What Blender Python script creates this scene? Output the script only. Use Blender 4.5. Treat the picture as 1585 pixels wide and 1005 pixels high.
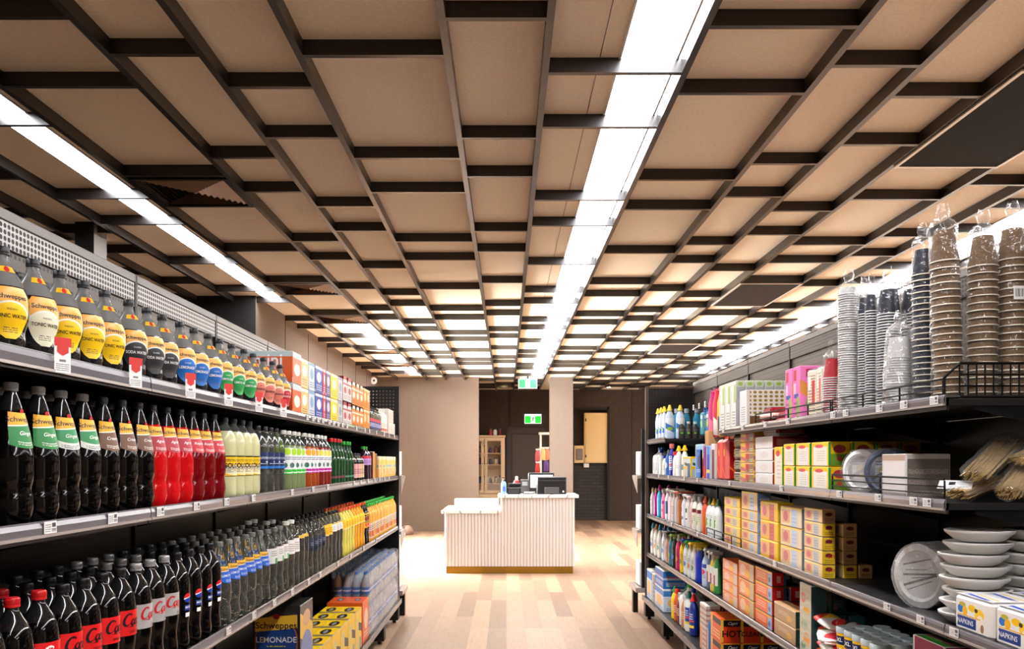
import bpy, math, random
from math import pi, sin, cos, radians, sqrt, floor
random.seed(7)
for o in list(bpy.data.objects): bpy.data.objects.remove(o)
SC = bpy.context.scene
COL = SC.collection
# ------------------------------------------------------------------ camera, light, exposure
F = 1230.0                       # focal length in pixels of the 1585 px wide frame
H = 1.577                        # eye height
cam = bpy.data.cameras.new('camera'); cam_ob = bpy.data.objects.new('camera', cam); COL.objects.link(cam_ob)
cam_ob.location = (0, 0, H); cam_ob.rotation_euler = (pi/2, 0, 0)
cam.sensor_width = 36; cam.lens = 36*F/1585; cam.shift_x = 8.5/1585; cam.shift_y = 211.5/1585
cam.clip_start = .05; cam.clip_end = 100
SC.camera = cam_ob
SC.view_settings.view_transform = 'Standard'; SC.view_settings.look = 'None'
SC.view_settings.gamma = 1; SC.view_settings.use_curve_mapping = False
SC.view_settings.exposure = 0.2
SC.cycles.use_denoising = True
SC.cycles.max_bounces = 9; SC.cycles.diffuse_bounces = 5; SC.cycles.glossy_bounces = 4
SC.cycles.transmission_bounces = 6; SC.cycles.transparent_max_bounces = 14
SC.cycles.caustics_refractive = False; SC.cycles.caustics_reflective = False
SC.cycles.sample_clamp_indirect = 6
STRIP_POWER = 31.0               # emission of the ceiling strip lights
DAY_POWER = 2300.0               # daylight via a made-up, unseen window in the left wall
W = bpy.data.worlds.new('world'); SC.world = W; W.use_nodes = True
W.node_tree.nodes['Background'].inputs[0].default_value = (.75, .85, 1, 1)
W.node_tree.nodes['Background'].inputs[1].default_value = 1.0
def area_light(name, loc, rot, sx, sy, power, col=(1, 1, 1)):
    l = bpy.data.lights.new(name, 'AREA'); l.shape = 'RECTANGLE'; l.size = sx; l.size_y = sy; l.energy = power; l.color = col; l.spread = radians(105)
    o = bpy.data.objects.new(name, l); COL.objects.link(o); o.location = loc; o.rotation_euler = rot
    return o
area_light('added_daylight', (-4.2, 13.7, 1.1), (0, radians(-112), 0), 2.0, 5.4, DAY_POWER, (1, .96, .9))  # added lamp out of view, tilted up to brighten the far ceiling

sky = area_light('added_floor_light', (-3.9, 13.4, 2.6), (0, radians(-42), 0), 1.2, 4.6, 650, (1, .97, .92)); sky.data.spread = radians(70)  # second added lamp, unseen, for the bright patch on the floor

# ------------------------------------------------------------------ materials
def s2l(c): return c/12.92 if c <= .04045 else ((c+.055)/1.055)**2.4
def C(*c):
    if len(c) == 1: c = (c[0],)*3
    return tuple(s2l(v/255) for v in c[:3])+(1,)
MATS = {}
def mat(name, col, rough=.5, metal=0, spec=.5, trans=0, ior=1.45, emit=0, ecol=None, coat=0, alpha=1):
    if name in MATS: return MATS[name]
    m = bpy.data.materials.new(name); m.use_nodes = True
    b = m.node_tree.nodes['Principled BSDF']
    b.inputs['Base Color'].default_value = C(*col) if max(col) > 1 or len(col) == 1 else tuple(col)+(1,)
    b.inputs['Roughness'].default_value = rough; b.inputs['Metallic'].default_value = metal
    b.inputs['Specular IOR Level'].default_value = spec; b.inputs['IOR'].default_value = ior
    b.inputs['Transmission Weight'].default_value = trans; b.inputs['Coat Weight'].default_value = coat
    b.inputs['Alpha'].default_value = alpha
    if emit:
        b.inputs['Emission Color'].default_value = C(*(ecol or (255, 255, 255))); b.inputs['Emission Strength'].default_value = emit
    MATS[name] = m
    return m
class NT:
    "small helper to write node chains"
    def __init__(s, m): s.t = m.node_tree; s.n = s.t.nodes; s.l = s.t.links
    def new(s, ty, **k):
        n = s.n.new(ty)
        for a, b in k.items(): setattr(n, a, b)
        return n
    def put(s, sock, v):
        if isinstance(v, bpy.types.NodeSocket): s.l.new(v, sock)
        else: sock.default_value = v
    def m(s, op, a, b=0.0, c=0.0):
        n = s.new('ShaderNodeMath', operation=op)
        s.put(n.inputs[0], a); s.put(n.inputs[1], b); s.put(n.inputs[2], c)
        return n.outputs[0]
    def mix(s, f, a, b):
        n = s.new('ShaderNodeMix', data_type='RGBA')
        s.put(n.inputs[0], f); s.put(n.inputs[6], a); s.put(n.inputs[7], b)
        return n.outputs[2]
def art(name, base, shapes=(), rough=.35, spec=.5, metal=0):
    """printed surface: shapes painted in the face's own u,v
       R u0 u1 v0 v1 col | E cu cv ru rv col | S u0 u1 v0 v1 slope col | L u0 u1 v0 v1 n col (lines of small print) | D u0 u1 v0 v1 nu nv r col"""
    if name in MATS: return MATS[name]
    m = mat(name, base, rough, metal, spec); t = NT(m)
    uv = t.new('ShaderNodeUVMap'); uv.uv_map = 'UVMap'
    sp = t.new('ShaderNodeSeparateXYZ'); t.l.new(uv.outputs[0], sp.inputs[0]); u, v = sp.outputs[0], sp.outputs[1]
    colr = C(*base)
    def rect(u, v, u0, u1, v0, v1):
        a = t.m('COMPARE', u, (u0+u1)/2, (u1-u0)/2); b = t.m('COMPARE', v, (v0+v1)/2, (v1-v0)/2)
        return t.m('MULTIPLY', a, b)
    for sh in shapes:
        k, a, cc = sh[0], sh[1:-1], C(*sh[-1])
        if k == 'R': f = rect(u, v, *a)
        elif k == 'S':
            v2 = t.m('ADD', v, t.m('MULTIPLY', u, a[4])); f = rect(u, v2, *a[:4])
        elif k == 'E':
            x = t.m('DIVIDE', t.m('SUBTRACT', u, a[0]), a[2]); y = t.m('DIVIDE', t.m('SUBTRACT', v, a[1]), a[3])
            f = t.m('LESS_THAN', t.m('ADD', t.m('MULTIPLY', x, x), t.m('MULTIPLY', y, y)), 1.0)
        elif k == 'L':
            f = rect(u, v, *a[:4])
            fr = t.m('FRACT', t.m('MULTIPLY', t.m('SUBTRACT', v, a[2]), a[4]/(a[3]-a[2])))
            nz = t.new('ShaderNodeTexNoise'); nz.inputs['Scale'].default_value = 30; t.l.new(uv.outputs[0], nz.inputs[0])
            f = t.m('MULTIPLY', f, t.m('MULTIPLY', t.m('LESS_THAN', fr, .45), t.m('GREATER_THAN', nz.outputs[0], .44)))
        elif k == 'D':
            f = rect(u, v, *a[:4])
            fu = t.m('SUBTRACT', t.m('FRACT', t.m('MULTIPLY', u, a[4])), .5); fv = t.m('SUBTRACT', t.m('FRACT', t.m('MULTIPLY', v, a[5])), .5)
            f = t.m('MULTIPLY', f, t.m('LESS_THAN', t.m('ADD', t.m('MULTIPLY', fu, fu), t.m('MULTIPLY', fv, fv)), a[6]**2))
        colr = t.mix(f, colr, cc)
    if not isinstance(colr, tuple): t.l.new(colr, t.n['Principled BSDF'].inputs['Base Color'])
    return m
def noisy(name, c1, c2, scale=8, rough=.6, spec=.4, bump=0, stretch=(1, 1, 1), detail=4, lo=.35, hi=.65, metal=0):
    if name in MATS: return MATS[name]
    m = mat(name, c1, rough, metal, spec); t = NT(m); b = t.n['Principled BSDF']
    tc = t.new('ShaderNodeTexCoord'); mp = t.new('ShaderNodeMapping'); mp.inputs['Scale'].default_value = stretch
    t.l.new(tc.outputs['Object'], mp.inputs[0])
    nz = t.new('ShaderNodeTexNoise'); nz.inputs['Scale'].default_value = scale; nz.inputs['Detail'].default_value = detail
    t.l.new(mp.outputs[0], nz.inputs[0])
    mr = t.new('ShaderNodeMapRange'); mr.inputs[1].default_value = lo; mr.inputs[2].default_value = hi
    t.l.new(nz.outputs[0], mr.inputs[0])
    t.l.new(t.mix(mr.outputs[0], C(*c1), C(*c2)), b.inputs['Base Color'])
    if bump:
        bp = t.new('ShaderNodeBump'); bp.inputs['Strength'].default_value = bump; bp.inputs['Distance'].default_value = .01
        t.l.new(nz.outputs[0], bp.inputs['Height']); t.l.new(bp.outputs[0], b.inputs['Normal'])
    return m
def perforated(name, col, pitch, rad, axes=(1, 2), rough=.4, seethrough=False, groove=0):
    m = mat(name, col, rough, .3, .5); t = NT(m); b = t.n['Principled BSDF']
    tc = t.new('ShaderNodeTexCoord'); sp = t.new('ShaderNodeSeparateXYZ'); t.l.new(tc.outputs['Object'], sp.inputs[0])
    a, v = sp.outputs[axes[0]], sp.outputs[axes[1]]
    fu = t.m('SUBTRACT', t.m('FRACT', t.m('DIVIDE', a, pitch)), .5)
    fv = t.m('SUBTRACT', t.m('FRACT', t.m('DIVIDE', v, pitch)), .5)
    dot = t.m('LESS_THAN', t.m('ADD', t.m('MULTIPLY', fu, fu), t.m('MULTIPLY', fv, fv)), rad*rad)
    if groove:      # plain rail between groups of four rows of holes
        g = t.m('FRACT', t.m('DIVIDE', v, groove)); keep = t.m('LESS_THAN', g, .74)
        dot = t.m('MULTIPLY', dot, keep)
    if seethrough: t.l.new(t.m('SUBTRACT', 1.0, dot), b.inputs['Alpha'])
    else: t.l.new(t.mix(dot, C(*col), C(4, 4, 4)), b.inputs['Base Color'])
    return m
def film_mat(name='clear_film', w=.30, tint=(1, 1, 1), rough=.12):
    m = bpy.data.materials.new(name); m.use_nodes = True; t = NT(m)
    t.n.remove(t.n['Principled BSDF']); out = t.n['Material Output']
    tr = t.new('ShaderNodeBsdfTransparent'); tr.inputs[0].default_value = tint+(1,)
    gl = t.new('ShaderNodeBsdfGlossy'); gl.inputs[0].default_value = (.95, .95, .95, 1); gl.inputs['Roughness'].default_value = rough
    di = t.new('ShaderNodeBsdfTranslucent'); di.inputs[0].default_value = (.9, .9, .9, 1)
    df = t.new('ShaderNodeBsdfDiffuse'); df.inputs[0].default_value = (.9, .9, .9, 1)
    a1 = t.new('ShaderNodeAddShader'); t.l.new(di.outputs[0], a1.inputs[0]); t.l.new(df.outputs[0], a1.inputs[1])
    mx0 = t.new('ShaderNodeMixShader'); mx0.inputs[0].default_value = .35; t.l.new(gl.outputs[0], mx0.inputs[1]); t.l.new(df.outputs[0], mx0.inputs[2])
    lw = t.new('ShaderNodeLayerWeight'); lw.inputs[0].default_value = .35
    nz = t.new('ShaderNodeTexNoise'); nz.inputs['Scale'].default_value = 22; nz.inputs['Detail'].default_value = 3
    tc = t.new('ShaderNodeTexCoord'); t.l.new(tc.outputs['Object'], nz.inputs[0])
    bp = t.new('ShaderNodeBump'); bp.inputs['Strength'].default_value = .9; bp.inputs['Distance'].default_value = .02
    t.l.new(nz.outputs[0], bp.inputs['Height']); t.l.new(bp.outputs[0], gl.inputs['Normal']); t.l.new(bp.outputs[0], lw.inputs['Normal'])
    f = t.m('MULTIPLY', t.m('ADD', lw.outputs['Facing'], .12), w*2)
    mx = t.new('ShaderNodeMixShader'); t.l.new(f, mx.inputs[0]); t.l.new(tr.outputs[0], mx.inputs[1]); t.l.new(mx0.outputs[0], mx.inputs[2])
    t.l.new(mx.outputs[0], out.inputs[0])
    return m

# ------------------------------------------------------------------ mesh builder
class MB:
    def __init__(s): s.v = []; s.f = []; s.mi = []; s.uv = []; s.sm = []
    def face(s, idx, m=0, uv=None, sm=False):
        s.f.append(tuple(idx)); s.mi.append(m); s.sm.append(sm)
        s.uv.append(uv or [(0, 0)]*len(idx))
    def quad(s, pts, m=0, uv=None, sm=False):
        n = len(s.v); s.v += [tuple(p) for p in pts]; s.face(range(n, n+len(pts)), m, uv or [(0, 0), (1, 0), (1, 1), (0, 1)][:len(pts)], sm)
    def box(s, x0, x1, y0, y1, z0, z1, m=0, c=0, ms=None):
        """box; c = chamfer; ms = materials (front -y, back, right +x, left, top, bottom)"""
        ms = ms or (m,)*6
        c = min(c, (x1-x0)*.4, (y1-y0)*.4, (z1-z0)*.4)
        X = (x0, x1); Y = (y0, y1); Z = (z0, z1); n = len(s.v)
        if c <= 0:
            s.v += [(X[i], Y[j], Z[k]) for i in (0, 1) for j in (0, 1) for k in (0, 1)]
            I = lambda i, j, k: n+i*4+j*2+k
            q = [(0, 0, 1, 1), ]
            U = [(0, 0), (1, 0), (1, 1), (0, 1)]
            s.face((I(0, 0, 0), I(1, 0, 0), I(1, 0, 1), I(0, 0, 1)), ms[0], U); s.face((I(1, 1, 0), I(0, 1, 0), I(0, 1, 1), I(1, 1, 1)), ms[1], U)
            s.face((I(1, 0, 0), I(1, 1, 0), I(1, 1, 1), I(1, 0, 1)), ms[2], U); s.face((I(0, 1, 0), I(0, 0, 0), I(0, 0, 1), I(0, 1, 1)), ms[3], U)
            s.face((I(0, 0, 1), I(1, 0, 1), I(1, 1, 1), I(0, 1, 1)), ms[4], U); s.face((I(0, 1, 0), I(1, 1, 0), I(1, 0, 0), I(0, 0, 0)), ms[5], U)
            return
        # each corner has three vertices (inset in x / y / z)
        P = {}
        for i in (0, 1):
            for j in (0, 1):
                for k in (0, 1):
                    sx, sy, sz = (1-2*i)*c, (1-2*j)*c, (1-2*k)*c
                    for a, p in (('x', (X[i], Y[j]+sy, Z[k]+sz)), ('y', (X[i]+sx, Y[j], Z[k]+sz)), ('z', (X[i]+sx, Y[j]+sy, Z[k]))):
                        P[(i, j, k, a)] = len(s.v); s.v.append(p)
        U = [(0, 0), (1, 0), (1, 1), (0, 1)]
        g = lambda a, *c4: [P[q+(a,)] for q in c4]
        s.face(g('y', (0, 0, 0), (1, 0, 0), (1, 0, 1), (0, 0, 1)), ms[0], U); s.face(g('y', (1, 1, 0), (0, 1, 0), (0, 1, 1), (1, 1, 1)), ms[1], U)
        s.face(g('x', (1, 0, 0), (1, 1, 0), (1, 1, 1), (1, 0, 1)), ms[2], U); s.face(g('x', (0, 1, 0), (0, 0, 0), (0, 0, 1), (0, 1, 1)), ms[3], U)
        s.face(g('z', (0, 0, 1), (1, 0, 1), (1, 1, 1), (0, 1, 1)), ms[4], U); s.face(g('z', (0, 1, 0), (1, 1, 0), (1, 0, 0), (0, 0, 0)), ms[5], U)
        for i in (0, 1):
            for j in (0, 1):
                a = [P[(i, j, 0, 'x')], P[(i, j, 0, 'y')], P[(i, j, 1, 'y')], P[(i, j, 1, 'x')]]; s.face(a if i != j else a[::-1], ms[2 if i else 3], [(0, 0), (0, 0), (0, 1), (0, 1)])
                a = [P[(i, 0+0*j, j, 'x')], P[(i, 0, j, 'z')], P[(i, 1, j, 'z')], P[(i, 1, j, 'x')]]; s.face(a if i == j else a[::-1], ms[4 if j else 5], [(0, 0)]*4)
                a = [P[(0, i, j, 'y')], P[(0, i, j, 'z')], P[(1, i, j, 'z')], P[(1, i, j, 'y')]]; s.face(a if i != j else a[::-1], ms[4 if j else 5], [(0, 0)]*4)
                for k in (0, 1):
                    a = [P[(i, j, k, 'x')], P[(i, j, k, 'y')], P[(i, j, k, 'z')]]; s.face(a if (i+j+k) % 2 == 0 else a[::-1], ms[4 if k else 5], [(0, 0)]*3)
    def lathe(s, prof, seg=16, m=0, cx=0, cy=0, ax=1, ay=1, lobes=0, lobe_h=0, cap0=True, cap1=True, rot=0, sm=True, z0=0, tilt=None):
        """prof: [(r,z[,mat])]"""
        n = len(s.v); R = len(prof)
        for p in prof:
            r, z = p[0], p[1]
            for k in range(seg):
                a = rot+2*pi*k/seg; rr = r
                if lobes and z < lobe_h: rr = r*(1-.20*(1-z/lobe_h)*(.5-.5*cos(lobes*a)))
                x, y = rr*ax*sin(a), -rr*ay*cos(a)
                s.v.append((cx+x, cy+y, z+z0) if tilt is None else (cx+x+tilt*z, cy+y, z+z0))
        for i in range(R-1):
            mm = prof[i][2] if len(prof[i]) > 2 else m
            for k in range(seg):
                k2 = (k+1) % seg
                s.face((n+i*seg+k, n+i*seg+k2, n+(i+1)*seg+k2, n+(i+1)*seg+k), mm, [(k/seg, i/(R-1)), ((k+1)/seg, i/(R-1)), ((k+1)/seg, (i+1)/(R-1)), (k/seg, (i+1)/(R-1))], sm)
        if cap0: s.face([n+k for k in range(seg)][::-1], prof[0][2] if len(prof[0]) > 2 else m, [(.5+.5*sin(2*pi*k/seg), .5+.5*cos(2*pi*k/seg)) for k in range(seg)])
        if cap1: s.face([n+(R-1)*seg+k for k in range(seg)], prof[-1][2] if len(prof[-1]) > 2 else m, [(.5+.5*sin(2*pi*k/seg), .5+.5*cos(2*pi*k/seg)) for k in range(seg)])
    def tube(s, pts, r, seg=6, m=0, closed=False):
        from mathutils import Vector
        P = [Vector(p) for p in pts]; n = len(s.v); N = len(P)
        for i, p in enumerate(P):
            d = (P[(i+1) % N]-P[i-1]) if closed else (P[min(i+1, N-1)]-P[max(i-1, 0)])
            d.normalize(); u = d.orthogonal().normalized() if abs(d.z) > .9 else d.cross(Vector((0, 0, 1))).normalized(); w = d.cross(u)
            for k in range(seg):
                a = 2*pi*k/seg; q = p+u*cos(a)*r+w*sin(a)*r; s.v.append(tuple(q))
        for i in range(N if closed else N-1):
            j = (i+1) % N
            for k in range(seg):
                k2 = (k+1) % seg; s.face((n+i*seg+k, n+i*seg+k2, n+j*seg+k2, n+j*seg+k), m, None, True)
        if not closed:
            s.face([n+k for k in range(seg)][::-1], m, [(0, 0)]*seg); s.face([n+(N-1)*seg+k for k in range(seg)], m, [(0, 0)]*seg)
    def patch(s, rf, z0, z1, ha, m=0, eps=.0008, nu=14, nv=8, th0=0, edge=None):
        """label wrapped on a body of revolution: ha = half angle (number or function of v 0..1 giving (left,right))"""
        n = len(s.v)
        for j in range(nv+1):
            v = j/nv; z = z0+(z1-z0)*v
            l, r = (-ha, ha) if not callable(ha) else ha(v)
            for i in range(nu+1):
                th = th0+l+(r-l)*i/nu; zz = z+(edge(th, v) if edge else 0); R = rf(zz)+eps
                s.v.append((R*sin(th), -R*cos(th), zz))
        H0 = ha if not callable(ha) else max(abs(x) for v in (0, .25, .5, .75, 1) for x in ha(v))
        for j in range(nv):
            for i in range(nu):
                a = n+j*(nu+1)+i
                def uvp(jj, ii):
                    v = jj/nv; l, r = (-ha, ha) if not callable(ha) else ha(v)
                    return ((l+(r-l)*ii/nu+H0)/(2*H0), v)
                s.face((a, a+1, a+nu+2, a+nu+1), m, [uvp(j, i), uvp(j, i+1), uvp(j+1, i+1), uvp(j+1, i)], True)
    def wrap_text(s, txt, size, rf, zc, m=1, eps=.0016, shear=0, bold=0, th0=0, squeeze=1, up=0):
        V, T = text_geo(txt, size, shear, bold); n = len(s.v)
        for x, y in V:
            zz = zc+y+up*x*x; R = rf(zz)+eps; th = th0+x*squeeze/rf(zc); s.v.append((R*sin(th), -R*cos(th), zz))
        for t in T: s.face([n+i for i in t], m, [(0, 0)]*len(t))
    def flat_text(s, txt, size, o, ux, uy, nrm, m=1, shear=0, bold=0, squeeze=1):
        V, T = text_geo(txt, size, shear, bold); n = len(s.v)
        for x, y in V: s.v.append(tuple(o[k]+ux[k]*x*squeeze+uy[k]*y+nrm[k]*.0012 for k in range(3)))
        for t in T: s.face([n+i for i in t], m, [(0, 0)]*len(t))
    def mesh(s, name, mats, sharp=40):
        me = bpy.data.meshes.new(name); me.from_pydata(s.v, [], s.f)
        for m in mats: me.materials.append(m)
        uvl = me.uv_layers.new(name='UVMap'); k = 0; buf = []
        for u in s.uv:
            for a in u: buf += a
        uvl.data.foreach_set('uv', buf)
        me.polygons.foreach_set('material_index', s.mi); me.polygons.foreach_set('use_smooth', s.sm)
        if any(s.sm):
            try: me.set_sharp_from_angle(angle=radians(sharp))
            except Exception: pass
        me.update()
        return me
    def obj(s, name, mats, parent=None, **k):
        o = bpy.data.objects.new(name, s.mesh(name, mats)); COL.objects.link(o)
        if parent is not None: o.parent = parent
        tag(o, **k)
        return o
TG = {}
def text_geo(txt, size, shear=0, bold=0):
    key = (txt, shear, bold)
    if key not in TG:
        cu = bpy.data.curves.new('lettering', 'FONT'); cu.body = txt; cu.size = 1; cu.align_x = 'CENTER'; cu.align_y = 'CENTER'
        cu.resolution_u = 3; cu.shear = shear; cu.offset = bold
        ob = bpy.data.objects.new('lettering', cu); me = bpy.data.meshes.new_from_object(ob)
        TG[key] = ([(v.co.x, v.co.y) for v in me.vertices], [tuple(p.vertices) for p in me.polygons])
        bpy.data.meshes.remove(me); bpy.data.objects.remove(ob); bpy.data.curves.remove(cu)
    V, T = TG[key]
    return [(x*size, y*size) for x, y in V], T
def tag(o, label=None, cat=None, group=None, kind=None):
    if label: o['label'] = label
    if cat: o['category'] = cat
    if group: o['group'] = group
    if kind: o['kind'] = kind
    return o
def empty(name, loc=(0, 0, 0), rz=0, parent=None, **k):
    o = bpy.data.objects.new(name, None); COL.objects.link(o); o.location = loc; o.rotation_euler = (0, 0, rz); o.empty_display_size = .05
    if parent is not None: o.parent = parent
    return tag(o, **k)
ORD = ['nearest', 'second', 'third', 'fourth', 'fifth', 'sixth', 'seventh', 'eighth', 'ninth', 'tenth', 'eleventh', 'twelfth', 'thirteenth', 'fourteenth', 'fifteenth', 'sixteenth', 'seventeenth', 'eighteenth', 'nineteenth', 'twentieth']
def ordn(i, n):
    if n == 1: return ''
    if i == 0: return 'nearest '
    if i == n-1 : return 'farthest '
    return ORD[i]+' '
# a kit is (name, category, [(part name, mesh, [(sub-part name, mesh)])])
def spawn(kit, loc, rz=0, label='', group=None, sc=1, tiltx=0, tilty=0):
    name, cat, parts = kit
    r = empty(name, loc, rz, label=label, cat=cat, group=group); r.rotation_euler = (tiltx, tilty, rz)
    if sc != 1: r.scale = (sc,)*3 if not isinstance(sc, tuple) else sc
    for p in parts:
        o = bpy.data.objects.new(p[0], p[1]); COL.objects.link(o); o.parent = r
        for q in (p[2] if len(p) > 2 else ()):
            d = bpy.data.objects.new(q[0], q[1]); COL.objects.link(d); d.parent = o
    return r
LEFT, RIGHT = pi/2, -pi/2        # turns a product's front to the aisle
def row(kit, ys, x, z, desc, where, rz, group, sc=1, jit=.0, turn=0):
    n = len(ys)
    for i, y in enumerate(ys):
        o = ordn(i, n); suffix = where
        lab = (o+desc+', '+suffix).strip()
        if n > 1: lab = o+'of the '+desc+'s, '+suffix if i else 'nearest of the '+desc+'s, '+suffix
        spawn(kit, (x+random.uniform(-jit, jit), y, z), rz+turn+random.uniform(-.12, .12)*(1 if jit else 0), lab, group, sc)
def lin(a, b, n): return [a+(b-a)*i/(n-1) for i in range(n)] if n > 1 else [a]
# ------------------------------------------------------------------ room materials
ZP = H+1.89; ZS = H+1.82
M_panel = noisy('ceiling_fabric', (242, 232, 212), (233, 222, 200), scale=60, rough=.85, spec=.2)
M_slat = noisy('bronze_slat', (26, 22, 21), (32, 27, 25), scale=5, rough=.3, spec=.6, stretch=(20, .6, 20))
M_black = mat('black_metal', (14, 14, 15), .42, .0, .45)
M_wallg = noisy('taupe_wall', (108, 94, 83), (101, 87, 76), scale=90, rough=.8, spec=.3)
M_wallb = noisy('dark_brown_wall', (58, 46, 40), (50, 39, 34), scale=14, rough=.7, spec=.3)
M_wallk = mat('charcoal_wall', (22, 20, 19), .8)
M_light = mat('light_diffuser', (255, 255, 255), .5, emit=STRIP_POWER, ecol=(250, 250, 255))
M_frame = mat('light_trim', (210, 210, 208), .4)
M_white = mat('white_paint', (235, 232, 228), .45)
M_silver = mat('silver_metal', (190, 185, 178), .3, .8)
def floor_mat():
    m = mat('oak_planks', (200, 165, 135), .45, 0, .3); t = NT(m); b = t.n['Principled BSDF']
    tc = t.new('ShaderNodeTexCoord'); mp = t.new('ShaderNodeMapping'); mp.inputs['Rotation'].default_value = (0, 0, pi/2)
    t.l.new(tc.outputs['Object'], mp.inputs[0])
    br = t.new('ShaderNodeTexBrick'); br.offset = .37; br.offset_frequency = 3; br.squash = 1
    for k, v in (('Color1', C(168, 138, 113)), ('Color2', C(120, 95, 78)), ('Mortar', C(150, 116, 92)), ('Scale', 1), ('Mortar Size', .0012), ('Brick Width', 1.5), ('Row Height', .17), ('Bias', 0)): br.inputs[k].default_value = v
    t.l.new(mp.outputs[0], br.inputs['Vector'])
    m2 = t.new('ShaderNodeMapping'); m2.inputs['Scale'].default_value = (9, .8, 1); t.l.new(tc.outputs['Object'], m2.inputs[0])
    nz = t.new('ShaderNodeTexNoise'); nz.inputs['Scale'].default_value = 6; nz.inputs['Detail'].default_value = 6; t.l.new(m2.outputs[0], nz.inputs[0])
    mr = t.new('ShaderNodeMapRange'); mr.inputs[1].default_value = .3; mr.inputs[2].default_value = .7; mr.inputs[3].default_value = .86; mr.inputs[4].default_value = 1.06; t.l.new(nz.outputs[0], mr.inputs[0])
    vm = t.new('ShaderNodeVectorMath', operation='SCALE'); t.l.new(br.outputs[0], vm.inputs[0]); t.l.new(mr.outputs[0], vm.inputs['Scale'])
    t.l.new(vm.outputs[0], b.inputs['Base Color'])
    return m
M_floor = floor_mat()
def brick_mat():
    m = mat('painted_brick', (24, 20, 19), .55, 0, .5); t = NT(m); b = t.n['Principled BSDF']
    tc = t.new('ShaderNodeTexCoord'); mp = t.new('ShaderNodeMapping'); mp.inputs['Rotation'].default_value = (pi/2, 0, 0); t.l.new(tc.outputs['Object'], mp.inputs[0])
    br = t.new('ShaderNodeTexBrick')
    for k, v in (('Color1', C(30, 25, 23)), ('Color2', C(46, 39, 36)), ('Mortar', C(8, 7, 7)), ('Scale', 1), ('Mortar Size', .008), ('Brick Width', .24), ('Row Height', .086)): br.inputs[k].default_value = v
    t.l.new(mp.outputs[0], br.inputs['Vector']); t.l.new(br.outputs[0], b.inputs['Base Color'])
    bp = t.new('ShaderNodeBump'); bp.inputs['Strength'].default_value = .8; bp.inputs['Distance'].default_value = .01; bp.invert = True
    t.l.new(br.outputs['Fac'], bp.inputs['Height']); t.l.new(bp.outputs[0], b.inputs['Normal'])
    return m
M_brick = brick_mat()
ST = dict(kind='structure')
def sbox(name, x0, x1, y0, y1, z0, z1, m, parent=None, **k):
    b = MB(); b.box(x0, x1, y0, y1, z0, z1); return b.obj(name, [m], parent, **(k or ST))
# ------------------------------------------------------------------ shell
XL, XR, YN, YF, YW = -4.4, 7.6, -3.2, 21.0, 17.85
sbox('floor', XL-.2, XR+.2, YN-.2, YF+.5, -.1, 0, M_floor)
ceil = sbox('ceiling', XL-.2, XR+.2, YN-.2, YF+.5, ZP, ZP+.12, M_panel)
sbox('wall_near_left', XL-.15, XL, YN, 9.1, 0, ZP, M_wallk)
# left wall beyond the shelving: solid block with an invented, unseen shop window cut in it
sbox('wall_left', XL, -2.87, 9.1, 10.9, 0, ZP, M_wallg)
sbox('wall_left', XL, -2.87, 16.5, YF+.3, 0, ZP, M_wallg)
sbox('wall_left', -3.05, -2.87, 10.9, 16.5, 2.75, ZP, M_wallg)
sbox('trim_1', XL, -2.87, 9.08, 9.1, 0, ZP, M_wallk)
sbox('baseboard_left', -2.868, -2.85, 9.1, 10.9, 0, .1, M_wallb)
jb = MB()
for y in (10.3, 11.5, 12.7, 13.9, 15.1, 16.3, 17.5): jb.box(-2.871, -2.866, y, y+.012, 2.75 if 10.9 < y < 16.5 else 0.1, ZP-.05)
jb.obj('trim_2', [M_wallb], None, **ST)
w1 = empty('added_window_1', (0, 0, 0), kind='structure')  # invented window, hidden from the camera, lets the added lamps shine in
fb = MB()
for y in (10.9, 12.3, 13.7, 15.1, 16.44): fb.box(-3.02, -2.94, y, y+.06, 0, 2.75)
fb.box(-3.02, -2.94, 10.9, 16.5, 2.69, 2.75); fb.box(-3.02, -2.94, 10.9, 16.5, 0, .06)
fb.obj('added_window_frame', [M_black], w1, **ST)
gb = MB(); gb.quad([(-2.98, 10.95, .05), (-2.98, 16.46, .05), (-2.98, 16.46, 2.7), (-2.98, 10.95, 2.7)])
mg = bpy.data.materials.new('window_glass'); mg.use_nodes = True; tt = NT(mg); tt.n.remove(tt.n['Principled BSDF'])
trn = tt.new('ShaderNodeBsdfTransparent'); gls = tt.new('ShaderNodeBsdfGlossy'); gls.inputs['Roughness'].default_value = .02; mxx = tt.new('ShaderNodeMixShader'); mxx.inputs[0].default_value = .06
tt.l.new(trn.outputs[0], mxx.inputs[1]); tt.l.new(gls.outputs[0], mxx.inputs[2]); tt.l.new(mxx.outputs[0], tt.n['Material Output'].inputs[0]); M_glass = mg
gb.obj('added_window_pane', [M_glass], w1, **ST)
sbox('wall_right', XR, XR+.15, YN, YF+.4, 0, ZP, mat('cream_wall', (205, 196, 184), .7))
sbox('wall_near', XL, XR, YN-.15, YN, 0, ZP, M_wallg)
sbox('wall_far', -2.87, -.624, YW, YW+.18, 0, ZP, M_wallg)
sbox('baseboard_far', -2.87, -.624, YW-.015, YW, 0, .1, M_wallg)
sbox('wall_pillar', .987, 1.495, YW, YW+.5, 0, ZP, noisy('pillar_finish', (104, 92, 84), (97, 85, 77), scale=90, rough=.8))
sbox('wall_back_left', -2.87, 1.79, YF, YF+.3, 0, ZP, M_wallb)
sbox('wall_back_right', 2.71, XR, YF, YF+.3, 0, ZP, M_wallb)
sbox('wall_back_top', 1.79, 2.71, YF, YF+.3, H+82*21/1230, ZP, M_wallb)
sbox('wall_back_brick', 1.79, 2.71, YF+.22, YF+.32, 0, H-.05, M_brick)
sbox('wall_back_recess', 1.79, 2.71, YF+.26, YF+.36, H-.05, 3.0, M_wallb)
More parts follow.
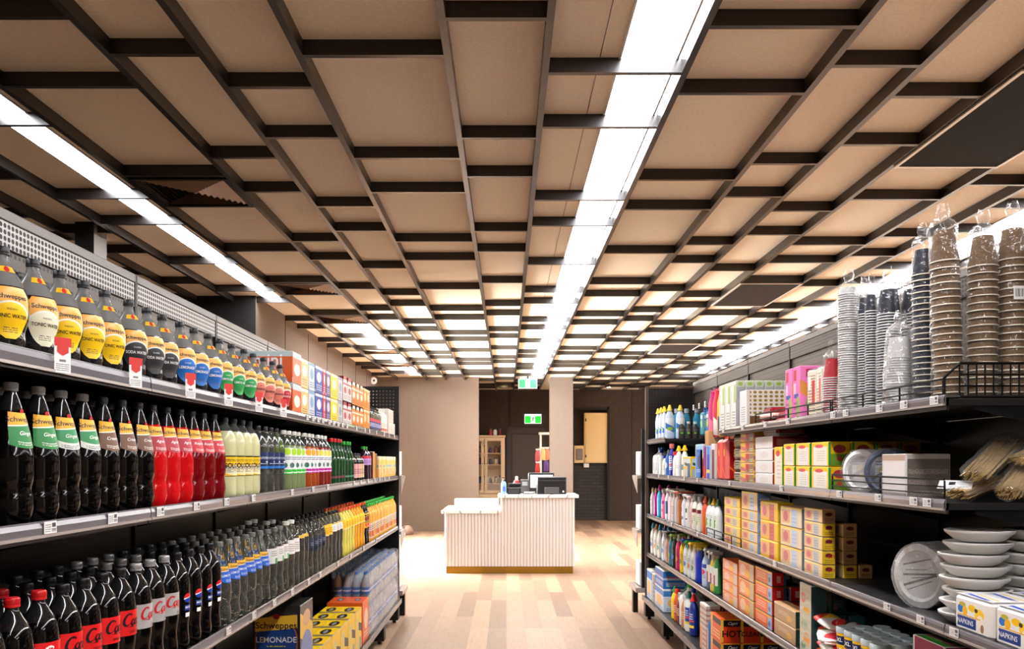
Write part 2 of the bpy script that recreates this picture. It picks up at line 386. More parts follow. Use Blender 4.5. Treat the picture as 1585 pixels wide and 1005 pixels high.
tb = MB(); tb.box(1.79, 2.71, YF-.02, YF, H+1.36, H+1.42); tb.box(2.66, 2.72, YF-.02, YF, 0, H+1.42); tb.box(.07, .1, YF-.008, YF, H+.95, ZP)
tb.box(3.3, 3.32, YF-.006, YF, 0, ZP); tb.obj('trim_3', [M_wallk], None, **ST)
# door in the back wall
d1 = empty('door_1', (0, YF, 0), kind='structure')
b = MB(); b.box(0, .13, -.05, 0, 0, 2.46); b.box(.87, 1.0, -.05, 0, 0, 2.46); b.box(.13, .87, -.05, 0, 2.3, 2.46); b.obj('door_frame', [mat('door_brown', (44, 35, 31), .5)], d1, **ST)
b = MB(); b.box(.14, .86, -.03, 0, .01, 2.29, c=.004); b.obj('door_panel', [mat('door_leaf', (54, 43, 38), .45)], d1, **ST)
b = MB(); b.tube([(.22, -.03, 1.0), (.22, -.08, 1.0), (.34, -.08, 1.0)], .01); b.obj('door_handle', [M_silver], d1, **ST)

# ------------------------------------------------------------------ ceiling grid
SX = [-2.32, -1.95, -1.72, -1.35, -.982, -.752, -.511, -.146, .0993, .46, .818, 1.053, 1.31, 1.665, 1.9, 2.36, 2.62, 2.9, 3.15, 3.5]
SXm = [s*1.82 for s in SX]
def col_end(xa, xb):        # how far the grid runs in a column
    xm = (xa+xb)/2
    if xm < -2.87: return 9.1
    if xm < -.624 or .95 < xm < 1.5: return YW
    return YF-.3
for i, x in enumerate(SXm):
    e = 9.1 if x < -2.9 else (YW if x < -.63 or .98 < x < 1.5 else YF-.3)
    b = MB(); b.box(x-.016, x+.016, YN, e, ZS, ZP); b.obj('slat', [M_slat], ceil, **ST)
PH = {0: 2.9, 1: 3.3, 2: None, 3: 2.04, 4: 3.55, 5: 2.65, 6: 3.56, 7: 3.26, 8: 2.51, 9: 2.11, 10: 3.65, 11: 2.75, 12: None, 13: 3.415, 14: 4.5, 15: 3.0}
U = .605
beams = []
for c in range(len(SXm)-1):
    xa, xb = SXm[c]+.016, SXm[c+1]-.016; ye = col_end(xa, xb)
    if c == 2: ys = [.7, 1.9, 3.09, 4.3, 5.5, 6.1, 7.32, 8.51, 9.12, 10.3, 10.9, 12.1, 12.7, 13.9, 15.1, 15.7, 16.9]
    elif c == 12: ys = [-1.6, -.4, .2, 1.4, 2.5, 3.66, 4.88, 5.52, 6.68, 7.28, 8.08, 9.28, 9.9, 11.1, 12.3, 12.9, 14.1, 15.3, 15.9, 17.1, 18.3, 19.5]
    else: ys = [PH.get(c, 3.0)+U*(k+8*n) for n in range(-2, 5) for k in (0, 2, 3, 5, 6)]
    for y in ys:
        if YN+.1 < y < ye-.1: beams.append((abs(y-3.0), xa, xb, y))
beams.sort()
for _, xa, xb, y in [q for q in beams if q[3] > 2][:98]:
    b = MB(); b.box(xa, xb, y, y+.028, ZS+.0005, ZP); b.obj('crossbeam', [M_slat], ceil, **ST)
first = set(id(q) for q in [q for q in beams if q[3] > 2][:98])
b = MB()
for q in beams:
    if id(q) not in first: b.box(q[1], q[2], q[3], q[3]+.028, ZS+.0005, ZP)
b.obj('crossbeam', [M_slat], ceil, kind='stuff')
# thin joints between ceiling panels beside the lights
b = MB(); b.box(.435, .439, YN, 17.3, ZP-.0015, ZP); b.obj('panel_joint', [M_slat], ceil, **ST)
# strip lights
def strip(x0, x1, y0, y1, lab, extra=None):
    r = empty('strip_light', ((x0+x1)/2, (y0+y1)/2, ZP), label=lab, cat='ceiling light', group='ceiling strip lights'); cx, cy = (x0+x1)/2, (y0+y1)/2
    b = MB(); b.box(x0-cx, x1-cx, y0-cy, y1-cy, -.004, -.0005); b.obj('diffuser', [M_light], r)
    b = MB(); w = .012
    b.box(x0-cx-w, x0-cx, y0-cy, y1-cy, -.008, -.0005); b.box(x1-cx, x1-cx+w, y0-cy, y1-cy, -.008, -.0005)
    b.box(x0-cx-w, x1-cx+w, y0-cy-w, y0-cy, -.008, -.0005); b.box(x0-cx-w, x1-cx+w, y1-cy, y1-cy+w, -.008, -.0005)
    b.obj('frame', [M_frame], r)
    if extra: b = MB(); b.box(extra[0]-cx, extra[1]-cx, y0-cy, y1-cy, -.004, -.0005); b.obj('side_diffuser', [M_light], r)
strip(.537, .795, YN+.2, 17.4, 'long white strip light running down the middle of the ceiling', (.808, .819))
strip(-2.79, -2.60, YN+.2, 9.15, 'long white strip light over the left drinks shelving')
strip(-2.12, -1.88, 10.4, 17.4, 'short far strip light near the left taupe wall')
strip(3.87, 4.24, YN+.2, 17.0, 'wide white strip light over the right shelving')
strip(5.9, 6.3, YN+.2, 17.0, 'unseen added strip light over the made-up aisle beyond the right shelving')  # made-up lamp out of view, put in for more bounce on the ceiling
# louvred air vents
M_louv = mat('louvre_brown', (150, 124, 104), .45, .2)
def vent(x0, x1, y0, y1, lab):
    cx, cy = (x0+x1)/2, (y0+y1)/2; r = empty('air_vent', (cx, cy, ZS), label=lab, cat='air vent', group='square louvred ceiling vents')
    hx, hy = (x1-x0)/2, (y1-y0)/2
    b = MB(); w = .03
    b.box(-hx, hx, -hy, -hy+w, 0, .03); b.box(-hx, hx, hy-w, hy, 0, .03); b.box(-hx, -hx+w, -hy+w, hy-w, 0, .03); b.box(hx-w, hx, -hy+w, hy-w, 0, .03); b.box(-hx+w, hx-w, -hy+w, hy-w, .032, .036)
    b.obj('frame', [M_slat], r)
    b = MB(); n = 9
    for k in range(n):
        f0, f1 = 1-k/n, 1-(k+.85)/n; ax, ay = (hx-w)*f0, (hy-w)*f0; bx_, by_ = (hx-w)*f1, (hy-w)*f1; z0, z1 = .003, .028
        o_ = [(-ax, -ay), (ax, -ay), (ax, ay), (-ax, ay)]; i_ = [(-bx_, -by_), (bx_, -by_), (bx_, by_), (-bx_, by_)]
        for s_ in range(4):
            p, q, u_, v_ = o_[s_], o_[(s_+1) % 4], i_[(s_+1) % 4], i_[s_]
            b.quad([(p[0], p[1], z1), (q[0], q[1], z1), (u_[0], u_[1], z0), (v_[0], v_[1], z0)])
    b.obj('louvre', [M_louv], r)
for (y, nm) in ((5.1, 'large louvred vent nearest the camera on the left of the ceiling'), (8.12, 'second louvred vent left of the ceiling, just past the black gap'), (9.94, 'third louvred vent from the camera, above the left wall'), (12.96, 'fourth louvred ceiling vent from the camera'), (14.78, 'farthest louvred ceiling vent, near the camera dome')):
    vent(SXm[3]+.02, SXm[4]-.02, y+.03, y+.6, nm)
# dark return air grilles
M_grille = perforated('grille_mesh', (14, 14, 15), .012, .36, axes=(0, 1), rough=.7); M_grille.node_tree.nodes['Principled BSDF'].inputs['Specular IOR Level'].default_value = .1; M_grille.node_tree.nodes['Principled BSDF'].inputs['Metallic'].default_value = 0
def grille(c, y0, y1, lab, rough=False):
    x0, x1 = SXm[c]+.0, SXm[c+1]-.0; r = empty('ceiling_grille', ((x0+x1)/2, (y0+y1)/2, ZS-.014), label=lab, cat='ceiling grille', group='dark ceiling grilles')
    hx, hy = (x1-x0)/2, (y1-y0)/2; w = .022; b = MB()
    b.box(-hx, hx, -hy, -hy+w, 0, .013, c=.002); b.box(-hx, hx, hy-w, hy, 0, .013, c=.002); b.box(-hx, -hx+w, -hy+w, hy-w, 0, .013, c=.002); b.box(hx-w, hx, -hy+w, hy-w, 0, .013, c=.002)
    b.obj('frame', [mat('grille_frame', (190, 182, 172), .3, .3)], r)
    b = MB(); b.box(-hx+w, hx-w, -hy+w, hy-w, .004, .013); b.obj('mesh_panel', [M_grille if not rough else mat('access_panel', (34, 28, 25), .7, 0, .15)], r)
grille(12, 3.68, 4.9, 'large black mesh return air grille at the upper right')
grille(12, 8.1, 9.28, 'dark flat ceiling panel left of the right strip light', True)
grille(12, 12.3, 13.4, 'far dark ceiling panel past the flat one', True)
# small downlights far away
for i, (x, y, s) in enumerate(((-.06, 19.2, 'small round downlight over the display cabinet'), (2.6, 20.2, 'small round downlight over the electrical cabinet'), (3.6, 20.2, 'small round downlight over the far right dark wall'))):
    r = empty('downlight', (x, y, ZP), label=s, cat='downlight', group='far downlights')
    b = MB(); b.lathe([(.05, -.012), (.062, -.001)], 20); b.obj('rim', [M_frame], r)
    b = MB(); b.lathe([(.035, -.0145), (.035, -.0125)], 16); b.obj('lamp', [mat('downlight_lamp', (255, 255, 255), emit=420, ecol=(255, 214, 160))], r)

# ------------------------------------------------------------------ exit signs
M_green = mat('exit_green', (20, 190, 60), .4, emit=1.1, ecol=(16, 190, 50)); M_exw = mat('exit_white', (250, 250, 245), .4, emit=1.2)
def exit_sign(x0, x1, y, z0, z1, lab, hang):
    r = empty('exit_sign', ((x0+x1)/2, y, z0), label=lab, cat='exit sign'); hx = (x1-x0)/2; h = z1-z0
    b = MB(); b.box(-hx, hx, 0, .03, 0, h, c=.004); b.obj('housing', [M_exw], r)
    b = MB(); k = .16
    b.box(-hx*.95, -hx*k*1.55, -.003, 0, h*.05, h*.80 if not hang else h*.95); b.obj('green_panel', [M_green], r); b = MB(); b.box(hx*k*1.55, hx*.95, -.003, 0, h*.05, h*.80 if not hang else h*.95); b.obj('green_panel', [M_green], r)
    b = MB(); s = h*.85   # running figure
    def limb(p, w=.035):
        for (a, c_), (e, f) in zip(p, p[1:]):
            dx, dz = e-a, f-c_; L = sqrt(dx*dx+dz*dz); nx, nz = -dz/L*w, dx/L*w
            b.quad([((a-nx)*s, -.004, (c_-nz)*s+.06*h), ((e-nx)*s, -.004, (f-nz)*s+.06*h), ((e+nx)*s, -.004, (f+nz)*s+.06*h), ((a+nx)*s, -.004, (c_+nz)*s+.06*h)])
    limb([(-.02, .45), (.06, .72)], .06); limb([(-.02, .45), (.12, .32), (.06, .1)], .045); limb([(-.02, .45), (-.1, .25), (-.25, .2)], .045)
    limb([(.06, .7), (.2, .58), (.28, .66)], .035); limb([(.04, .7), (-.12, .66), (-.14, .52)], .035)
    n = 12; b.quad([((.12+.07*cos(2*pi*i/n))*s, -.004, (.86+.07*sin(2*pi*i/n))*s+.06*h) for i in range(n)], uv=[(0, 0)]*n)
    b.obj('running_figure', [mat('exit_figure', (15, 120, 50), .5)], r)
    if hang: b = MB(); b.box(-.02, .02, .005, .025, h, ZS-z0); b.obj('bracket', [M_black], r)
exit_sign(.255, .655, 17.0, H+1.56, H+1.755, 'green exit sign with running figure hanging from the ceiling', True)
exit_sign(.476, .92, YF-.035, H+.99, H+1.24, 'green exit sign mounted on the dark wall above the door', False)
# wall camera ring
r = empty('security_camera', (-2.84, 16.9, H+1.71), label='small white round security camera on left wall', cat='security camera')
b = MB(); b.lathe([(.075, 0), (.08, .03), (.06, .06)], 20, cap1=False); b.lathe([(.06, .06), (.04, .045), (.02, .05)], 20); o = b.obj('casing', [M_white], r); o.rotation_euler = (pi/2, 0, radians(30))
b = MB(); b.lathe([(.036, .05), (.02, .066)], 14); o = b.obj('lens', [M_black], r); o.rotation_euler = (pi/2, 0, radians(30))
r = empty('ceiling_post', (-3.33, 6.37, 0), label='dark square post rising behind left shelving', cat='post', kind='structure')
b = MB(); b.box(-.075, .075, -.1, .1, 0, ZP, ms=(0, 0, 1, 0, 0, 0)); b.obj('post', [M_wallk, mat('post_lit_side', (120, 114, 108), .6)], r, **ST)  # right face coloured lighter to stand for the light falling on it

# ------------------------------------------------------------------ checkout counter
M_marble = noisy('marble', (238, 232, 226), (250, 247, 242), scale=5, rough=.2, spec=.5, lo=.4, hi=.5)
def marble():
    t = NT(M_marble); b = t.n['Principled BSDF']; tc = t.new('ShaderNodeTexCoord')
    wv = t.new('ShaderNodeTexWave'); wv.inputs['Scale'].default_value = 1.3; wv.inputs['Distortion'].default_value = 9; wv.inputs['Detail'].default_value = 3; t.l.new(tc.outputs['Object'], wv.inputs[0])
    f = t.m('GREATER_THAN', wv.outputs['Fac'], .985); t.l.new(t.mix(f, C(240, 235, 230), C(165, 155, 148)), b.inputs['Base Color'])
marble()
M_flute = mat('white_fluting', (206, 200, 195), .5); M_gold = mat('brass_kick', (150, 118, 50), .28, 1)
ct = empty('checkout_counter', (0, 11.15, 0), label='white fluted checkout counter with marble tops and brass kickplate', cat='counter')
def flutes(b, x0, x1, z0, z1, y=0):
    n = max(1, round((x1-x0)/.0462)); w = (x1-x0)/n
    for i in range(n):
        xa = x0+i*w; P = []
        for k in range(6): a = pi*k/5; P.append((xa+w*.5-cos(a)*w*.43, y-.016*sin(a)))
        P = [(xa, y)]+P+[(xa+w, y)]
        for (p, q) in zip(P, P[1:]):
            b.quad([(p[0], p[1], z0), (q[0], q[1], z0), (q[0], q[1], z1), (p[0], p[1], z1)])
b = MB(); flutes(b, -.87, -.085, .1, .842); flutes(b, -.085, .955, .1, 1.06); b.obj('fluted_front', [M_flute], ct)
b = MB(); b.box(-.87, -.085, .001, 1.15, .1, .842); b.box(-.085, .955, .001, .6, .1, 1.06); b.obj('body', [M_flute], ct)
b = MB(); b.box(-.845, .93, -.005, .58, 0, .1); b.obj('kickplate', [M_gold], ct)
b = MB(); b.box(-.91, -.086, -.03, 1.2, .842, .887, c=.004); b.obj('low_top', [M_marble], ct)
b = MB(); b.box(-.118, 1.01, -.04, .64, 1.06, 1.106, c=.004); b.obj('high_top', [M_marble], ct)
b = MB(); b.box(-.79, -.12, 1.0, 1.19, .887, 1.0, c=.004); b.obj('back_ledge', [M_marble], ct)
# items on the counter
ZC = 1.106
def part(r, name, mats, fn, **k):
    b = MB(); fn(b); return b.obj(name, mats, r, **k)
M_bp = mat('black_plastic', (20, 20, 22), .35); M_dg = mat('dark_grey_plastic', (70, 70, 72), .4); M_scr = mat('white_display', (240, 240, 240), .3, emit=.5)
r = empty('receipt_printer', (.64, 11.36, ZC), label='wide black printer on the right of the counter top', cat='printer')
part(r, 'body', [M_bp], lambda b: b.box(-.21, .21, -.1, .15, 0, .25, c=.012)); part(r, 'paper_tray', [M_dg], lambda b: (b.box(-.1, .1, -.125, -.1, .01, .1, c=.004), b.box(-.2, .2, -.104, -.1, .19, .2)))
part(r, 'button', [mat('led', (235, 235, 235), emit=1)], lambda b: b.box(.155, .175, -.104, -.1, .03, .05))
r = empty('sale_monitor', (.5, 11.68, ZC), label='flat monitor with white screen behind black printer', cat='monitor')
part(r, 'casing', [M_bp], lambda b: b.box(-.18, .2, 0, .03, .06, .3, c=.006)); part(r, 'screen', [M_scr], lambda b: b.box(-.15, .18, -.004, 0, .08, .27)); part(r, 'stand', [M_bp], lambda b: (b.box(-.03, .05, .01, .05, .02, .1), b.box(-.1, .12, -.05, .06, 0, .015, c=.004)))
r = empty('card_terminal', (.105, 11.33, ZC), label='chunky black payment terminal beside the sanitiser bottle', cat='card terminal')
part(r, 'body', [M_bp], lambda b: (b.box(-.1, .1, -.05, .1, 0, .1, c=.015), b.box(-.08, .1, -.03, .1, .1, .155, c=.01))); part(r, 'keypad', [M_dg], lambda b: [b.box(-.07+.03*i, -.048+.03*i, -.054, -.05, .02+.025*j, .036+.025*j) for i in range(5) for j in range(3)])
part(r, 'cable', [M_bp], lambda b: b.tube([(.1, 0, .03), (.14, -.02, .01), (.2, .03, .008), (.27, 0, .01), (.32, .05, .03), (.36, .02, .008)], .006))
r = empty('hand_sanitiser', (-.04, 11.3, ZC), label='pump bottle of light blue hand sanitiser on counter', cat='bottle')
part(r, 'bottle', [mat('sanitiser_blue', (150, 195, 235), .1, trans=.3)], lambda b: b.lathe([(.034, 0), (.036, .01), (.036, .15), (.03, .17), (.013, .185)], 16))
part(r, 'pump', [M_bp], lambda b: (b.lathe([(.014, .185), (.014, .205), (.005, .207), (.005, .235)], 10), b.box(-.035, .01, -.007, .007, .228, .24, c=.002)))
part(r, 'label_sticker', [mat('sanitiser_label', (60, 110, 190), .4)], lambda b: b.patch(lambda z: .036, .04, .11, .8))
r = empty('scanner_stand', (.27, 11.7, ZC), label='small grey box shaped device behind the payment terminal', cat='scanner')
part(r, 'body', [M_dg], lambda b: b.box(-.065, .065, -.04, .05, .0, .2, c=.01)); part(r, 'window', [mat('pale_grey', (150, 155, 160), .3)], lambda b: b.box(-.04, .04, -.044, -.04, .11, .17))
r = empty('ornament', (.15, 11.7, ZC), label='small red and white figurine ornament on counter back', cat='ornament')
part(r, 'body', [mat('orn_white', (225, 215, 205), .5)], lambda b: b.lathe([(.03, 0), (.045, .05), (.05, .11), (.03, .17), (.018, .2), (.024, .23), (.01, .25)], 14)); part(r, 'scarf', [mat('orn_red', (150, 30, 40), .5)], lambda b: b.lathe([(.047, .12), (.055, .15), (.036, .19)], 14))
r = empty('paper_stack', (.33, 11.45, ZC), label='low stack of white paper lying on counter', cat='paper stack')
part(r, 'sheets', [M_white], lambda b: [b.box(-.07-.004*(i % 2), .08+.003*(i % 3), -.05, .12, .009*i, .009*i+.008) for i in range(3)])

# ------------------------------------------------------------------ display cabinet by the back wall
M_cream = mat('cream_paint', (232, 205, 168), .45)
cb = empty('display_cabinet', (-.575, 20.6, 0), label='cream display cabinet with two glass doors and a drawer', cat='cabinet')
def cab(b): b.box(-.53, -.5, 0, .38, .05, 2.2); b.box(.5, .53, 0, .38, .05, 2.2); b.box(-.5, .5, .36, .38, .05, 2.2); b.box(-.55, .55, -.02, .38, 2.2, 2.245, c=.005); b.box(-.5, .5, 0, .36, .05, .5)
part(cb, 'body', [M_cream], cab)
for z in (.98, 1.47, 1.77): part(cb, 'shelf', [M_cream], lambda b: b.box(-.5, .5, .02, .36, z, z+.02))
for s in (-1, 1):
    def dr(b):
        x0, x1 = (.01, .5) if s > 0 else (-.5, -.01)
        b.box(x0, x0+.07, -.02, 0, .74, 2.19); b.box(x1-.07, x1, -.02, 0, .74, 2.19); b.box(x0+.07, x1-.07, -.02, 0, .74, .82); b.box(x0+.07, x1-.07, -.02, 0, 2.1, 2.19)
    d = part(cb, 'door', [M_cream], dr)
    part(d, 'pane', [M_glass], lambda b: b.quad([(s*.08 if s > 0 else -.43, -.01, .82), (.43 if s > 0 else -.08, -.01, .82), (.43 if s > 0 else -.08, -.01, 2.1), (s*.08 if s > 0 else -.43, -.01, 2.1)]))
    part(d, 'knob', [M_black], lambda b: b.lathe([(.012, 0), (.016, .015)], 10, cx=s*.045, cy=-.03, z0=1.5))
d = part(cb, 'drawer', [M_cream], lambda b: b.box(-.5, .5, -.02, 0, .52, .72, c=.004)); part(d, 'knob', [M_black], lambda b: b.lathe([(.012, 0), (.016, .015)], 10, cx=.25, cy=-.03, z0=.6))
jc = [(120, 70, 40), (70, 90, 110), (200, 190, 170), (60, 60, 64), (150, 130, 90), (110, 120, 130), (190, 160, 60), (90, 60, 100)]
JAR = {}
def jar_kit(c, kind='jar'):
    if (c, kind) not in JAR:
        b = MB(); b.lathe([(.04, 0), (.045, .02), (.045, .1), (.03, .125)], 14); e = MB(); e.lathe([(.034, .125), (.034, .15)], 14)
        JAR[(c, kind)] = (kind, 'jar', [('body', b.mesh('body', [mat('jar_%d_%d_%d' % c, c, .3)])), ('lid', e.mesh('lid', [M_dg]))])
    return JAR[(c, kind)]
shn = {.985: 'lowest', 1.49: 'middle', 1.79: 'top'}
cn = ['brown', 'slate blue', 'pale grey', 'dark', 'olive', 'grey', 'mustard', 'purple']
k = 0
for z in (1.0, 1.492, 1.792):
    for x in (-.24, -.11, .03, .16, .3, .42):
        spawn(jar_kit(jc[k % 8]), (-.575+x, 20.72, z), 0, '%s jar %s the right end of the %s cabinet shelf' % (cn[k % 8], ['sixth from', 'fifth from', 'fourth from', 'third from', 'second from', 'at'][int((x+.3)/.14+.3) if (x+.3)/.14 < 5.5 else 5], {1.0: 'lowest', 1.492: 'middle', 1.792: 'top'}[z]), 'jars in the display cabinet', 1+.3*((k*7) % 3)/2); k += 1
for x, c, n in ((-.42, (150, 40, 40), 'red'), (-.3, (225, 225, 225), 'white'), (-.18, (110, 30, 50), 'maroon')):
    spawn(jar_kit(c, 'trinket_jar'), (x, 20.72, 2.246), 0, n+' trinket jar standing on top of the display cabinet', 'trinkets on the cabinet', 1.2)
# white rack with hanging goods
rk = empty('display_rack', (.93, 19.4, 0), label='narrow white display rack partly behind the grey pillar', cat='display rack')
part(rk, 'post', [M_white], lambda b: b.box(-.12, -.07, 0, .05, 0, 2.22)); part(rk, 'post', [M_white], lambda b: b.box(.25, .3, 0, .05, 0, 2.22))
part(rk, 'top', [M_white], lambda b: b.box(-.14, .32, -.02, .3, 2.22, 2.28, c=.004)); part(rk, 'base', [M_white], lambda b: b.box(-.14, .32, -.02, .3, .02, .1)); part(rk, 'rail', [M_silver], lambda b: b.tube([(-.16, .02, 1.9), (.28, .02, 1.9)], .006))
for i, (x, z, c, n) in enumerate(((-.17, 1.86, (190, 90, 90), 'pink'), (-.17, 1.55, (190, 50, 40), 'red'), (-.03, 1.9, (230, 190, 120), 'yellow'), (.04, 1.62, (90, 50, 120), 'purple'), (.06, 1.9, (220, 130, 90), 'orange'))):
    r = empty('hanging_packet', (.93+x, 19.39, z-.3), label=n+' packet hanging on the narrow white display rack', cat='packet', group='packets on the white rack')
    part(r, 'pouch', [mat('packet_'+n, c, .3)], lambda b: b.lathe([(.02, 0), (.06, .02), (.065, .12), (.05, .25), (.02, .28)], 10, ay=.3)); part(r, 'header', [M_white], lambda b: b.box(-.05, .05, -.003, .003, .28, .32))
# electrical boxes in the niche
r = empty('electrical_cabinet', (2.385, YF+.05, H-.05), label='tall cream electrical cabinet in the recess above black bricks', cat='electrical cabinet')
M_yc = mat('cabinet_cream', (226, 196, 142), .5)
part(r, 'body', [M_yc], lambda b: b.box(-.325, .325, 0, .19, 0, 1.33, c=.008)); d = part(r, 'door', [M_yc], lambda b: b.box(-.29, .32, -.02, 0, .03, 1.3, c=.004))
part(r, 'hinge', [M_black], lambda b: (b.box(-.3, -.27, -.03, -.02, .14, .22), b.box(-.3, -.27, -.03, -.02, 1.1, 1.18))); part(r, 'latch', [M_silver], lambda b: b.box(.27, .3, -.035, -.02, .6, .68))
r = empty('meter_box', (1.92, YF+.05, H-.05), label='small cream meter box left of the electrical cabinet', cat='meter box')
part(r, 'body', [M_yc], lambda b: b.box(-.13, .13, 0, .19, 0, .46, c=.008)); part(r, 'meter', [mat('meter_grey', (120, 115, 105), .3)], lambda b: (b.box(-.08, .1, -.04, 0, .08, .38, c=.02), b.box(-.05, .07, -.045, -.04, .25, .33)))
r = empty('conduit_box', (2.12, YF+.1, H-.17), label='little white junction box under the electrical cabinet', cat='junction box')
part(r, 'body', [M_white], lambda b: b.box(-.07, .07, 0, .11, 0, .11, c=.008)); part(r, 'knockout', [M_dg], lambda b: b.lathe([(.015, 0), (.015, .006)], 10, cx=0, cy=.05, z0=-.006))
# bags on the floor by the far wall
for i, (x, y, s, c, n) in enumerate(((-2.35, 16.9, 1.0, (170, 160, 150), 'silver'), (-2.12, 17.0, .9, (120, 95, 80), 'brown'), (-2.22, 16.6, .75, (200, 190, 185), 'white'))):
    r = empty('bag', (x, y, 0), label=n+' crumpled bag on the floor by the taupe wall', cat='bag', group='bags on the floor')
    def bg(b):
        rnd = random.Random(i); pr = [(.1, 0), (.14, .03), (.15, .1), (.12, .18), (.05, .24), (.07, .27)]
        b.lathe([(a*s, z*s) for a, z in pr], 14, lobes=4, lobe_h=.3, rot=i)
    part(r, 'sack', [mat('bag_'+n, c, .4)], bg); part(r, 'tie', [M_dg], lambda b: b.lathe([(.056*s, .232*s), (.056*s, .245*s)], 12))
# ------------------------------------------------------------------ gondola shelving
M_back_lit = perforated('perforated_lit', (78, 69, 61), .022, .3, groove=.1, rough=.35)  # lit copy of the panel steel: ceiling light put into the colour
M_back_shade = perforated('perforated_shade', (30, 28, 27), .022, .31, groove=.1, rough=.38)  # same steel darkened for the shade below the top shelf
M_back_shade.node_tree.nodes['Principled BSDF'].inputs['Metallic'].default_value = .3
M_endp = perforated('perforated_black', (22, 21, 21), .033, .22, axes=(0, 2), seethrough=True)
M_shelf = mat('shelf_steel', (38, 37, 37), .4, .2, .5)
M_strip = mat('ticket_strip', (104, 100, 103), .16, 0, .7)
M_lip = mat('strip_lip', (176, 166, 158), .25, .3)
M_tick = art('price_ticket', (232, 230, 226), (('L', .08, .55, .15, .85, 4, (90, 90, 90)), ('R', .62, .92, .5, .85, (70, 70, 70)), ('D', .6, .95, .1, .4, 26, 1, .42, (60, 60, 60))))
M_hdr = mat('header_grey', (128, 123, 119), .4, .3)
M_top_lit = perforated('perforated_grey_lit', (184, 180, 175), .0195, .38, rough=.4); M_top2 = perforated('perforated_mid', (84, 74, 66), .0195, .33, rough=.4)  # top strips of the same panels, lightened to paint in the ceiling light
def shelving(side, xf, xb, xbase, y0, bays, levels, lab, ztop):
    """side -1 left / +1 right; levels: (surface height, strip top, strip bottom, first bay, last bay[, skipped bays])"""
    S = side; L = .9; zsp = levels[0][0]-.03
    def bx(b, xa, xc, *a, **k): b.box(min(S*xa, S*xc), max(S*xa, S*xc), *a, **k)
    r = empty('shelving_unit', (0, 0, 0), label=lab, cat='shelving unit')
    for i in range(bays):
        ya, yb = y0+L*i, y0+L*(i+1)
        b = MB(); bx(b, xb, xb+.03, ya+.012, yb-.012, .12, zsp-.002); b.obj('back_panel', [M_back_shade], r); b = MB(); bx(b, xb, xb+.03, ya+.012, yb-.012, zsp, ztop-.119); b.obj('back_panel', [M_back_lit], r)
        b = MB(); bx(b, xb-.012, xb+.04, ya+.004, yb-.004, ztop-.035, ztop, c=.003); b.obj('header', [M_hdr], r)
        b = MB(); bx(b, xb-.010, xb+.03, ya+.014, yb-.014, ztop-.118, ztop-.036, c=.002); b.obj('top_panel', [M_top_lit if S < 0 else M_top2], r)
        b = MB(); bx(b, xbase, xb, ya+.003, yb-.003, .2, .235, c=.003); base = b.obj('base_shelf', [M_shelf], r)
        b = MB(); bx(b, xbase-.008, xbase, ya+.003, yb-.003, .195, .24); b.obj('ticket_strip', [M_strip], base)
        b = MB(); bx(b, xb-.1, xb-.08, ya, yb, 0.02, .2); b.obj('kick_panel', [M_black], r)
    for i in range(bays+1):
        ya = y0+L*i
        b = MB(); bx(b, xb-.012, xb+.03, ya-.012, ya+.012, .05, ztop, c=.002); b.obj('upright', [M_black], r)
        b = MB(); bx(b, xbase+.02, xbase+.11, ya-.05, ya+.05, .03, .2, c=.004); bx(b, xbase+.05, xbase+.08, ya-.02, ya+.02, 0, .03); b.obj('foot', [M_black], r)
    for li, lv in enumerate(levels):
        zs, zt, zb, i0, i1 = lv[:5]; skip = lv[5] if len(lv) > 5 else ()
        for i in range(i0, i1+1):
            if i in skip: continue
            ya, yb = y0+L*i+.003, y0+L*(i+1)-.003
            b = MB(); bx(b, xf+.004, xb-.014, ya, yb, zs-.022, zs); bx(b, xf+.004, xf+.012, ya, yb, zs-.035, zs); sh = b.obj('shelf', [M_shelf], r)
            b = MB()       # moulded strip: gently bowed face plus bottom lip
            P = [(xf+.003, zt), (xf-.002, zt-.004), (xf-.005, (zt+zb)/2+.004), (xf-.003, zb+.007)]
            for (p, q) in zip(P, P[1:]):
                qd = [(S*p[0], ya, p[1]), (S*p[0], yb, p[1]), (S*q[0], yb, q[1]), (S*q[0], ya, q[1])]; b.quad(qd if S > 0 else qd[::-1], 0)
            bx(b, xf-.007, xf+.003, ya, yb, zb, zb+.007, m=1); bx(b, xf+.0, xf+.003, ya, yb, zb, zt, m=0); b.obj('ticket_strip', [M_strip, M_lip], sh)
            # sloping brackets under the shelf ends
            for y in (ya+.006, yb-.012):
                b = MB()
                P = [(xb-.02, zs-.022), (xb-.02, zs-.12), (xf+.1, zs-.035), (xf+.1, zs-.022)]
                b.quad([(S*p[0], y, p[1]) for p in P]); b.quad([(S*p[0], y+.004, p[1]) for p in P][::-1])
                b.quad([(S*P[1][0], y, P[1][1]), (S*P[1][0], y+.004, P[1][1]), (S*P[2][0], y+.004, P[2][1]), (S*P[2][0], y, P[2][1])])
                b.obj('bracket', [M_black], sh)
    return r
def tickets(r, side, xf, zlist, w=.05, h=.03):
    S = side
    shelves = {}
    for (y, zt, zb) in zlist:
        b = MB(); yc, zc = y, (zt+zb)/2+.003; x = S*(xf-.0075)
        q = [(x, yc-S*(-1)*w/2, zc-h/2), (x, yc+S*(-1)*w/2, zc-h/2), (x, yc+S*(-1)*w/2, zc+h/2), (x, yc-S*(-1)*w/2, zc+h/2)]
        b.quad(q); b.quad([(p[0]+S*.001, p[1], p[2]) for p in q][::-1])
        yield b, yc
LX, LB, RX, RB = 1.06, 1.53, 1.404, 1.875
L1, L2, L3, L4 = H+.235, H-.15, H-.64, .235
R1, R2, R3, R4, R5 = H+.2, H-.135, H-.533, H-.918, .235
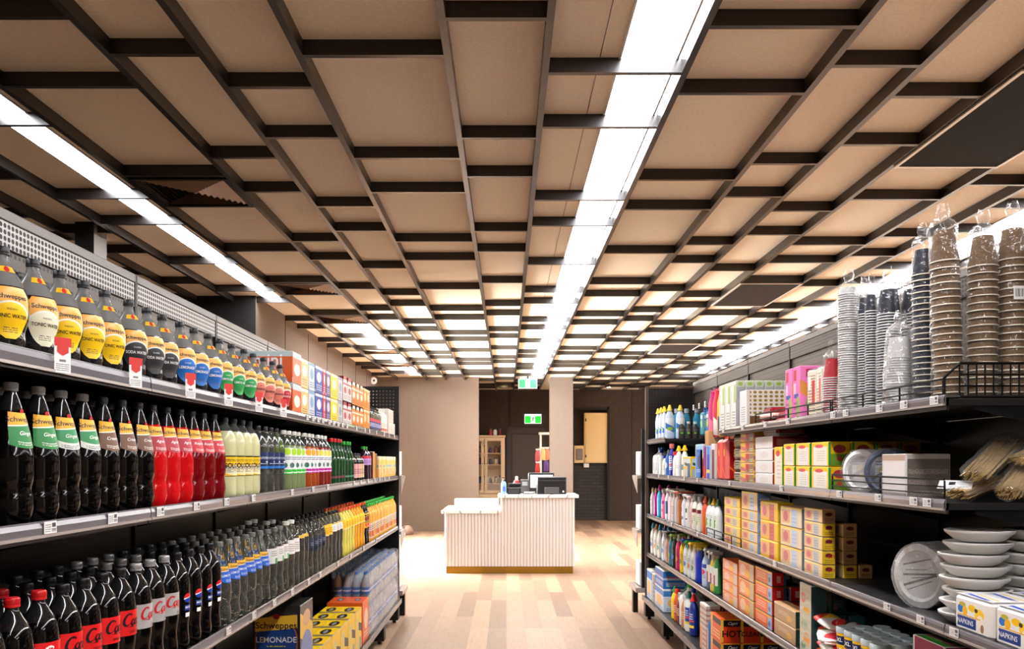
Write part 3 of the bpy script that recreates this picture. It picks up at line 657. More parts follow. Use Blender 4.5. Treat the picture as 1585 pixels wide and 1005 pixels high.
Llev = [(L1, H+.25, H+.207, 0, 7), (L2, H-.137, H-.175, 0, 7), (L3, H-.627, H-.665, 0, 7)]
Rlev = [(R1, H+.214, H+.178, 2, 7, (5, 6)), (R2, H-.122, H-.159, 2, 7), (R3, H-.52, H-.555, 0, 7), (R4, H-.905, H-.942, 0, 7)]
lsh = shelving(-1, LX, LB, 1.03, .56, 8, Llev, 'long black shelving run full of bottles along the left of aisle', H+.765)
rsh = shelving(1, RX, RB, 1.36, .74, 8, Rlev, 'long black shelving run of household goods along the right of aisle', H+.785)
# end panels closing the far end
for S, x0, x1, y, zt, rt in ((-1, LX-.01, LB, 7.765, H+.73, lsh), (1, RX-.015, RB, 7.945, H+.745, rsh)):
    b = MB(); b.box(min(S*(x0+.03), S*x1), max(S*(x0+.03), S*x1), y, y+.012, .24, zt-.02); b.obj('end_panel', [M_endp], rt)
    b = MB(); b.box(min(S*x0, S*(x0+.03)), max(S*x0, S*(x0+.03)), y-.01, y+.03, .05, zt); b.box(min(S*x0, S*x1), max(S*x0, S*x1), y-.005, y+.02, zt-.02, zt); b.obj('end_frame', [M_black if S < 0 else mat('frame_brown', (74, 58, 48), .4)], rt)
# price tickets along the strips
def add_tickets(rt, S, xf, ys, zt, zb, w=.05, h=.028):
    for b, yc in tickets(rt, S, xf, [(y, zt, zb) for y in ys], w, h): b.obj('price_ticket', [M_tick], rt)
yl = lambda x, X=1.068: 1230*X/(784-x)
yr = lambda x, X=1.40: 1230*X/(x-784)
add_tickets(lsh, -1, LX, [yl(x) for x in (68, 166, 241, 298, 345, 387, 448, 481, 504, 545, 556, 567, 577, 585, 593, 600)], H-.137, H-.175)
add_tickets(lsh, -1, LX, [yl(x) for x in (472, 481, 489, 496, 506, 513, 520, 527, 534, 549, 562, 569, 580, 592, 600, 608)], H+.25, H+.207)
add_tickets(lsh, -1, LX, [yl(x) for x in (348, 388, 420, 448, 474, 492, 520, 540, 560, 580)], H-.627, H-.665)
add_tickets(rsh, 1, RX, [yr(x) for x in (1120, 1150, 1185, 1220, 1290, 1310, 1362, 1400, 1447)], H+.214, H+.178)
add_tickets(rsh, 1, RX, [yr(x) for x in (1020, 1035, 1060, 1080, 1130, 1210, 1300, 1360, 1415, 1436)], H-.122, H-.159)
add_tickets(rsh, 1, RX, [yr(x) for x in (1040, 1080, 1130, 1200, 1374, 1426, 1478)], H-.52, H-.555)
# red and white promotional tags hanging on the top left strip
M_tagw = art('promo_tag', (236, 234, 230), (('L', .1, .9, .06, .3, 4, (100, 100, 100)), ('R', .3, .7, .33, .4, (120, 120, 120))))
M_tagr = mat('promo_red', (206, 48, 38), .4)
for i, x in enumerate((97, 210, 295, 354, 401, 439)):
    y = yl(x, 1.045); z = H+.208; r = empty('promotional_tag', (-1.045, y, z), RIGHT*-1, label=(ordn(i, 6)+'red and white promotional tag on the top left shelf edge').strip(), cat='price tag', group='red and white promotional tags')
    r.rotation_euler = (0, 0, radians(62))
    b = MB(); b.quad([(-.02, 0, 0), (.02, 0, 0), (.02, 0, .078), (-.02, 0, .078)]); b.quad([(.02, .0012, 0), (-.02, .0012, 0), (-.02, .0012, .078), (.02, .0012, .078)]); b.obj('card', [M_tagw], r)
    b = MB(); b.quad([(-.021, -.001, .062), (.021, -.001, .062), (.021, -.001, .083), (-.021, -.001, .083)]); b.quad([(-.014, -.001, .062), (-.014, -.001, .048), (0, -.001, .04), (.014, -.001, .048), (.014, -.001, .062)], uv=[(0, 0)]*5); b.obj('red_flash', [M_tagr], r)
# end-of-aisle units standing back to back with both runs
for S, xa, lab in ((-1, 1.02, 'end unit behind the far end of the left shelving'), (1, 1.30, 'end unit behind the far end of the right shelving')):
    r = empty('end_unit', (0, 0, 0), label=lab, cat='shelving unit'); y0 = 7.80 if S < 0 else 7.98
    def bx2(b, x0, x1, *a, **k): b.box(min(S*x0, S*x1), max(S*x0, S*x1), *a, **k)
    part(r, 'base_shelf', [M_lip], lambda b: bx2(b, xa, xa+.85, y0+.02, y0+.42, .25, .3, c=.004))
    for q in (xa+.02, xa+.78): part(r, 'foot', [M_black], lambda b: bx2(b, q, q+.05, y0+.3, y0+.38, 0, .25))
    part(r, 'back_panel', [M_black], lambda b: bx2(b, xa+.06, xa+.85, y0+.02, y0+.04, .3, 1.9))
    for z in (.85, 1.4):
        part(r, 'shelf', [M_lip], lambda b: (bx2(b, xa+.02, xa+.85, y0+.04, y0+.36, z, z+.03), b.quad([(S*(xa+.02), y0+.04, z-.15), (S*(xa+.02), y0+.04, z), (S*(xa+.02), y0+.36, z)]), b.quad([(S*(xa+.024), y0+.04, z-.15), (S*(xa+.024), y0+.36, z), (S*(xa+.024), y0+.04, z)])))
    for z in (.31, .885, 1.435):
        t = empty('white_carton', (S*(xa+.18), y0+.2, z), label={.31: 'bottom', .885: 'middle', 1.435: 'upper'}[z]+' white carton on the '+('left' if S < 0 else 'right')+' end unit', cat='carton', group='cartons on the end units')
        part(t, 'box', [M_white], lambda b: b.box(-.13, .13, -.11, .11, 0, .24, c=.004)); part(t, 'printed_panel', [mat('carton_print', (170, 120, 110), .5)], lambda b: b.box(-.08, .08, .11, .112, .05, .18))
# wire baskets / fences on the right shelves
M_wire = mat('black_wire', (18, 18, 18), .4, .5)
def fence(name, y0, y1, x, z, h, lab, rails=3, dv=.22, back=None, dx=.05):
    r = empty(name, (x, y0, z), label=lab, cat='wire fence', group='wire fences on the right shelves')
    def rl(b):
        for k in range(rails+1): b.tube([(0, 0, .004+h*k/rails), (0, y1-y0, .004+h*k/rails)], .0028 if k < rails else .004, 5)
    part(r, 'rail', [M_wire], rl)
    for y in lin(0, y1-y0, max(2, int((y1-y0)/dv)+1)): part(r, 'post', [M_wire], lambda b: b.tube([(0.001, y, 0), (.001, y, h)], .0035, 5))
    if back:
        def bk(b):
            for k in range(rails+1): b.tube([(0, 0, .004+h*k/rails), (back, 0, .004+h*k/rails)], .0028 if k < rails else .004, 5)
            n = int(back/dx)+1
            for q in lin(0, back, n): b.tube([(q, .001, 0), (q, .001, h)], .0028, 5)
        part(r, 'end_mesh', [M_wire], bk)
fence('wire_fence', 2.56, 3.44, RX+.006, H+.2, .062, 'long low wire fence at the near end of top right shelf', 2, .29)
fence('wire_fence', 3.46, 4.5, RX+.006, H+.2, .06, 'second low wire fence on the top right shelf by napkins', 2, .26)
fence('wire_fence', 2.56, 3.44, RX+.006, H-.135, .072, 'wire fence by the skewers on the second right shelf', 3, .3)
fence('wire_fence', 4.78, 5.6, RX+.006, H-.533, .06, 'wire fence holding white bottles on third right shelf', 2, .2)
# tall mesh end guard around the brown cups
r = empty('mesh_guard', (RX+.02, 2.548, H+.2), label='tall black wire mesh guard in front of brown paper cups', cat='wire guard')
def mg_(b):
    for k in range(4): b.tube([(.03, 0, .006+.036*k), (.44, 0, .006+.036*k)], .0032, 5)
    b.tube([(0, .04, .07), (.03, 0, .114), (.44, 0, .114)], .005, 6); b.tube([(0, .04, .006), (.03, 0, .006), (.44, 0, .006)], .005, 6)
part(r, 'rail', [M_wire], mg_); part(r, 'vertical_wire', [M_wire], lambda b: [b.tube([(q, .003, 0.004), (q, .003, .114)], .003, 5) for q in lin(.03, .44, 16)])
part(r, 'end_post', [M_wire], lambda b: b.tube([(0, .04, 0), (0, .04, .07)], .005, 6))
# ------------------------------------------------------------------ product kits
def smooth(cp, n=3):
    "Catmull-Rom through (r,z[,m]) control points"
    out = []
    for i in range(len(cp)-1):
        p0, p1, p2, p3 = cp[max(i-1, 0)], cp[i], cp[i+1], cp[min(i+2, len(cp)-1)]
        for k in range(n):
            t = k/n; f = lambda a: .5*((2*p1[a])+(-p0[a]+p2[a])*t+(2*p0[a]-5*p1[a]+4*p2[a]-p3[a])*t*t+(-p0[a]+3*p1[a]-3*p2[a]+p3[a])*t**3)
            z = max(p1[1], min(p2[1], f(1))) if p2[1] >= p1[1] else f(1)
            out.append((max(f(0), .0005), z)+(p1[2],) if len(p1) > 2 else (max(f(0), .0005), z))
    out.append(tuple(cp[-1])); return out
def rfun(prof):
    P = sorted([(p[1], p[0]) for p in prof])
    def f(z):
        if z <= P[0][0]: return P[0][1]
        for (za, ra), (zb, rb) in zip(P, P[1:]):
            if za <= z <= zb: return ra+(rb-ra)*(z-za)/(zb-za) if zb > za else rb
        return P[-1][1]
    return f
def cap_mesh(r, z0, h, m, seg=16, ring=True):
    b = MB(); n = 24
    b.lathe([(r, z0), (r, z0+h*.25), (r*.94, z0+h*.28), (r*1.0, z0+h*.34), (r*.98, z0+h*.9), (r*.88, z0+h)], seg)
    for k in range(n if ring else 0):     # grip ribs
        a = 2*pi*k/n; c, s_ = cos(a), sin(a)
        x, y = r*s_, -r*c; dx, dy = c*.0007, s_*.0007; ox, oy = s_*.0008, -c*.0008
        b.quad([(x-dx+ox, y-dy+oy, z0+h*.36), (x+dx+ox, y+dy+oy, z0+h*.36), (x+dx+ox, y+dy+oy, z0+h*.88), (x-dx+ox, y-dy+oy, z0+h*.88)])
    return b.mesh('cap', [m])
def liquid(name, c, trans=0., rough=.06, **k): return mat(name, c, rough, 0, .6, trans=trans, ior=1.33, **k)
M_cola = liquid('cola', (7, 5, 5)); M_dgn = liquid('dark_green_drink', (9, 13, 10)); M_air = mat('clear_plastic_empty', (120, 120, 118), .05, 0, .6, trans=.75, ior=1.1)
M_airk = mat('dark_plastic_empty', (26, 26, 27), .06, 0, .6)
M_water = liquid('clear_drink', (236, 238, 226), .955, rough=.0); M_mixair = mat('smoky_neck', (150, 150, 147), .12, 0, .7, trans=.5, ior=1.2); M_red = liquid('bright_red_drink', (206, 16, 22), .1); M_dred = liquid('dark_red_drink', (120, 8, 14), .15)
M_sololiq = liquid('cloudy_lemon_drink', (212, 212, 160), .15); M_lime = liquid('pale_green_drink', (176, 196, 130), .6); M_mango = liquid('orange_red_drink', (196, 84, 30), .4); M_rasp = liquid('raspberry_drink', (150, 40, 30), .35)
M_yell = liquid('yellow_drink', (226, 214, 90), .2); M_oran = liquid('orange_drink', (240, 160, 30), .15); M_ggl = liquid('green_glass', (24, 70, 34), .2); M_juice = liquid('juice', (236, 170, 60), .1); M_pur = liquid('purple_drink', (40, 20, 40), .1)
M_capk = mat('cap_black', (16, 16, 17), .4); M_capg = mat('cap_grey', (120, 118, 114), .4); M_caps = mat('cap_silver', (168, 168, 166), .3, .3); M_capr = mat('cap_red', (200, 24, 26), .4); M_capw = mat('cap_white', (225, 222, 212), .4)
M_capgr = mat('cap_green', (40, 170, 50), .4); M_capo = mat('cap_orange', (226, 90, 30), .4); M_capy = mat('cap_yellow', (245, 200, 30), .4)
M_txk = mat('ink_black', (12, 12, 14), .4); M_txw = mat('ink_white', (245, 245, 242), .4); M_txr = mat('ink_red', (196, 22, 30), .4); M_txg = mat('ink_gold', (190, 160, 60), .35); M_txb = mat('ink_blue', (30, 60, 140), .4)
def bottle(name, prof, liq, cap, capr, caph, labels=(), air=None, airz=9, lobes=0, seg=20, cat='bottle', lob_h=.02, ring=True):
    """prof = control points; labels = list of builder functions (b, rf) -> mats"""
    P = smooth(prof); rf = rfun(P); b = MB()
    b.lathe([(r, z, 0 if z < airz else 1) for r, z, *_ in P], seg, lobes=lobes, lobe_h=lob_h)
    parts = [('body', b.mesh('body', [liq, air or M_airk])), ('cap', cap_mesh(capr, P[-1][1]-.004, caph, cap, ring=ring))]
    for nm, fn, mats in labels:
        q = MB(); fn(q, rf); parts.append((nm, q.mesh(nm, mats)))
    return (name, cat, parts)
# --- round bodied mixer bottle of the top left shelf
MIXP = [(.030, 0), (.043, .006), (.047, .03), (.046, .055), (.0525, .085), (.0535, .115), (.049, .142), (.038, .168), (.025, .190), (.0155, .208), (.0125, .222), (.0125, .229)]
def mixlab(col, inner, txt, tcol, pale=False):
    col2 = col
    lm = art('mixer_label_%s' % txt.replace(' ', '_')+str(col[2])+str(pale), (238, 150, 50), (('E', .5, .80, .9, .34, (244, 176, 70)), ('E', .5, .33, .56, .40, (240, 232, 215)), ('E', .5, .33, .50, .365, col), ('L', .3, .7, .12, .24, 3, inner)) , rough=.3)
    def f(b, rf):
        def edge(v):
            if v > .86: w = .80-(v-.86)*1.2
            else: w = .80*sqrt(max(.04, 1-((.55-v)/.57)**2)) if v < .55 else .80
            return (-w, w)
        b.patch(rf, .034, .148, edge, eps=.0009, nv=14, nu=12)
        b.wrap_text('Schweppes', .015, rf, .126, m=1, bold=.018)
        w_ = txt.split(' '); b.wrap_text(txt, .0115 if len(txt) > 9 else .0125, rf, .083, m=2, squeeze=.86, bold=.02)
        b.wrap_text('INDIAN' if 'TONIC' in txt else 'CLASSIC', .006, rf, .098, m=2)
    return [('label', f, [lm, M_txk, tcol]),
            ('neck_label', lambda b, rf: b.patch(rf, .184, .197, .7, eps=.0007, nv=2), [art('neck_yellow', (236, 184, 40), (('E', .5, .5, .16, .5, (190, 30, 40)),))])]
def mixer(col, txt, tcol, nm='mixer_bottle', inner=(90, 80, 60), pale=False):
    return bottle(nm, MIXP, M_airk, M_capk, .0152, .018, mixlab(col, inner, txt, tcol, pale), lobes=5, lob_h=.035, air=M_mixair, airz=.150, ring=False)
# --- tall cone necked bottle of the middle left shelf
TALLP = [(.028, 0), (.040, .006), (.0455, .03), (.0455, .062), (.0425, .080), (.0430, .092), (.0465, .108), (.0468, .150), (.0445, .172), (.039, .205), (.031, .240), (.0225, .275), (.0155, .298), (.0125, .306), (.0125, .312)]
def talllab(col, word, tcol=None, pale=False, mats=None):
    lm = art('tall_label_'+word+str(pale), col, (('S', -.1, 1.1, .62, 1.3, -.10, (240, 180, 40)), ('S', -.1, 1.1, .585, .62, -.10, (246, 236, 214)),)+((('R', .0, 1, 0, .2, (222, 226, 214)), ('L', .2, .8, .04, .15, 2, (60, 60, 60))) if pale else (('L', .25, .75, .08, .2, 2, (230, 225, 215)),)))
    def f(b, rf):
        b.patch(rf, .178, .258, lambda v: (-.95-.15*v, .95+.15*v), eps=.0009, nu=16, nv=10, edge=lambda th, v: .012*(th/1.1)**2*(1 if v < .5 else .2))
        b.wrap_text('Schweppes', .0165, rf, .243, m=1, bold=.008); b.wrap_text(word, .0125, rf, .212, m=2, shear=.25, bold=.004)
        n = 14; R = lambda z: rf(z)+.0018; b.quad([(.0055*cos(2*pi*k/n), -R(.262), .262+.0055*sin(2*pi*k/n)) for k in range(n)], m=3, uv=[(0, 0)]*n)
    return [('label', f, [lm, M_txk, tcol or M_txw, M_txr])]
def tall(col, word, liq, cap, nm='soft_drink_bottle', **k):
    return bottle(nm, TALLP, liq, cap, .0155, .019, talllab(col, word, **k), lobes=5, lob_h=.035, air=M_airk, airz=.258)
# --- shouldered bottle used for several drinks (middle shelf)
def shoulder(h=.30, r=.044, waist=.0):
    return [(r*.62, 0), (r*.9, h*.018), (r, h*.08), (r, h*.2), (r*(1-waist), h*.3), (r, h*.42), (r, h*.66), (r*.97, h*.73), (r*.84, h*.80), (r*.58, h*.875), (r*.34, h*.93), (r*.29, h*.95), (r*.29, h*.975)]
def banded(z0, z1, lm, extra=None, mats=(), full=False, ha=1.5):
    def f(b, rf):
        b.patch(rf, z0, z1, pi if full else ha, eps=.0009, nu=24 if full else 16, nv=3)
        if extra: extra(b, rf)
    return ('label', f, [lm]+list(mats))
# --- contoured cola bottle
COKEP = [(.026, 0), (.038, .006), (.0425, .022), (.0425, .04), (.0395, .07), (.0405, .095), (.044, .12), (.0445, .14), (.0445, .205), (.0445, .222), (.041, .246), (.033, .270), (.022, .290), (.0155, .302), (.0135, .310), (.0135, .316)]
def ribbon(b, pts, w0, w1, rf, zc, m, sc, slant=.28, eps=.0018):
    "stroke with changing width bent round the bottle; pts in letter units"
    n0 = len(b.v); N = len(pts)
    for i, (x, y) in enumerate(pts):
        a, c_ = pts[max(i-1, 0)], pts[min(i+1, N-1)]; dx, dy = c_[0]-a[0], c_[1]-a[1]; L = sqrt(dx*dx+dy*dy) or 1
        w = w0+(w1-w0)*abs(sin(pi*i/(N-1))); nx, ny = -dy/L*w, dx/L*w
        for s_ in (-1, 1):
            px, py = x+nx*s_, y+ny*s_; px += py*slant; zz = zc+py*sc; th = px*sc/rf(zc); R = rf(zz)+eps; b.v.append((R*sin(th), -R*cos(th), zz))
    for i in range(N-1): k = n0+2*i; b.face((k, k+1, k+3, k+2), m, None, True)
def arc(cx, cy, rx, ry, a0, a1, n=10): return [(cx+rx*cos(radians(a0+(a1-a0)*i/n)), cy+ry*sin(radians(a0+(a1-a0)*i/n))) for i in range(n+1)]
def script(b, rf, zc, sc, m, x0=0):
    def word(ox, rest):
        ribbon(b, [(p[0]+ox, p[1]) for p in arc(.55, .25, .5, .75, 50, 320, 14)], .03, .16, rf, zc, m, sc)
        ribbon(b, [(p[0]+ox, p[1]) for p in arc(.75, .8, .18, .14, 200, -60, 6)], .03, .07, rf, zc, m, sc)
        x = ox+1.05
        for ch in rest:
            if ch in 'oc': ribbon(b, [(p[0]+x, p[1]) for p in arc(.28, -.1, .25, .36, 60, 60+(360 if ch == 'o' else 250), 12)], .04, .13, rf, zc, m, sc); x += .58
            if ch == 'a':
                ribbon(b, [(p[0]+x, p[1]) for p in arc(.28, -.1, .25, .36, 60, 400, 12)], .04, .13, rf, zc, m, sc)
                ribbon(b, [(x+.55, .28), (x+.53, -.1), (x+.56, -.42), (x+.72, -.38)], .06, .10, rf, zc, m, sc); x += .75
            if ch == 'l': ribbon(b, [(x+.05, -.2), (x+.4, .5), (x+.42, .95), (x+.22, .95), (x+.2, .3), (x+.24, -.4), (x+.42, -.4)], .04, .09, rf, zc, m, sc); x += .48
        return x
    x = word(-2.6+x0, 'oca'); ribbon(b, [(x-.05, .1), (x+.3, .13)], .04, .06, rf, zc, m, sc); x = word(x+.22, 'ola')
    ribbon(b, [(-2.0+x0, -.72), (-1.2+x0, -.66), (-.2+x0, -.78), (.9+x0, -.66)], .0, .08, rf, zc, m, sc)
LB_red = mat('cola_label_red', (222, 28, 30), .35); LB_sil = mat('cola_label_silver', (186, 186, 184), .3, .25)
def coke(kind):
    if kind == 'red': lab, ink, cap, ex = LB_red, M_txw, M_capr, None
    elif kind == 'zero': lab, ink, cap, ex = LB_red, M_txk, M_capk, 'ZERO SUGAR'
    else: lab, ink, cap, ex = LB_sil, M_txr, M_caps, 'diet'
    def extra(b, rf):
        script(b, rf, .183, .022, 1, 1.2)
        if ex == 'ZERO SUGAR': b.wrap_text(ex, .0085, rf, .153, m=1, bold=.01, th0=.25)
        if ex == 'diet': b.wrap_text(ex, .016, rf, .152, m=2, th0=.35)
    return bottle('cola_bottle', COKEP, M_cola, cap, .0165, .021, [banded(.143, .215, lab, extra, [ink, M_dg], full=True)], lobes=5, lob_h=.03, air=M_airk, airz=.262)
def pepsi():
    lm = art('swirl_emblem', (215, 30, 40), (('S', 0, 1, -.1, .50, -.12, (240, 240, 240)), ('S', 0, 1, -.2, .36, -.22, (20, 60, 160))))
    def f(b, rf):
        R = .016; b.patch(rf, .165, .165+2*R, lambda v: (-R*sqrt(max(0, 1-(2*v-1)**2))/.0445, R*sqrt(max(0, 1-(2*v-1)**2))/.0445), nu=8, nv=12)
        b.patch(rf, .140, .158, .30, m=1, nv=1, nu=4); b.wrap_text('MAX', .011, rf, .150, m=2, bold=.01, eps=.0022); b.patch(rf, .118, .132, .22, m=2, nv=1, nu=4)
    return bottle('cola_bottle', COKEP, M_cola, M_capk, .0165, .021, [('label', f, [lm, M_txb, M_txw])], lobes=5, lob_h=.03, air=M_airk, airz=.262)
# --- clear mixers of the third shelf
def lemonade():
    lm = art('lemonade_label', (34, 92, 190), (('S', -.1, 1.1, .70, 1.4, -.1, (240, 180, 40)), ('S', -.1, 1.1, .665, .70, -.1, (246, 236, 214)), ('L', .3, .7, .1, .25, 2, (220, 225, 235))))
    def f(b, rf):
        b.patch(rf, .168, .232, lambda v: (-.9-.15*v, .9+.15*v), nu=14, nv=8, edge=lambda th, v: .012*th*th*(1 if v < .5 else .2)); b.wrap_text('Schweppes', .0135, rf, .2215, m=1, bold=.008); b.wrap_text('LEMONADE', .0125, rf, .197, m=2, bold=.006)
    return bottle('lemonade_bottle', TALLP, M_water, M_capg, .0155, .019, [('label', f, [lm, M_txk, M_txw])], lobes=5, lob_h=.035, air=M_water)
def clearb(name, lm, z0, z1, cap=None, liq=None, ha=1.2, text=None, ink=None, h=.315, r=.044, waist=.07, capr=.0155, size=.012):
    ex = (lambda b, rf: b.wrap_text(text, size, rf, (z0+z1)/2, m=1, bold=.006)) if text else None
    return bottle(name, shoulder(h, r, waist), liq or M_water, cap or M_capg, capr, .019, [banded(z0, z1, lm, ex, [ink or M_txk], ha=ha)], lobes=5, lob_h=.03, air=liq or M_water)
# --- slim glass bottle
def glassb(liq, cap, lm, h=.30, name='glass_bottle'):
    return bottle(name, [(.034, 0), (.037, .006), (.037, h*.25), (.037, h*.5), (.033, h*.6), (.020, h*.76), (.0135, h*.88), (.0125, h*.95), (.0125, h*.97)], liq, cap, .014, .022, [banded(h*.14, h*.2, lm, ha=1.3)], air=liq, ring=False)
# --- boxes
def box_kit(name, cat, w, d, h, front, side, top=None, texts=(), parts_name='carton', c=.0025, extra=None, stexts=()):
    """front faces the aisle (-y local), sides are +-x; texts on front (txt, size, x, z, mat, shear, bold)"""
    top = top or side; b = MB(); b.box(-w/2, w/2, -d/2, d/2, 0, h, c=c, ms=(0, 0, 1, 1, 2, 2)); mats = [front, side, top]
    parts = [(parts_name, b.mesh(parts_name, mats), [])]
    if texts or stexts:
        q = MB(); ms = []
        for (t, s_, x, z, m_, *r_) in texts:
            if m_ not in ms: ms.append(m_)
            q.flat_text(t, s_, (x, -d/2, z), (1, 0, 0), (0, 0, 1), (0, -1, 0), m=ms.index(m_), shear=r_[0] if r_ else 0, bold=r_[1] if len(r_) > 1 else 0)
        for (t, s_, y, z, m_, sd, *r_) in stexts:     # sd = +1 / -1 local side
            if m_ not in ms: ms.append(m_)
            q.flat_text(t, s_, (sd*w/2, y, z), (0, sd, 0), (0, 0, 1), (sd, 0, 0), m=ms.index(m_), shear=r_[0] if r_ else 0, bold=r_[1] if len(r_) > 1 else 0)
        parts[0][2].append(('lettering', q.mesh('lettering', ms)))
    f = MB(); f.box(-w/2+.006, w/2-.006, -d/2+.004, -.001, h, h+.0008); f.box(-w/2+.006, w/2-.006, .001, d/2-.004, h, h+.0008)
    parts.append(('lid_flap', f.mesh('lid_flap', [top])))
    if extra: parts += extra
    return (name, cat, parts)
# --- household bottles (right side)
def flatb(name, c, capc, lm, h=.26, r=.036, ay=.62, kind='flip', liq=None, cat='bottle', lz=(.2, .62), neck=.42):
    body = liq or mat('hh_%d_%d_%d' % c, c, .28)
    P = smooth([(r*.8, 0), (r*.97, h*.015), (r, h*.08), (r*.97, h*.3), (r, h*.55), (r*.92, h*.68), (r*.62, h*.79), (r*neck, h*.83), (r*neck, h*.86)])
    b = MB(); b.lathe(P, 16, ay=ay); cm = mat('hc_%d_%d_%d' % capc, capc, .35); parts = [('body', b.mesh('body', [body]))]; q = MB(); z = h*.85
    if kind == 'flip': q.lathe([(r*.52, z), (r*.50, h*.93), (r*.36, h*.985), (r*.2, h)], 14, ay=.8); parts.append(('cap', q.mesh('cap', [cm])))
    elif kind == 'screw': parts.append(('cap', cap_mesh(r*.55, z, h*.14, cm)))
    elif kind == 'cone': q.lathe([(r*.6, z), (r*.55, h*.88), (r*.36, h*.95), (r*.22, h*1.02)], 14); parts.append(('cap', q.mesh('cap', [cm])))
    elif kind == 'trigger':
        q.lathe([(r*.42, z), (r*.42, h*.9), (r*.25, h*.92)], 12); q.box(-.011, .011, -.045, .035, h*.92, h*1.0, c=.004); q.box(-.007, .007, -.052, -.045, h*.945, h*.985, c=.002)
        parts.append(('spray_head', q.mesh('spray_head', [cm]))); q2 = MB(); q2.box(-.005, .005, -.042, -.034, h*.80, h*.925, c=.002); parts.append(('trigger', q2.mesh('trigger', [cm])))
    if lm:
        k = MB(); n0 = len(k.v); k.patch(rfun(P), h*lz[0], h*lz[1], 1.25, nu=10, nv=6, eps=.0012); k.v = [(x, y*ay-.0004, z_) for x, y, z_ in k.v]; parts.append(('label', k.mesh('label', [lm])))
    return (name, cat, parts)
def jerry(name, c, capc, lm, w=.07, d=.12, h=.25, cat='bottle'):
    b = MB(); P = [(.5, 0), (.5, .62), (.46, .72), (.3, .80), (.16, .86), (.14, .93)]
    prev = None
    for i, (s_, z) in enumerate([(.46, 0)]+P[0:1]+P[1:]):
        n = len(b.v); zz = max(z, .02 if i == 1 else 0)*h; a = s_*w if s_ > .3 else s_*min(w, d)*1.1; e = s_*d if s_ > .3 else s_*min(w, d)*1.1
        k = .3; b.v += [(-a, -e+k*e, zz), (-a+k*a, -e, zz), (a-k*a, -e, zz), (a, -e+k*e, zz), (a, e-k*e, zz), (a-k*a, e, zz), (-a+k*a, e, zz), (-a, e-k*e, zz)]
        if prev is not None:
            for j in range(8): j2 = (j+1) % 8; b.face((prev+j, prev+j2, n+j2, n+j), 0, None, True)
        else: b.face([n+j for j in range(8)][::-1], 0, [(0, 0)]*8)
        prev = n
    b.face([prev+j for j in range(8)], 0, [(0, 0)]*8)
    q = MB(); q.tube([(0, d*.12, h*.84), (0, d*.34, h*.84), (0, d*.46, h*.74), (0, d*.46, h*.62)], .011, 8)
    parts = [('body', b.mesh('body', [mat('hh_%d_%d_%d' % c, c, .3)])), ('handle', q.mesh('handle', [mat('hh_%d_%d_%d' % c, c, .3)])), ('cap', cap_mesh(.018, h*.91, h*.12, mat('hc_%d_%d_%d' % capc, capc, .35)))]
    if lm:
        k = MB(); k.quad([(-w*.36, -d/2-.0012, h*.12), (w*.36, -d/2-.0012, h*.12), (w*.36, -d/2-.0012, h*.6), (-w*.36, -d/2-.0012, h*.6)])
        k.quad([(-w/2-.0012, d*.36, h*.12), (-w/2-.0012, -d*.36, h*.12), (-w/2-.0012, -d*.36, h*.6), (-w/2-.0012, d*.36, h*.6)]); k.quad([(w/2+.0012, -d*.36, h*.12), (w/2+.0012, d*.36, h*.12), (w/2+.0012, d*.36, h*.6), (w/2+.0012, -d*.36, h*.6)])
        parts.append(('label', k.mesh('label', [lm])))
    return (name, cat, parts)
# ------------------------------------------------------------------ left shelves
WT, WM, WL_, WB = 'top left shelf', 'second left shelf', 'third left shelf', 'bottom left shelf'
def runs(kinds, x, z, where, front, second=None, third=None, dx=.1, turn=0, jit=.003):
    """kinds = [(kit, desc, [ys])]; builds the front row and optional rows behind"""
    for kit, desc, ys in kinds:
        row(kit, ys, x, z, desc, 'front row, '+where, LEFT, front, jit=jit, turn=turn)
        for on, nm, k in ((second, 'second row back, ', 1), (third, 'third row back, ', 2)):
            if on and on(desc): row(kit, [y+.02*k for y in ys], x-dx*k, z, desc, nm+where, LEFT, front, jit=jit, turn=turn)
# top shelf: small mixers
mxY = mixer((250, 200, 20), 'TONIC WATER', M_txk); mxW = mixer((226, 222, 190), 'TONIC WATER', M_txk, pale=True)
mxG = mixer((52, 52, 54), 'SODA WATER', M_txw); mxB = mixer((40, 110, 190), 'LEMONADE', M_txw); mxN = mixer((50, 160, 80), 'LEMON LIME', M_txw)
mxP = mixer((226, 130, 110), 'GINGER BEER', M_txk); mxR = mixer((200, 50, 60), 'GINGER ALE', M_txw)
yy = [1.773, 1.886, 1.999, 2.112, 2.23, 2.36, 2.48, 2.60, 2.735, 2.865, 2.99, 3.115, 3.25, 3.40, 3.535, 3.67, 3.81, 3.945]
runs([(mxY, 'yellow label tonic bottle', [yy[0]]+yy[2:5]), (mxW, 'cream and yellow label tonic bottle', [yy[1]]), (mxG, 'charcoal label soda bottle', yy[5:8]), (mxB, 'blue label mixer bottle', yy[8:11]), (mxN, 'green label mixer bottle', yy[11:14]), (mxP, 'peach label mixer bottle', yy[14:17]), (mxR, 'red label mixer bottle', yy[17:])],
     -1.125, L1, WT, 'mixer bottles on the top left shelf', second=lambda d: True, dx=.115, turn=radians(-32))
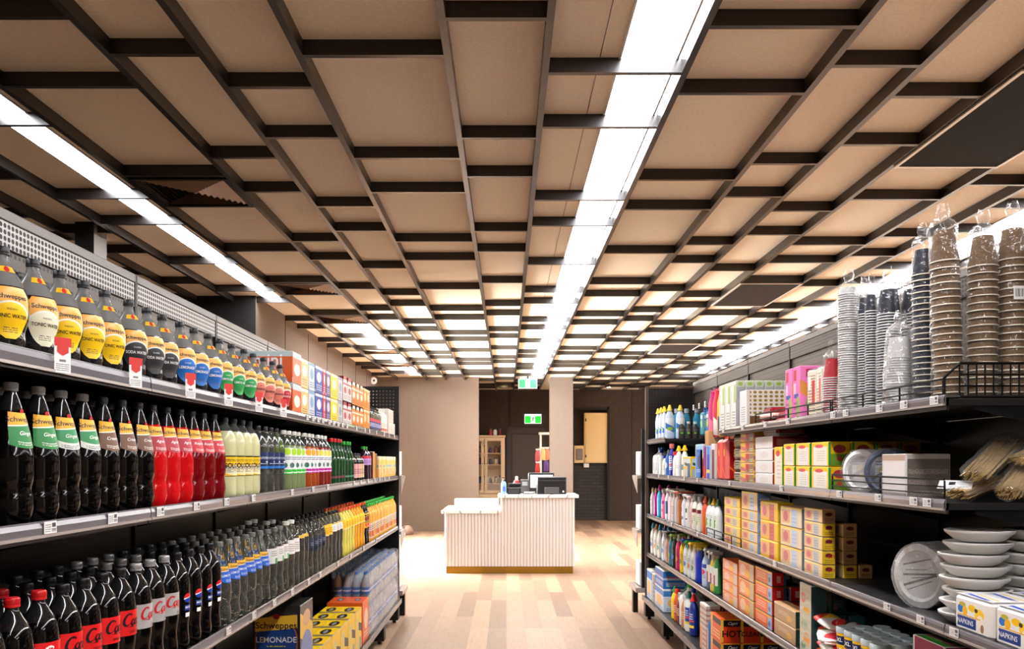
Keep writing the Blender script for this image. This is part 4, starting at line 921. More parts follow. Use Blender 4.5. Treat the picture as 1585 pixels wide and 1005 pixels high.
# second shelf
g = lambda a, b_, n: lin(a, b_, n)
tG = tall((30, 130, 60), 'Ginger', M_cola, M_capg); tGp = tall((40, 140, 80), 'Ginger', M_cola, M_capg, pale=True, tcol=M_txw)
tC = tall((112, 74, 50), 'Creamy', M_cola, M_capk, pale=False); tA = tall((176, 34, 50), 'Agrum', M_red, M_capk); tR = tall((196, 36, 44), 'Raspberry', M_dred, M_capk)
ys = lin(1.79, 3.02, 13)
second = lambda d: True
runs([(tG, 'dark bottle with green label', ys[0:2]), (tGp, 'dark bottle with green and cream label', ys[2:4]), (tC, 'dark bottle with brown label', ys[4:7]), (tA, 'bright red drink bottle', ys[7:10]), (tR, 'dark red drink bottle', ys[10:13])], -1.118, L2, WM, 'cone necked drink bottles, second left shelf', second=lambda d: True, dx=.1, turn=radians(-14))
solo = art('yellow_band', (250, 200, 20), (('R', 0, 1, .93, 1, (60, 50, 10)), ('L', .05, .95, .12, .32, 3, (120, 120, 110)), ('E', .5, .30, .2, .25, (235, 225, 180)), ('L', .35, .65, .2, .42, 3, (90, 90, 90)), ('L', .2, .8, .72, .86, 2, (40, 40, 30)), ('R', 0, 1, 0, .03, (60, 50, 10))))
def solo_x(b, rf):
    for th in (-.45, 1.35, -2.3): b.wrap_text('SOLO', .026, rf, .132, m=1, bold=.035, th0=th, squeeze=.9)
sB = bottle('lemon_drink_bottle', shoulder(.315, .048, .0), M_sololiq, M_capk, .0155, .019, [banded(.09, .172, solo, solo_x, [M_txk], full=True)], air=M_air, airz=.262, lobes=5, lob_h=.02)
wl = art('navy_label', (22, 40, 86), (('R', 0, 1, .02, .16, (40, 120, 200)), ('L', .2, .8, .6, .75, 2, (220, 225, 235)), ('E', .5, .42, .06, .05, (235, 235, 235)), ('L', .25, .75, .3, .38, 1, (220, 220, 220))))
wB = bottle('mineral_water_bottle', shoulder(.30, .045, .08), M_water, M_capk, .0155, .019, [banded(.115, .19, wl, ha=1.7)], air=M_water, lobes=5)
def fl(name, c1, c2, fruit):
    return art(name, (228, 230, 232), (('R', 0, 1, 0, .18, c1), ('L', .1, .9, .04, .14, 1, (240, 240, 240)), ('E', .5, .34, .10, .1, (60, 110, 90)), ('E', .2, .34, .10, .1, (60, 110, 90)), ('E', .8, .34, .10, .1, (60, 110, 90)), ('L', .05, .95, .56, .70, 2, (40, 60, 110)), ('E', .3, .86, .17, .13, fruit), ('E', .7, .86, .17, .13, fruit)))
lB = bottle('flavoured_water_bottle', shoulder(.295, .044, .0), M_lime, M_capw, .0165, .02, [banded(.085, .215, fl('lime_label', (40, 190, 50), 0, (170, 215, 40)), ha=1.6)], air=M_water, airz=.225)
mB_ = bottle('flavoured_water_bottle', shoulder(.295, .044, .0), M_mango, M_capw, .0165, .02, [banded(.085, .215, fl('mango_label', (190, 20, 150), 0, (240, 160, 30)), ha=1.6)], air=M_water, airz=.225)
rB_ = bottle('flavoured_water_bottle', shoulder(.295, .044, .0), M_rasp, M_capw, .0165, .02, [banded(.085, .215, fl('berry_label', (190, 20, 150), 0, (235, 215, 70)), ha=1.6)], air=M_water, airz=.225)
gl1 = art('slim_label', (60, 60, 66), (('R', 0, 1, .3, .7, (140, 40, 50)),)); gl2 = art('slim_label_green', (60, 70, 66), (('R', 0, 1, .2, .8, (60, 150, 110)),)); gl3 = art('pastel_label', (226, 150, 160), (('R', .4, .7, 0, 1, (200, 210, 120)), ('L', .1, .9, .3, .7, 3, (120, 60, 70))))
gR = glassb(M_ggl, M_capr, gl1, .285); gG = glassb(M_ggl, M_capgr, gl2, .275); gD = glassb(M_cola, M_capg, gl1, .275)
pst = bottle('pastel_label_bottle', shoulder(.20, .042, 0), M_cola, M_capk, .014, .016, [banded(.03, .13, gl3, ha=1.5)], air=M_airk, airz=.15)
purp = bottle('purple_label_bottle', shoulder(.255, .046, .06), M_pur, M_capgr, .0165, .018, [banded(.12, .19, art('lilac_label', (190, 150, 210), (('R', 0, 1, .7, 1, (200, 40, 60)), ('L', .1, .9, .2, .6, 3, (90, 60, 120)))), ha=1.6)], air=M_airk, airz=.22)
runs([(sB, 'pale lemon drink bottle with yellow band', [3.135, 3.235, 3.335, 3.435]), (wB, 'clear water bottle with navy label', [3.545, 3.64, 3.735, 3.83]), (lB, 'white capped lime water bottle', [3.95, 4.043, 4.136, 4.229]), (mB_, 'mango water bottle with magenta band', [4.345, 4.438, 4.531]), (rB_, 'berry water bottle with magenta band', [4.66, 4.755, 4.85])], -1.112, L2, WM, 'soft drink bottles along the second left shelf', second=lambda d: 'lemon' in d or 'lime' in d or 'navy' in d, dx=.1)
runs([(gR, 'green glass bottle with red cap', [4.99, 5.09, 5.19, 5.29]), (gG, 'green glass bottle with green cap', [5.40, 5.49, 5.58])], -1.108, L2, WM, 'slim glass bottles on the second left shelf', second=lambda d: True, dx=.085)
runs([(gD, 'dark glass bottle with grey cap', [5.72, 5.81, 5.90, 5.99])], -1.20, L2, WM, 'dark glass bottles on the second left shelf')
runs([(pst, 'short dark bottle with pastel label', [5.68, 5.775, 5.87, 5.965]), (purp, 'purple drink bottle with lilac label', [6.12, 6.24])], -1.11, L2, WM, 'short dark bottles on the second left shelf')
jc_ = art('juice_box_front', (236, 200, 120), (('R', 0, 1, .86, 1, (235, 228, 200)), ('E', .5, .22, .5, .25, (244, 160, 30)), ('R', .1, .9, .5, .62, (70, 170, 120)), ('E', .3, .72, .2, .1, (230, 210, 70))))
jc2 = art('juice_box_red', (238, 214, 130), (('R', 0, 1, .86, 1, (235, 228, 200)), ('E', .5, .22, .5, .25, (240, 150, 40)), ('R', .1, .9, .5, .62, (200, 60, 60)), ('E', .6, .72, .2, .1, (150, 190, 60))))
jc3 = art('juice_box_teal', (232, 206, 120), (('R', 0, 1, .86, 1, (235, 228, 200)), ('E', .5, .22, .5, .25, (246, 170, 30)), ('R', .1, .9, .5, .62, (60, 160, 190)), ('E', .5, .72, .2, .1, (230, 180, 60))))
straw = MB(); straw.tube([(.02, -.03, .12), (.02, -.033, .06), (.005, -.033, .03)], .0025, 5); strawm = straw.mesh('straw', [M_txw])
for k, (jm, nm) in enumerate(((jc_, 'green'), (jc2, 'red'), (jc3, 'teal'))):
    kit = box_kit('juice_carton', 'juice carton', .075, .06, .19, jm, jm, M_capw, extra=[('straw', strawm)])
    yk = [6.72+.085*j for j in range(12)][k::3]
    row(kit, yk, -1.105, L2, nm+' striped juice carton', 'far end of '+WM, LEFT, 'juice cartons at the far end of the second left shelf', jit=.002)
spawn(box_kit('juice_carton', 'juice carton', .09, .07, .225, mat('jc_gold', (210, 150, 50), .4), mat('jc_maroon', (110, 40, 50), .4), M_capw), (-1.11, 6.44, L2), LEFT, 'gold and maroon carton beside the purple drink bottles')
spawn(box_kit('juice_carton', 'juice carton', .08, .07, .21, mat('jc_mar2', (120, 60, 60), .4), mat('jc_gold2', (226, 180, 80), .4), M_capw), (-1.11, 6.56, L2), LEFT, 'dark red carton just before the striped juice cartons')
# third shelf
cR, cZ, cD, cP = coke('red'), coke('zero'), coke('diet'), pepsi(); lem = lemonade()
ys = lin(1.69, 2.975, 14)
blk = lambda d: True
runs([(cR, 'red capped cola bottle with red label', ys[0:3]), (cZ, 'black capped cola bottle with red label', ys[3:7]), (cD, 'silver label diet cola bottle', ys[7:10]), (cP, 'black cola bottle with round swirl emblem', ys[10:14])], -1.112, L3, WL_, 'dark cola bottles on the third left shelf', second=blk, third=lambda d: True, dx=.1, turn=radians(-12), jit=.002)
runs([(lem, 'clear lemonade bottle with blue label', lin(3.085, 3.585, 6))], -1.115, L3, WL_, 'clear bottles on the third left shelf', second=blk, third=blk, dx=.1, turn=radians(-14))
grn = art('white_green_label', (226, 224, 220), (('R', .4, 1, 0, .35, (40, 150, 50)), ('L', .2, .8, .5, .9, 3, (140, 130, 120)), ('E', .75, .75, .2, .16, (230, 170, 40))))
brn = art('white_brown_label', (232, 228, 222), (('R', .62, .95, .05, .35, (84, 50, 40)), ('L', .1, .6, .2, .8, 4, (150, 140, 130)), ('R', .6, .95, .6, .85, (226, 170, 50))))
ylb = art('gold_strip_label', (236, 186, 40), (('L', .2, .8, .3, .7, 1, (60, 50, 40)),)); nvy = art('dark_blue_label', (40, 52, 74), (('R', .2, .8, .1, .3, (20, 20, 24)), ('L', .2, .8, .5, .8, 2, (130, 140, 160))))
yel = art('yellow_label', (248, 196, 20), (('L', .15, .85, .25, .8, 3, (190, 120, 20)), ('R', .0, 1, .0, .05, (240, 240, 220)))); wht = art('white_label', (232, 230, 226), (('L', .15, .85, .2, .8, 3, (150, 150, 150)), ('R', 0, 1, .85, 1, (240, 190, 40))))
kG = clearb('tonic_bottle', grn, .165, .235, ha=1.3); kB = clearb('tonic_bottle', brn, .175, .245, M_capw, ha=1.3, capr=.018, h=.33); kY = clearb('mineral_water_bottle', ylb, .235, .25, M_capk, ha=1.2); kN = clearb('mineral_water_bottle', nvy, .14, .21, M_capk, ha=1.2)
kYl = clearb('lemon_drink_bottle', yel, .19, .255, M_capk); kW = clearb('lemon_drink_bottle', wht, .20, .25, M_capk)
kYY = clearb('yellow_drink_bottle', yel, .185, .25, M_capo, M_yell); kOO = clearb('orange_drink_bottle', yel, .185, .25, M_capo, M_oran)
hot = art('bold_yellow_label', (236, 190, 30), (('E', .5, .62, .42, .16, (120, 20, 30)), ('E', .5, .2, .3, .14, (220, 80, 30)), ('R', .1, .9, .36, .44, (60, 100, 50)))); kHH = clearb('cordial_bottle', hot, .13, .24, M_capo, M_cola)
ce = lin(3.70, 5.98, 24)
runs([(kG, 'clear bottle with white and green label', ce[0:3]), (kB, 'white capped clear bottle with brown square', ce[3:5]), (kY, 'clear bottle with thin gold strip', ce[5:7]), (kN, 'clear bottle with dark blue label', ce[7:11]), (kYl, 'clear bottle with yellow label', ce[11:13]), (kW, 'clear bottle with white label', ce[13:16]), (kYY, 'lemon yellow drink bottle', ce[16:20]), (kOO, 'orange drink bottle', ce[20:24])], -1.112, L3, WL_, 'clear bottles on the third left shelf', second=lambda d: True, third=lambda d: 'green' in d or 'brown' in d, dx=.1)
runs([(kHH, 'dark cordial bottle with bold yellow label', [6.09, 6.19])], -1.112, L3, WL_, 'cordial bottles on the third left shelf', second=blk, dx=.1)
jlab = [art('juice_lab_%d' % k, c, (('L', .1, .9, .3, .9, 5, d_), ('E', .5, .25, .35, .2, e_))) for k, (c, d_, e_) in enumerate((((226, 190, 180), (120, 60, 70), (200, 120, 50)), ((200, 190, 180), (90, 110, 90), (190, 90, 60)), ((236, 200, 90), (180, 60, 40), (240, 150, 30))))]
jp = shoulder(.29, .040, .05)
for k in range(3):
    kit = bottle('juice_bottle', jp, M_juice, M_capgr, .0185, .022, [banded(.03, .15, jlab[k], ha=1.5)], air=M_juice)
    yk = [6.30+.0875*j for j in range(17)][k::3]
    for rr in (0, 1):
        row(kit, [y+.02*rr for y in yk if y+.02*rr < 7.72], -1.108-.09*rr, L3, ['pink', 'grey', 'gold'][k]+' label juice bottle with green cap', ('front row, ' if not rr else 'second row back, ')+WL_, LEFT, 'green capped juice bottles on the third left shelf', jit=.002)
# top shelf: cartons and packets beyond the mixers
def mp(c1, c2, c3): return art('pack_%d_%d_%d_%d' % (c1+(c2[0],)), c1, (('E', .5, .6, .3, .2, c2), ('L', .15, .85, .1, .35, 3, c3), ('R', 0, 1, .9, 1, c2)))
OR = mat('carton_orange', (226, 98, 30), .45); ORS = art('orange_carton_side', (226, 98, 30), (('R', 0, 1, .82, 1, (205, 215, 215)), ('E', .5, .45, .35, .2, (236, 226, 216))))
big = box_kit('drinks_carton', 'carton', .17, .34, .16, ORS, art('orange_carton_end', (224, 92, 34), (('R', 0, 1, .84, 1, (190, 206, 206)),)), mat('carton_top_grey', (196, 208, 208), .4), stexts=[('mini', .088, -.045, .112, M_txw, -1, 0, .016)])
spawn(big, (-1.25, 4.10, L1), LEFT, 'orange drinks carton under the mini carton, top left shelf'); spawn(big, (-1.25, 4.10, L1+.162), LEFT, 'orange mini drinks carton on top of its twin, top left shelf')
cartons = [(4.275, .16, (226, 190, 120), (240, 236, 226), (150, 110, 60), 'cream'), (4.43, .14, (196, 208, 212), (120, 160, 190), (90, 100, 110), 'grey and blue'), (4.60, .19, (38, 62, 150), (226, 232, 240), (210, 220, 235), 'royal blue'), (4.735, .07, (214, 40, 60), (240, 220, 220), (240, 220, 220), 'red'), (4.84, .13, (92, 60, 120), (220, 210, 230), (200, 190, 215), 'purple'), (5.01, .20, (240, 214, 30), (246, 240, 200), (150, 130, 30), 'yellow'), (5.19, .15, (196, 196, 194), (150, 150, 160), (110, 110, 110), 'pale grey')]
for (y, w, c1, c2, c3, n) in cartons:
    kit = box_kit('drinks_carton', 'carton', w-.008, .2, .155, mp(c1, c2, c3), mp(c1, c2, c3), mat('ct_%d_%d_%d' % c1, c1, .4))
    for lv in (0, 1): spawn(kit, (-1.185, y, L1+.157*lv), LEFT, '%s carton, %s layer on the far half of top left shelf' % (n, ('lower', 'upper')[lv]), 'small cartons on the top left shelf')
def pouch_kit(w, d, h, c1, c2, c3, name='drink_multipack'):
    """six pack of little bottles in a card sleeve with sloping shoulders"""
    b = MB(); m1, m2 = mp(c1, c2, c3), mat('pk_%d_%d_%d' % c3, c3, .4)
    P = [(-w/2, 0), (w/2, 0), (w/2, h*.7), (w*.28, h*.96), (-w*.28, h*.96), (-w/2, h*.7)]
    b.quad([(x, -d/2, z) for x, z in P[:3]]+[(-w/2, -d/2, h*.7)], 0); b.quad([(P[i][0], -d/2, P[i][1]) for i in (5, 2, 3, 4)], 0, [(0, .8), (1, .8), (.8, 1), (.2, 1)])
    b.quad([(w/2, d/2, 0), (-w/2, d/2, 0), (-w/2, d/2, h*.7), (w/2, d/2, h*.7)], 0); b.quad([(w/2, d/2, h*.7), (-w/2, d/2, h*.7), (-w*.28, d/2, h*.96), (w*.28, d/2, h*.96)], 0)
    for i in range(1, 6):
        p, q = P[i], P[(i+1) % 6]; b.quad([(p[0], -d/2, p[1]), (p[0], d/2, p[1]), (q[0], d/2, q[1]), (q[0], -d/2, q[1])], 1)
    b.quad([(-w/2, d/2, 0), (w/2, d/2, 0), (w/2, -d/2, 0), (-w/2, -d/2, 0)], 1)
    parts = [('sleeve', b.mesh('sleeve', [m1, m2]))]
    cm = MB(); cm.lathe([(.012, 0), (.02, .008), (.02, .03)], 10); mm = cm.mesh('bottle_base', [M_dred])
    q = MB(); q.box(-w*.2, w*.2, -d*.05, d*.05, h*.955, h*1.0, c=.003); parts.append(('handle', q.mesh('handle', [m2])))
    return (name, 'multipack', parts)
for j, y in enumerate((5.345, 5.495)):
    for lv in (0, 1): spawn(pouch_kit(.145, .2, .17, (226, 216, 210), (180, 60, 60), (96, 24, 34)), (-1.185, y, L1+.172*lv), LEFT, '%s maroon and white multipack, %s layer of top left shelf' % (('nearer', 'farther')[j], ('lower', 'upper')[lv]), 'multipacks on the top left shelf')
for j, y in enumerate((5.65, 5.80, 5.95)):
    for lv in ((0, 1) if j < 2 else (0, 1)): spawn(pouch_kit(.145, .2, .165, (230, 130, 40), (236, 226, 210), (24, 22, 22)), (-1.185, y, L1+.167*lv), LEFT, '%s black and orange multipack, %s layer of top left shelf' % (('nearest', 'middle', 'farthest')[j], ('lower', 'upper')[lv]), 'multipacks on the top left shelf')
ob = box_kit('drinks_carton', 'carton', .13, .18, .16, mp((236, 140, 40), (250, 220, 180), (150, 70, 20)), mp((236, 140, 40), (250, 220, 180), (150, 70, 20)))
for j, y in enumerate((6.10, 6.24)):
    for lv in (0, 1): spawn(ob, (-1.175, y, L1+.162*lv), LEFT, '%s plain orange carton, %s layer of top left shelf' % (('nearer', 'farther')[j], ('lower', 'upper')[lv]), 'orange cartons on the top left shelf')
bb = clearb('small_tonic_bottle', art('navy_lab2', (60, 70, 130), (('R', 0, 1, .7, 1, (200, 60, 70)), ('L', .1, .9, .2, .6, 3, (225, 225, 235)))), .03, .11, M_capk, None, h=.20, r=.033, waist=0, capr=.011)
row(bb, [6.36+.075*j for j in range(7)], -1.11, L1, 'small bottle with navy label', WT, LEFT, 'small bottles on the top left shelf')
bc = clearb('small_mixer_bottle', art('cream_lab2', (232, 222, 206), (('R', 0, 1, .0, .25, (190, 90, 70)), ('L', .1, .9, .4, .8, 3, (150, 140, 130)))), .03, .12, M_capw, mat('milky_drink', (224, 214, 200), .3), h=.21, r=.034, waist=0, capr=.011)
row(bc, [6.92+.078*j for j in range(4)], -1.11, L1, 'small milky bottle with cream label', WT, LEFT, 'small bottles on the top left shelf'); row(bc, [6.94+.078*j for j in range(4)], -1.20, L1, 'small milky bottle with cream label', 'back row, '+WT, LEFT, 'small bottles on the top left shelf')
wc = art('white_box_front', (222, 216, 206), (('L', .1, .9, .2, .8, 6, (180, 170, 160)), ('R', 0, .12, 0, 1, (200, 180, 160)))); wk = box_kit('white_packet', 'packet', .1, .2, .12, wc, wc, M_white)
for j in range(4):
    for lv in (0, 1):
        if lv and j == 3: continue
        spawn(wk, (-1.175, 7.28+.108*j, L1+.122*lv), LEFT, '%s small white packet, %s layer at far end of top left shelf' % (('nearest', 'second', 'third', 'farthest')[j], ('lower', 'upper')[lv]), 'white packets at the far end of the top left shelf')
# bottom left shelf
lem_end = art('bottle_carton_end', (16, 16, 18), (('D', 0, 1, .0, 1, 34, 50, .12, (200, 200, 205)), ('E', .5, .50, .46, .38, (190, 96, 40)), ('E', .5, .50, .44, .365, (34, 66, 130)), ('S', .05, .95, .64, .83, -.06, (236, 186, 60)), ('E', .5, .86, .07, .04, (170, 30, 40)), ('L', .3, .7, .43, .47, 1, (200, 190, 80))), rough=.3)
lem_side = art('bottle_carton_side', (40, 42, 50), (('D', 0, 1, .0, 1, 34, 50, .12, (190, 190, 195)), ('S', .0, 1, .55, .9, .25, (236, 190, 60)), ('E', .5, .2, .5, .4, (110, 130, 180)), ('E', .5, .78, .3, .12, (216, 170, 120))), rough=.3)
r_ = box_kit('lemonade_carton', 'carton', .26, .24, .36, lem_side, lem_end, M_txk, stexts=[('Schweppes', .047, .0, .262, M_txk, -1, .0, .012), ('LEMONADE', .039, .0, .19, M_txw, -1, 0, .008)], extra=[])
spawn(box_kit('lemonade_carton', 'carton', .26, .24, .25, lem_side, lem_end, M_txk), (-1.155, 4.115, .237), LEFT, 'dark carton underneath the tall lemonade carton, bottom left shelf')
spawn(r_, (-1.155, 4.115, .489), LEFT, 'dark carton with blue lemonade shield, bottom left shelf')
yc_ = art('yellow_can_carton', (246, 200, 20), (('E', .3, .45, .22, .4, (206, 200, 180)), ('E', .3, .45, .14, .3, (246, 200, 20)), ('R', .62, .9, 0, .3, (150, 150, 150)), ('S', .5, 1, .6, .8, .2, (60, 50, 20)))); yt = art('yellow_can_top', (246, 202, 20), (('E', .5, .5, .34, .26, (30, 28, 24)), ('E', .5, .5, .22, .1, (150, 146, 136)), ('R', 0, .12, 0, 1, (120, 116, 100))))
yk_ = box_kit('can_carton', 'carton', .235, .26, .29, yc_, yc_, yt)
for j in range(6): spawn(yk_, (-1.175, 4.40+.243*j, .237), LEFT, '%syellow carton of cans, bottom left shelf' % ordn(j, 6), 'yellow can cartons on the bottom left shelf')
oc_ = art('orange_can_carton', (226, 100, 36), (('E', .55, .55, .3, .25, (236, 200, 170)), ('R', 0, 1, .0, .06, (200, 80, 30)), ('L', .2, .8, .15, .3, 2, (240, 220, 200)))); ot = art('orange_can_top', (232, 96, 40), (('R', .3, .7, .3, .6, (30, 30, 40)), ('R', .4, .6, .36, .54, (150, 190, 220))))
spawn(box_kit('can_carton', 'carton', .26, .26, .31, oc_, oc_, ot), (-1.175, 5.90, .237), LEFT, 'orange carton of cans beside the water packs, bottom left shelf')
# shrink wrapped water packs
wb_prof = smooth([(.024, 0), (.032, .006), (.033, .05), (.031, .08), (.033, .11), (.032, .15), (.022, .19), (.012, .21), (.012, .222)])
wbm = MB(); wbm.lathe(wb_prof, 12); WBM = wbm.mesh('bottle', [mat('pack_water', (205, 216, 224), .08, 0, .6, trans=.4, ior=1.2)]); WCM = cap_mesh(.0135, .22, .016, mat('cap_blue', (40, 110, 190), .4), 10, ring=False)
wlm = MB(); wlm.lathe([(.0336, .07), (.0336, .125)], 12, cap0=False, cap1=False); WLM = wlm.mesh('label', [art('water_pack_label', (60, 120, 190), (('R', 0, 1, .4, .6, (220, 230, 240)), ('R', .3, .6, 0, .4, (60, 150, 70))))])
M_film = film_mat(); M_film2 = film_mat('crinkled_film', .5, rough=.2); M_film3 = film_mat('pack_film', .20, rough=.1)
def film_box(w, d, h, seed=0, m=None, amp=.013):
    rnd = random.Random(seed); b = MB(); nx, nz = 8, 7
    for (ux, uy, o) in (((1, 0), (0, -1), d/2), ((0, 1), (1, 0), w/2), ((-1, 0), (0, 1), d/2), ((0, -1), (-1, 0), w/2)):
        L = w if ux[0] else d; n = len(b.v)
        for j in range(nz+1):
            for i in range(nx+1):
                t = (i/nx-.5)*L; k = rnd.uniform(-amp, amp)*(0 if i in (0, nx) else 1)+.004; s_ = h*j/nz
                b.v.append((ux[0]*t+uy[0]*(o+k), ux[1]*t+uy[1]*(o+k), s_))
        for j in range(nz):
            for i in range(nx): a = n+j*(nx+1)+i; b.face((a, a+1, a+nx+2, a+nx+1), 0, None, True)
    n = len(b.v)
    for j in range(nx+1):
        for i in range(nx+1): b.v.append(((i/nx-.5)*w, (j/nx-.5)*d, h+(rnd.uniform(-amp, amp) if 0 < i < nx and 0 < j < nx else 0)))
    for j in range(nx):
        for i in range(nx): a = n+j*(nx+1)+i; b.face((a, a+1, a+nx+2, a+nx+1), 0, None, True)
    return b.mesh('shrink_film', [m or M_film3])
FB = [film_box(.215, .28, .243, s) for s in range(3)]
def water_pack(loc, label, k, rz=LEFT):
    r = empty('water_pack', loc, rz, label=label, cat='water pack', group='shrink wrapped water packs on the bottom left shelf')
    for i in range(3):
        for j in range(4):
            if j == 3 and 0 < i < 2: continue
            o = bpy.data.objects.new('bottle', WBM); COL.objects.link(o); o.parent = r; o.location = ((i-1)*.07, -.105+j*.07, 0)
            for nm, me in (('cap', WCM), ('label', WLM)): q = bpy.data.objects.new(nm, me); COL.objects.link(q); q.parent = o
    o = bpy.data.objects.new('shrink_film', FB[k % 3]); COL.objects.link(o); o.parent = r
for j in range(7):
    for lv in (0, 1): water_pack((-1.19, 6.175+.232*j, .237+.25*lv), '%swater pack, %s layer on the bottom left shelf' % (ordn(j, 7), ('lower', 'upper')[lv]), j+lv)
# ------------------------------------------------------------------ right shelves
X1 = 1.43
def yx(x, X=X1): return 1230*X/(x-784)
def rsp(kit, x, y, z, lab, group=None, turn=0, sc=1): return spawn(kit, (x, y, z), RIGHT+turn, lab, group, sc)
WR = {1: 'top right shelf', 2: 'second right shelf', 3: 'third right shelf', 4: 'fourth right shelf', 5: 'bottom right shelf'}
# a box that fills a run of the shelf: near / far y, near x, far x, height
def rbox(name, cat, ya, yb, xa, xb, z, h, front, side, top, lab, group=None, **k):
    kit = box_kit(name, cat, abs(yb-ya)-.002, abs(xb-xa)-.002, h-.001, front, side, top, **k)
    return rsp(kit, (xa+xb)/2, (ya+yb)/2, z, lab, group)
# ---- top right shelf: white foil boxes, spotted box, napkins, pink boxes
wfr = art('foil_box_front', (232, 234, 226), (('R', .62, 1, .55, .93, (180, 200, 120)), ('R', 0, .3, 0, 1, (214, 218, 206)), ('L', .35, .9, .1, .4, 5, (150, 130, 130)), ('R', .0, 1, .93, 1, (226, 232, 206))))
wsd = art('foil_box_end', (168, 168, 172), (('R', 0, 1, .88, 1, (196, 204, 176)), ('E', .5, .94, .3, .04, (150, 180, 80)), ('R', 0, .05, 0, 1, (210, 210, 212)), ('R', 0, 1, 0, .62, (178, 178, 182))))
for i in range(3):
    for j in range(6):
        y0 = 4.94+.13*i; x0 = 1.425+.06*j
        rbox('foil_box', 'box', y0, y0+.128, x0, x0+.058, R1, .302, wfr, wsd, mat('foil_top', (214, 220, 200), .4), '%s white foil box, %s row deep on the top right shelf' % (('nearest', 'middle', 'farthest')[i], ORD[j] if j else 'front'), 'tall white boxes on the top right shelf')
sp1 = art('spotted_box_end', (236, 232, 220), (('D', .02, .98, .3, 1, 9, 9, .33, (150, 130, 40)), ('R', 0, .30, 0, .3, (110, 80, 40)), ('R', .3, 1, .0, .34, (150, 30, 36)), ('R', .0, .06, 0, 1, (236, 226, 216))))
sp2 = art('spotted_box_front', (228, 228, 226), (('L', .2, .8, .15, .6, 7, (150, 150, 150)),))
rbox('spotted_box', 'box', 4.72, 4.86, 1.425, 1.72, R1, .225, sp2, sp1, M_white, 'white box with olive dot pattern, behind the red napkins')
M_nap = art('red_napkin', (160, 22, 34), (('L', .1, .9, .3, .7, 2, (200, 180, 170)),)); M_napw = art('white_red_napkin', (230, 214, 200), (('S', 0, 1, .2, .5, .3, (190, 40, 44)),))
for k, (y, x, z, n, t, m_) in enumerate(((4.44, 1.55, 0, 'lower', .0, M_nap), (4.42, 1.54, .033, 'middle', .12, M_napw), (4.45, 1.56, .066, 'upper', -.1, M_nap), (4.22, 1.56, 0, 'lower near', .05, M_nap), (4.22, 1.57, .033, 'upper near', -.06, M_nap))):
    kit = box_kit('napkin_pack', 'napkin pack', .18, .2, .031, m_, m_, m_, c=.008, parts_name='packet')
    rsp(kit, x, y, R1+z+.0, '%s flat red napkin pack behind the low wire fence, top right shelf' % n, 'flat red napkin packs', t)
pk = art('pink_box_front', (232, 110, 176), (('R', .1, .5, .75, .95, (190, 30, 50)), ('R', .1, .4, .5, .7, (250, 200, 225)), ('R', .15, .8, .42, .5, (50, 70, 160)), ('E', .7, .25, .25, .2, (140, 180, 80)), ('L', .1, .6, .1, .4, 3, (170, 60, 120))))
for j in range(2):
    for i in range(2): rbox('pink_box', 'box', 3.90+.11*i, 4.0+.11*i, 1.44+.15*j, 1.58+.15*j, R1, .27, pk, art('pink_box_side', (236, 130, 190), (('S', 0, 1, .5, .75, .3, (226, 150, 70)), ('R', .2, .8, .8, .95, (190, 40, 90)), ('E', .5, .3, .3, .2, (120, 190, 90)))), mat('pink_top', (236, 150, 200), .4), '%s pink box, %s row on the top right shelf' % (('nearer', 'farther')[i], ('front', 'back')[j]), 'pink boxes on the top right shelf')
cut = art('cutlery_pack', (226, 216, 196), (('L', .05, .95, .05, .95, 14, (150, 120, 80)), ('R', .55, .9, .3, .8, (200, 60, 60)), ('R', .1, .4, .6, .9, (240, 236, 226))))
for i, (y, x, t, n) in enumerate(((3.82, 1.49, .1, 'farther'), (3.70, 1.48, -.12, 'nearer'), (3.80, 1.62, .05, 'back'))):
    rsp(box_kit('serviette_pack', 'napkin pack', .1, .05, .24, cut, cut, M_white, c=.01, parts_name='packet'), x, y, R1, n+' upright striped serviette pack beside the pink boxes', 'upright serviette packs', t)
# ---- stacks of cups
def cup_mesh(r0, r1, h, m, rim, inside=None, seg=24):
    "inverted cup: open rim at the bottom, base at the top"
    b = MB(); b.lathe([(r1+.0022, 0, 1), (r1+.003, .002, 1), (r1+.0022, .0042, 1), (r1, .0045, 0), (r0, h, 0), (r0-.003, h, 1), (r0-.004, h-.005, 1)], seg, cap0=False, cap1=True)
    return b.mesh('cup', [m, rim])
def tube_film(r, h, m, seed, r1=None, topcone=True):
    rnd = random.Random(seed); b = MB(); seg, nz = 20, 14; r1 = r1 or r
    pr = []
    for j in range(nz+1): pr.append(((r+(r1-r)*j/nz), h*j/nz))
    if topcone: pr += [(r1*.8, h+.012), (r1*.35, h+.028), (r1*.5, h+.05), (r1*.3, h+.075)]
    b.lathe(pr, seg, cap0=False, cap1=False)
    b.v = [(x*(1+rnd.uniform(-.05, .09)), y*(1+rnd.uniform(-.05, .09)), z+rnd.uniform(-.008, .008)) for x, y, z in b.v]
    return b.mesh('plastic_sleeve', [m])
M_brown = noisy('brown_ripple_cup', (84, 62, 38), (122, 94, 60), scale=300, rough=.7, stretch=(1, 1, 1)); M_rimc = mat('cream_rim', (232, 222, 200), .5)
M_navy = mat('navy_cup', (22, 26, 40), .4); M_redc = mat('red_cup', (176, 20, 34), .3); M_whc = mat('white_cup', (226, 224, 220), .35); M_clrc = mat('frosted_cup', (214, 214, 210), .25, trans=.3)
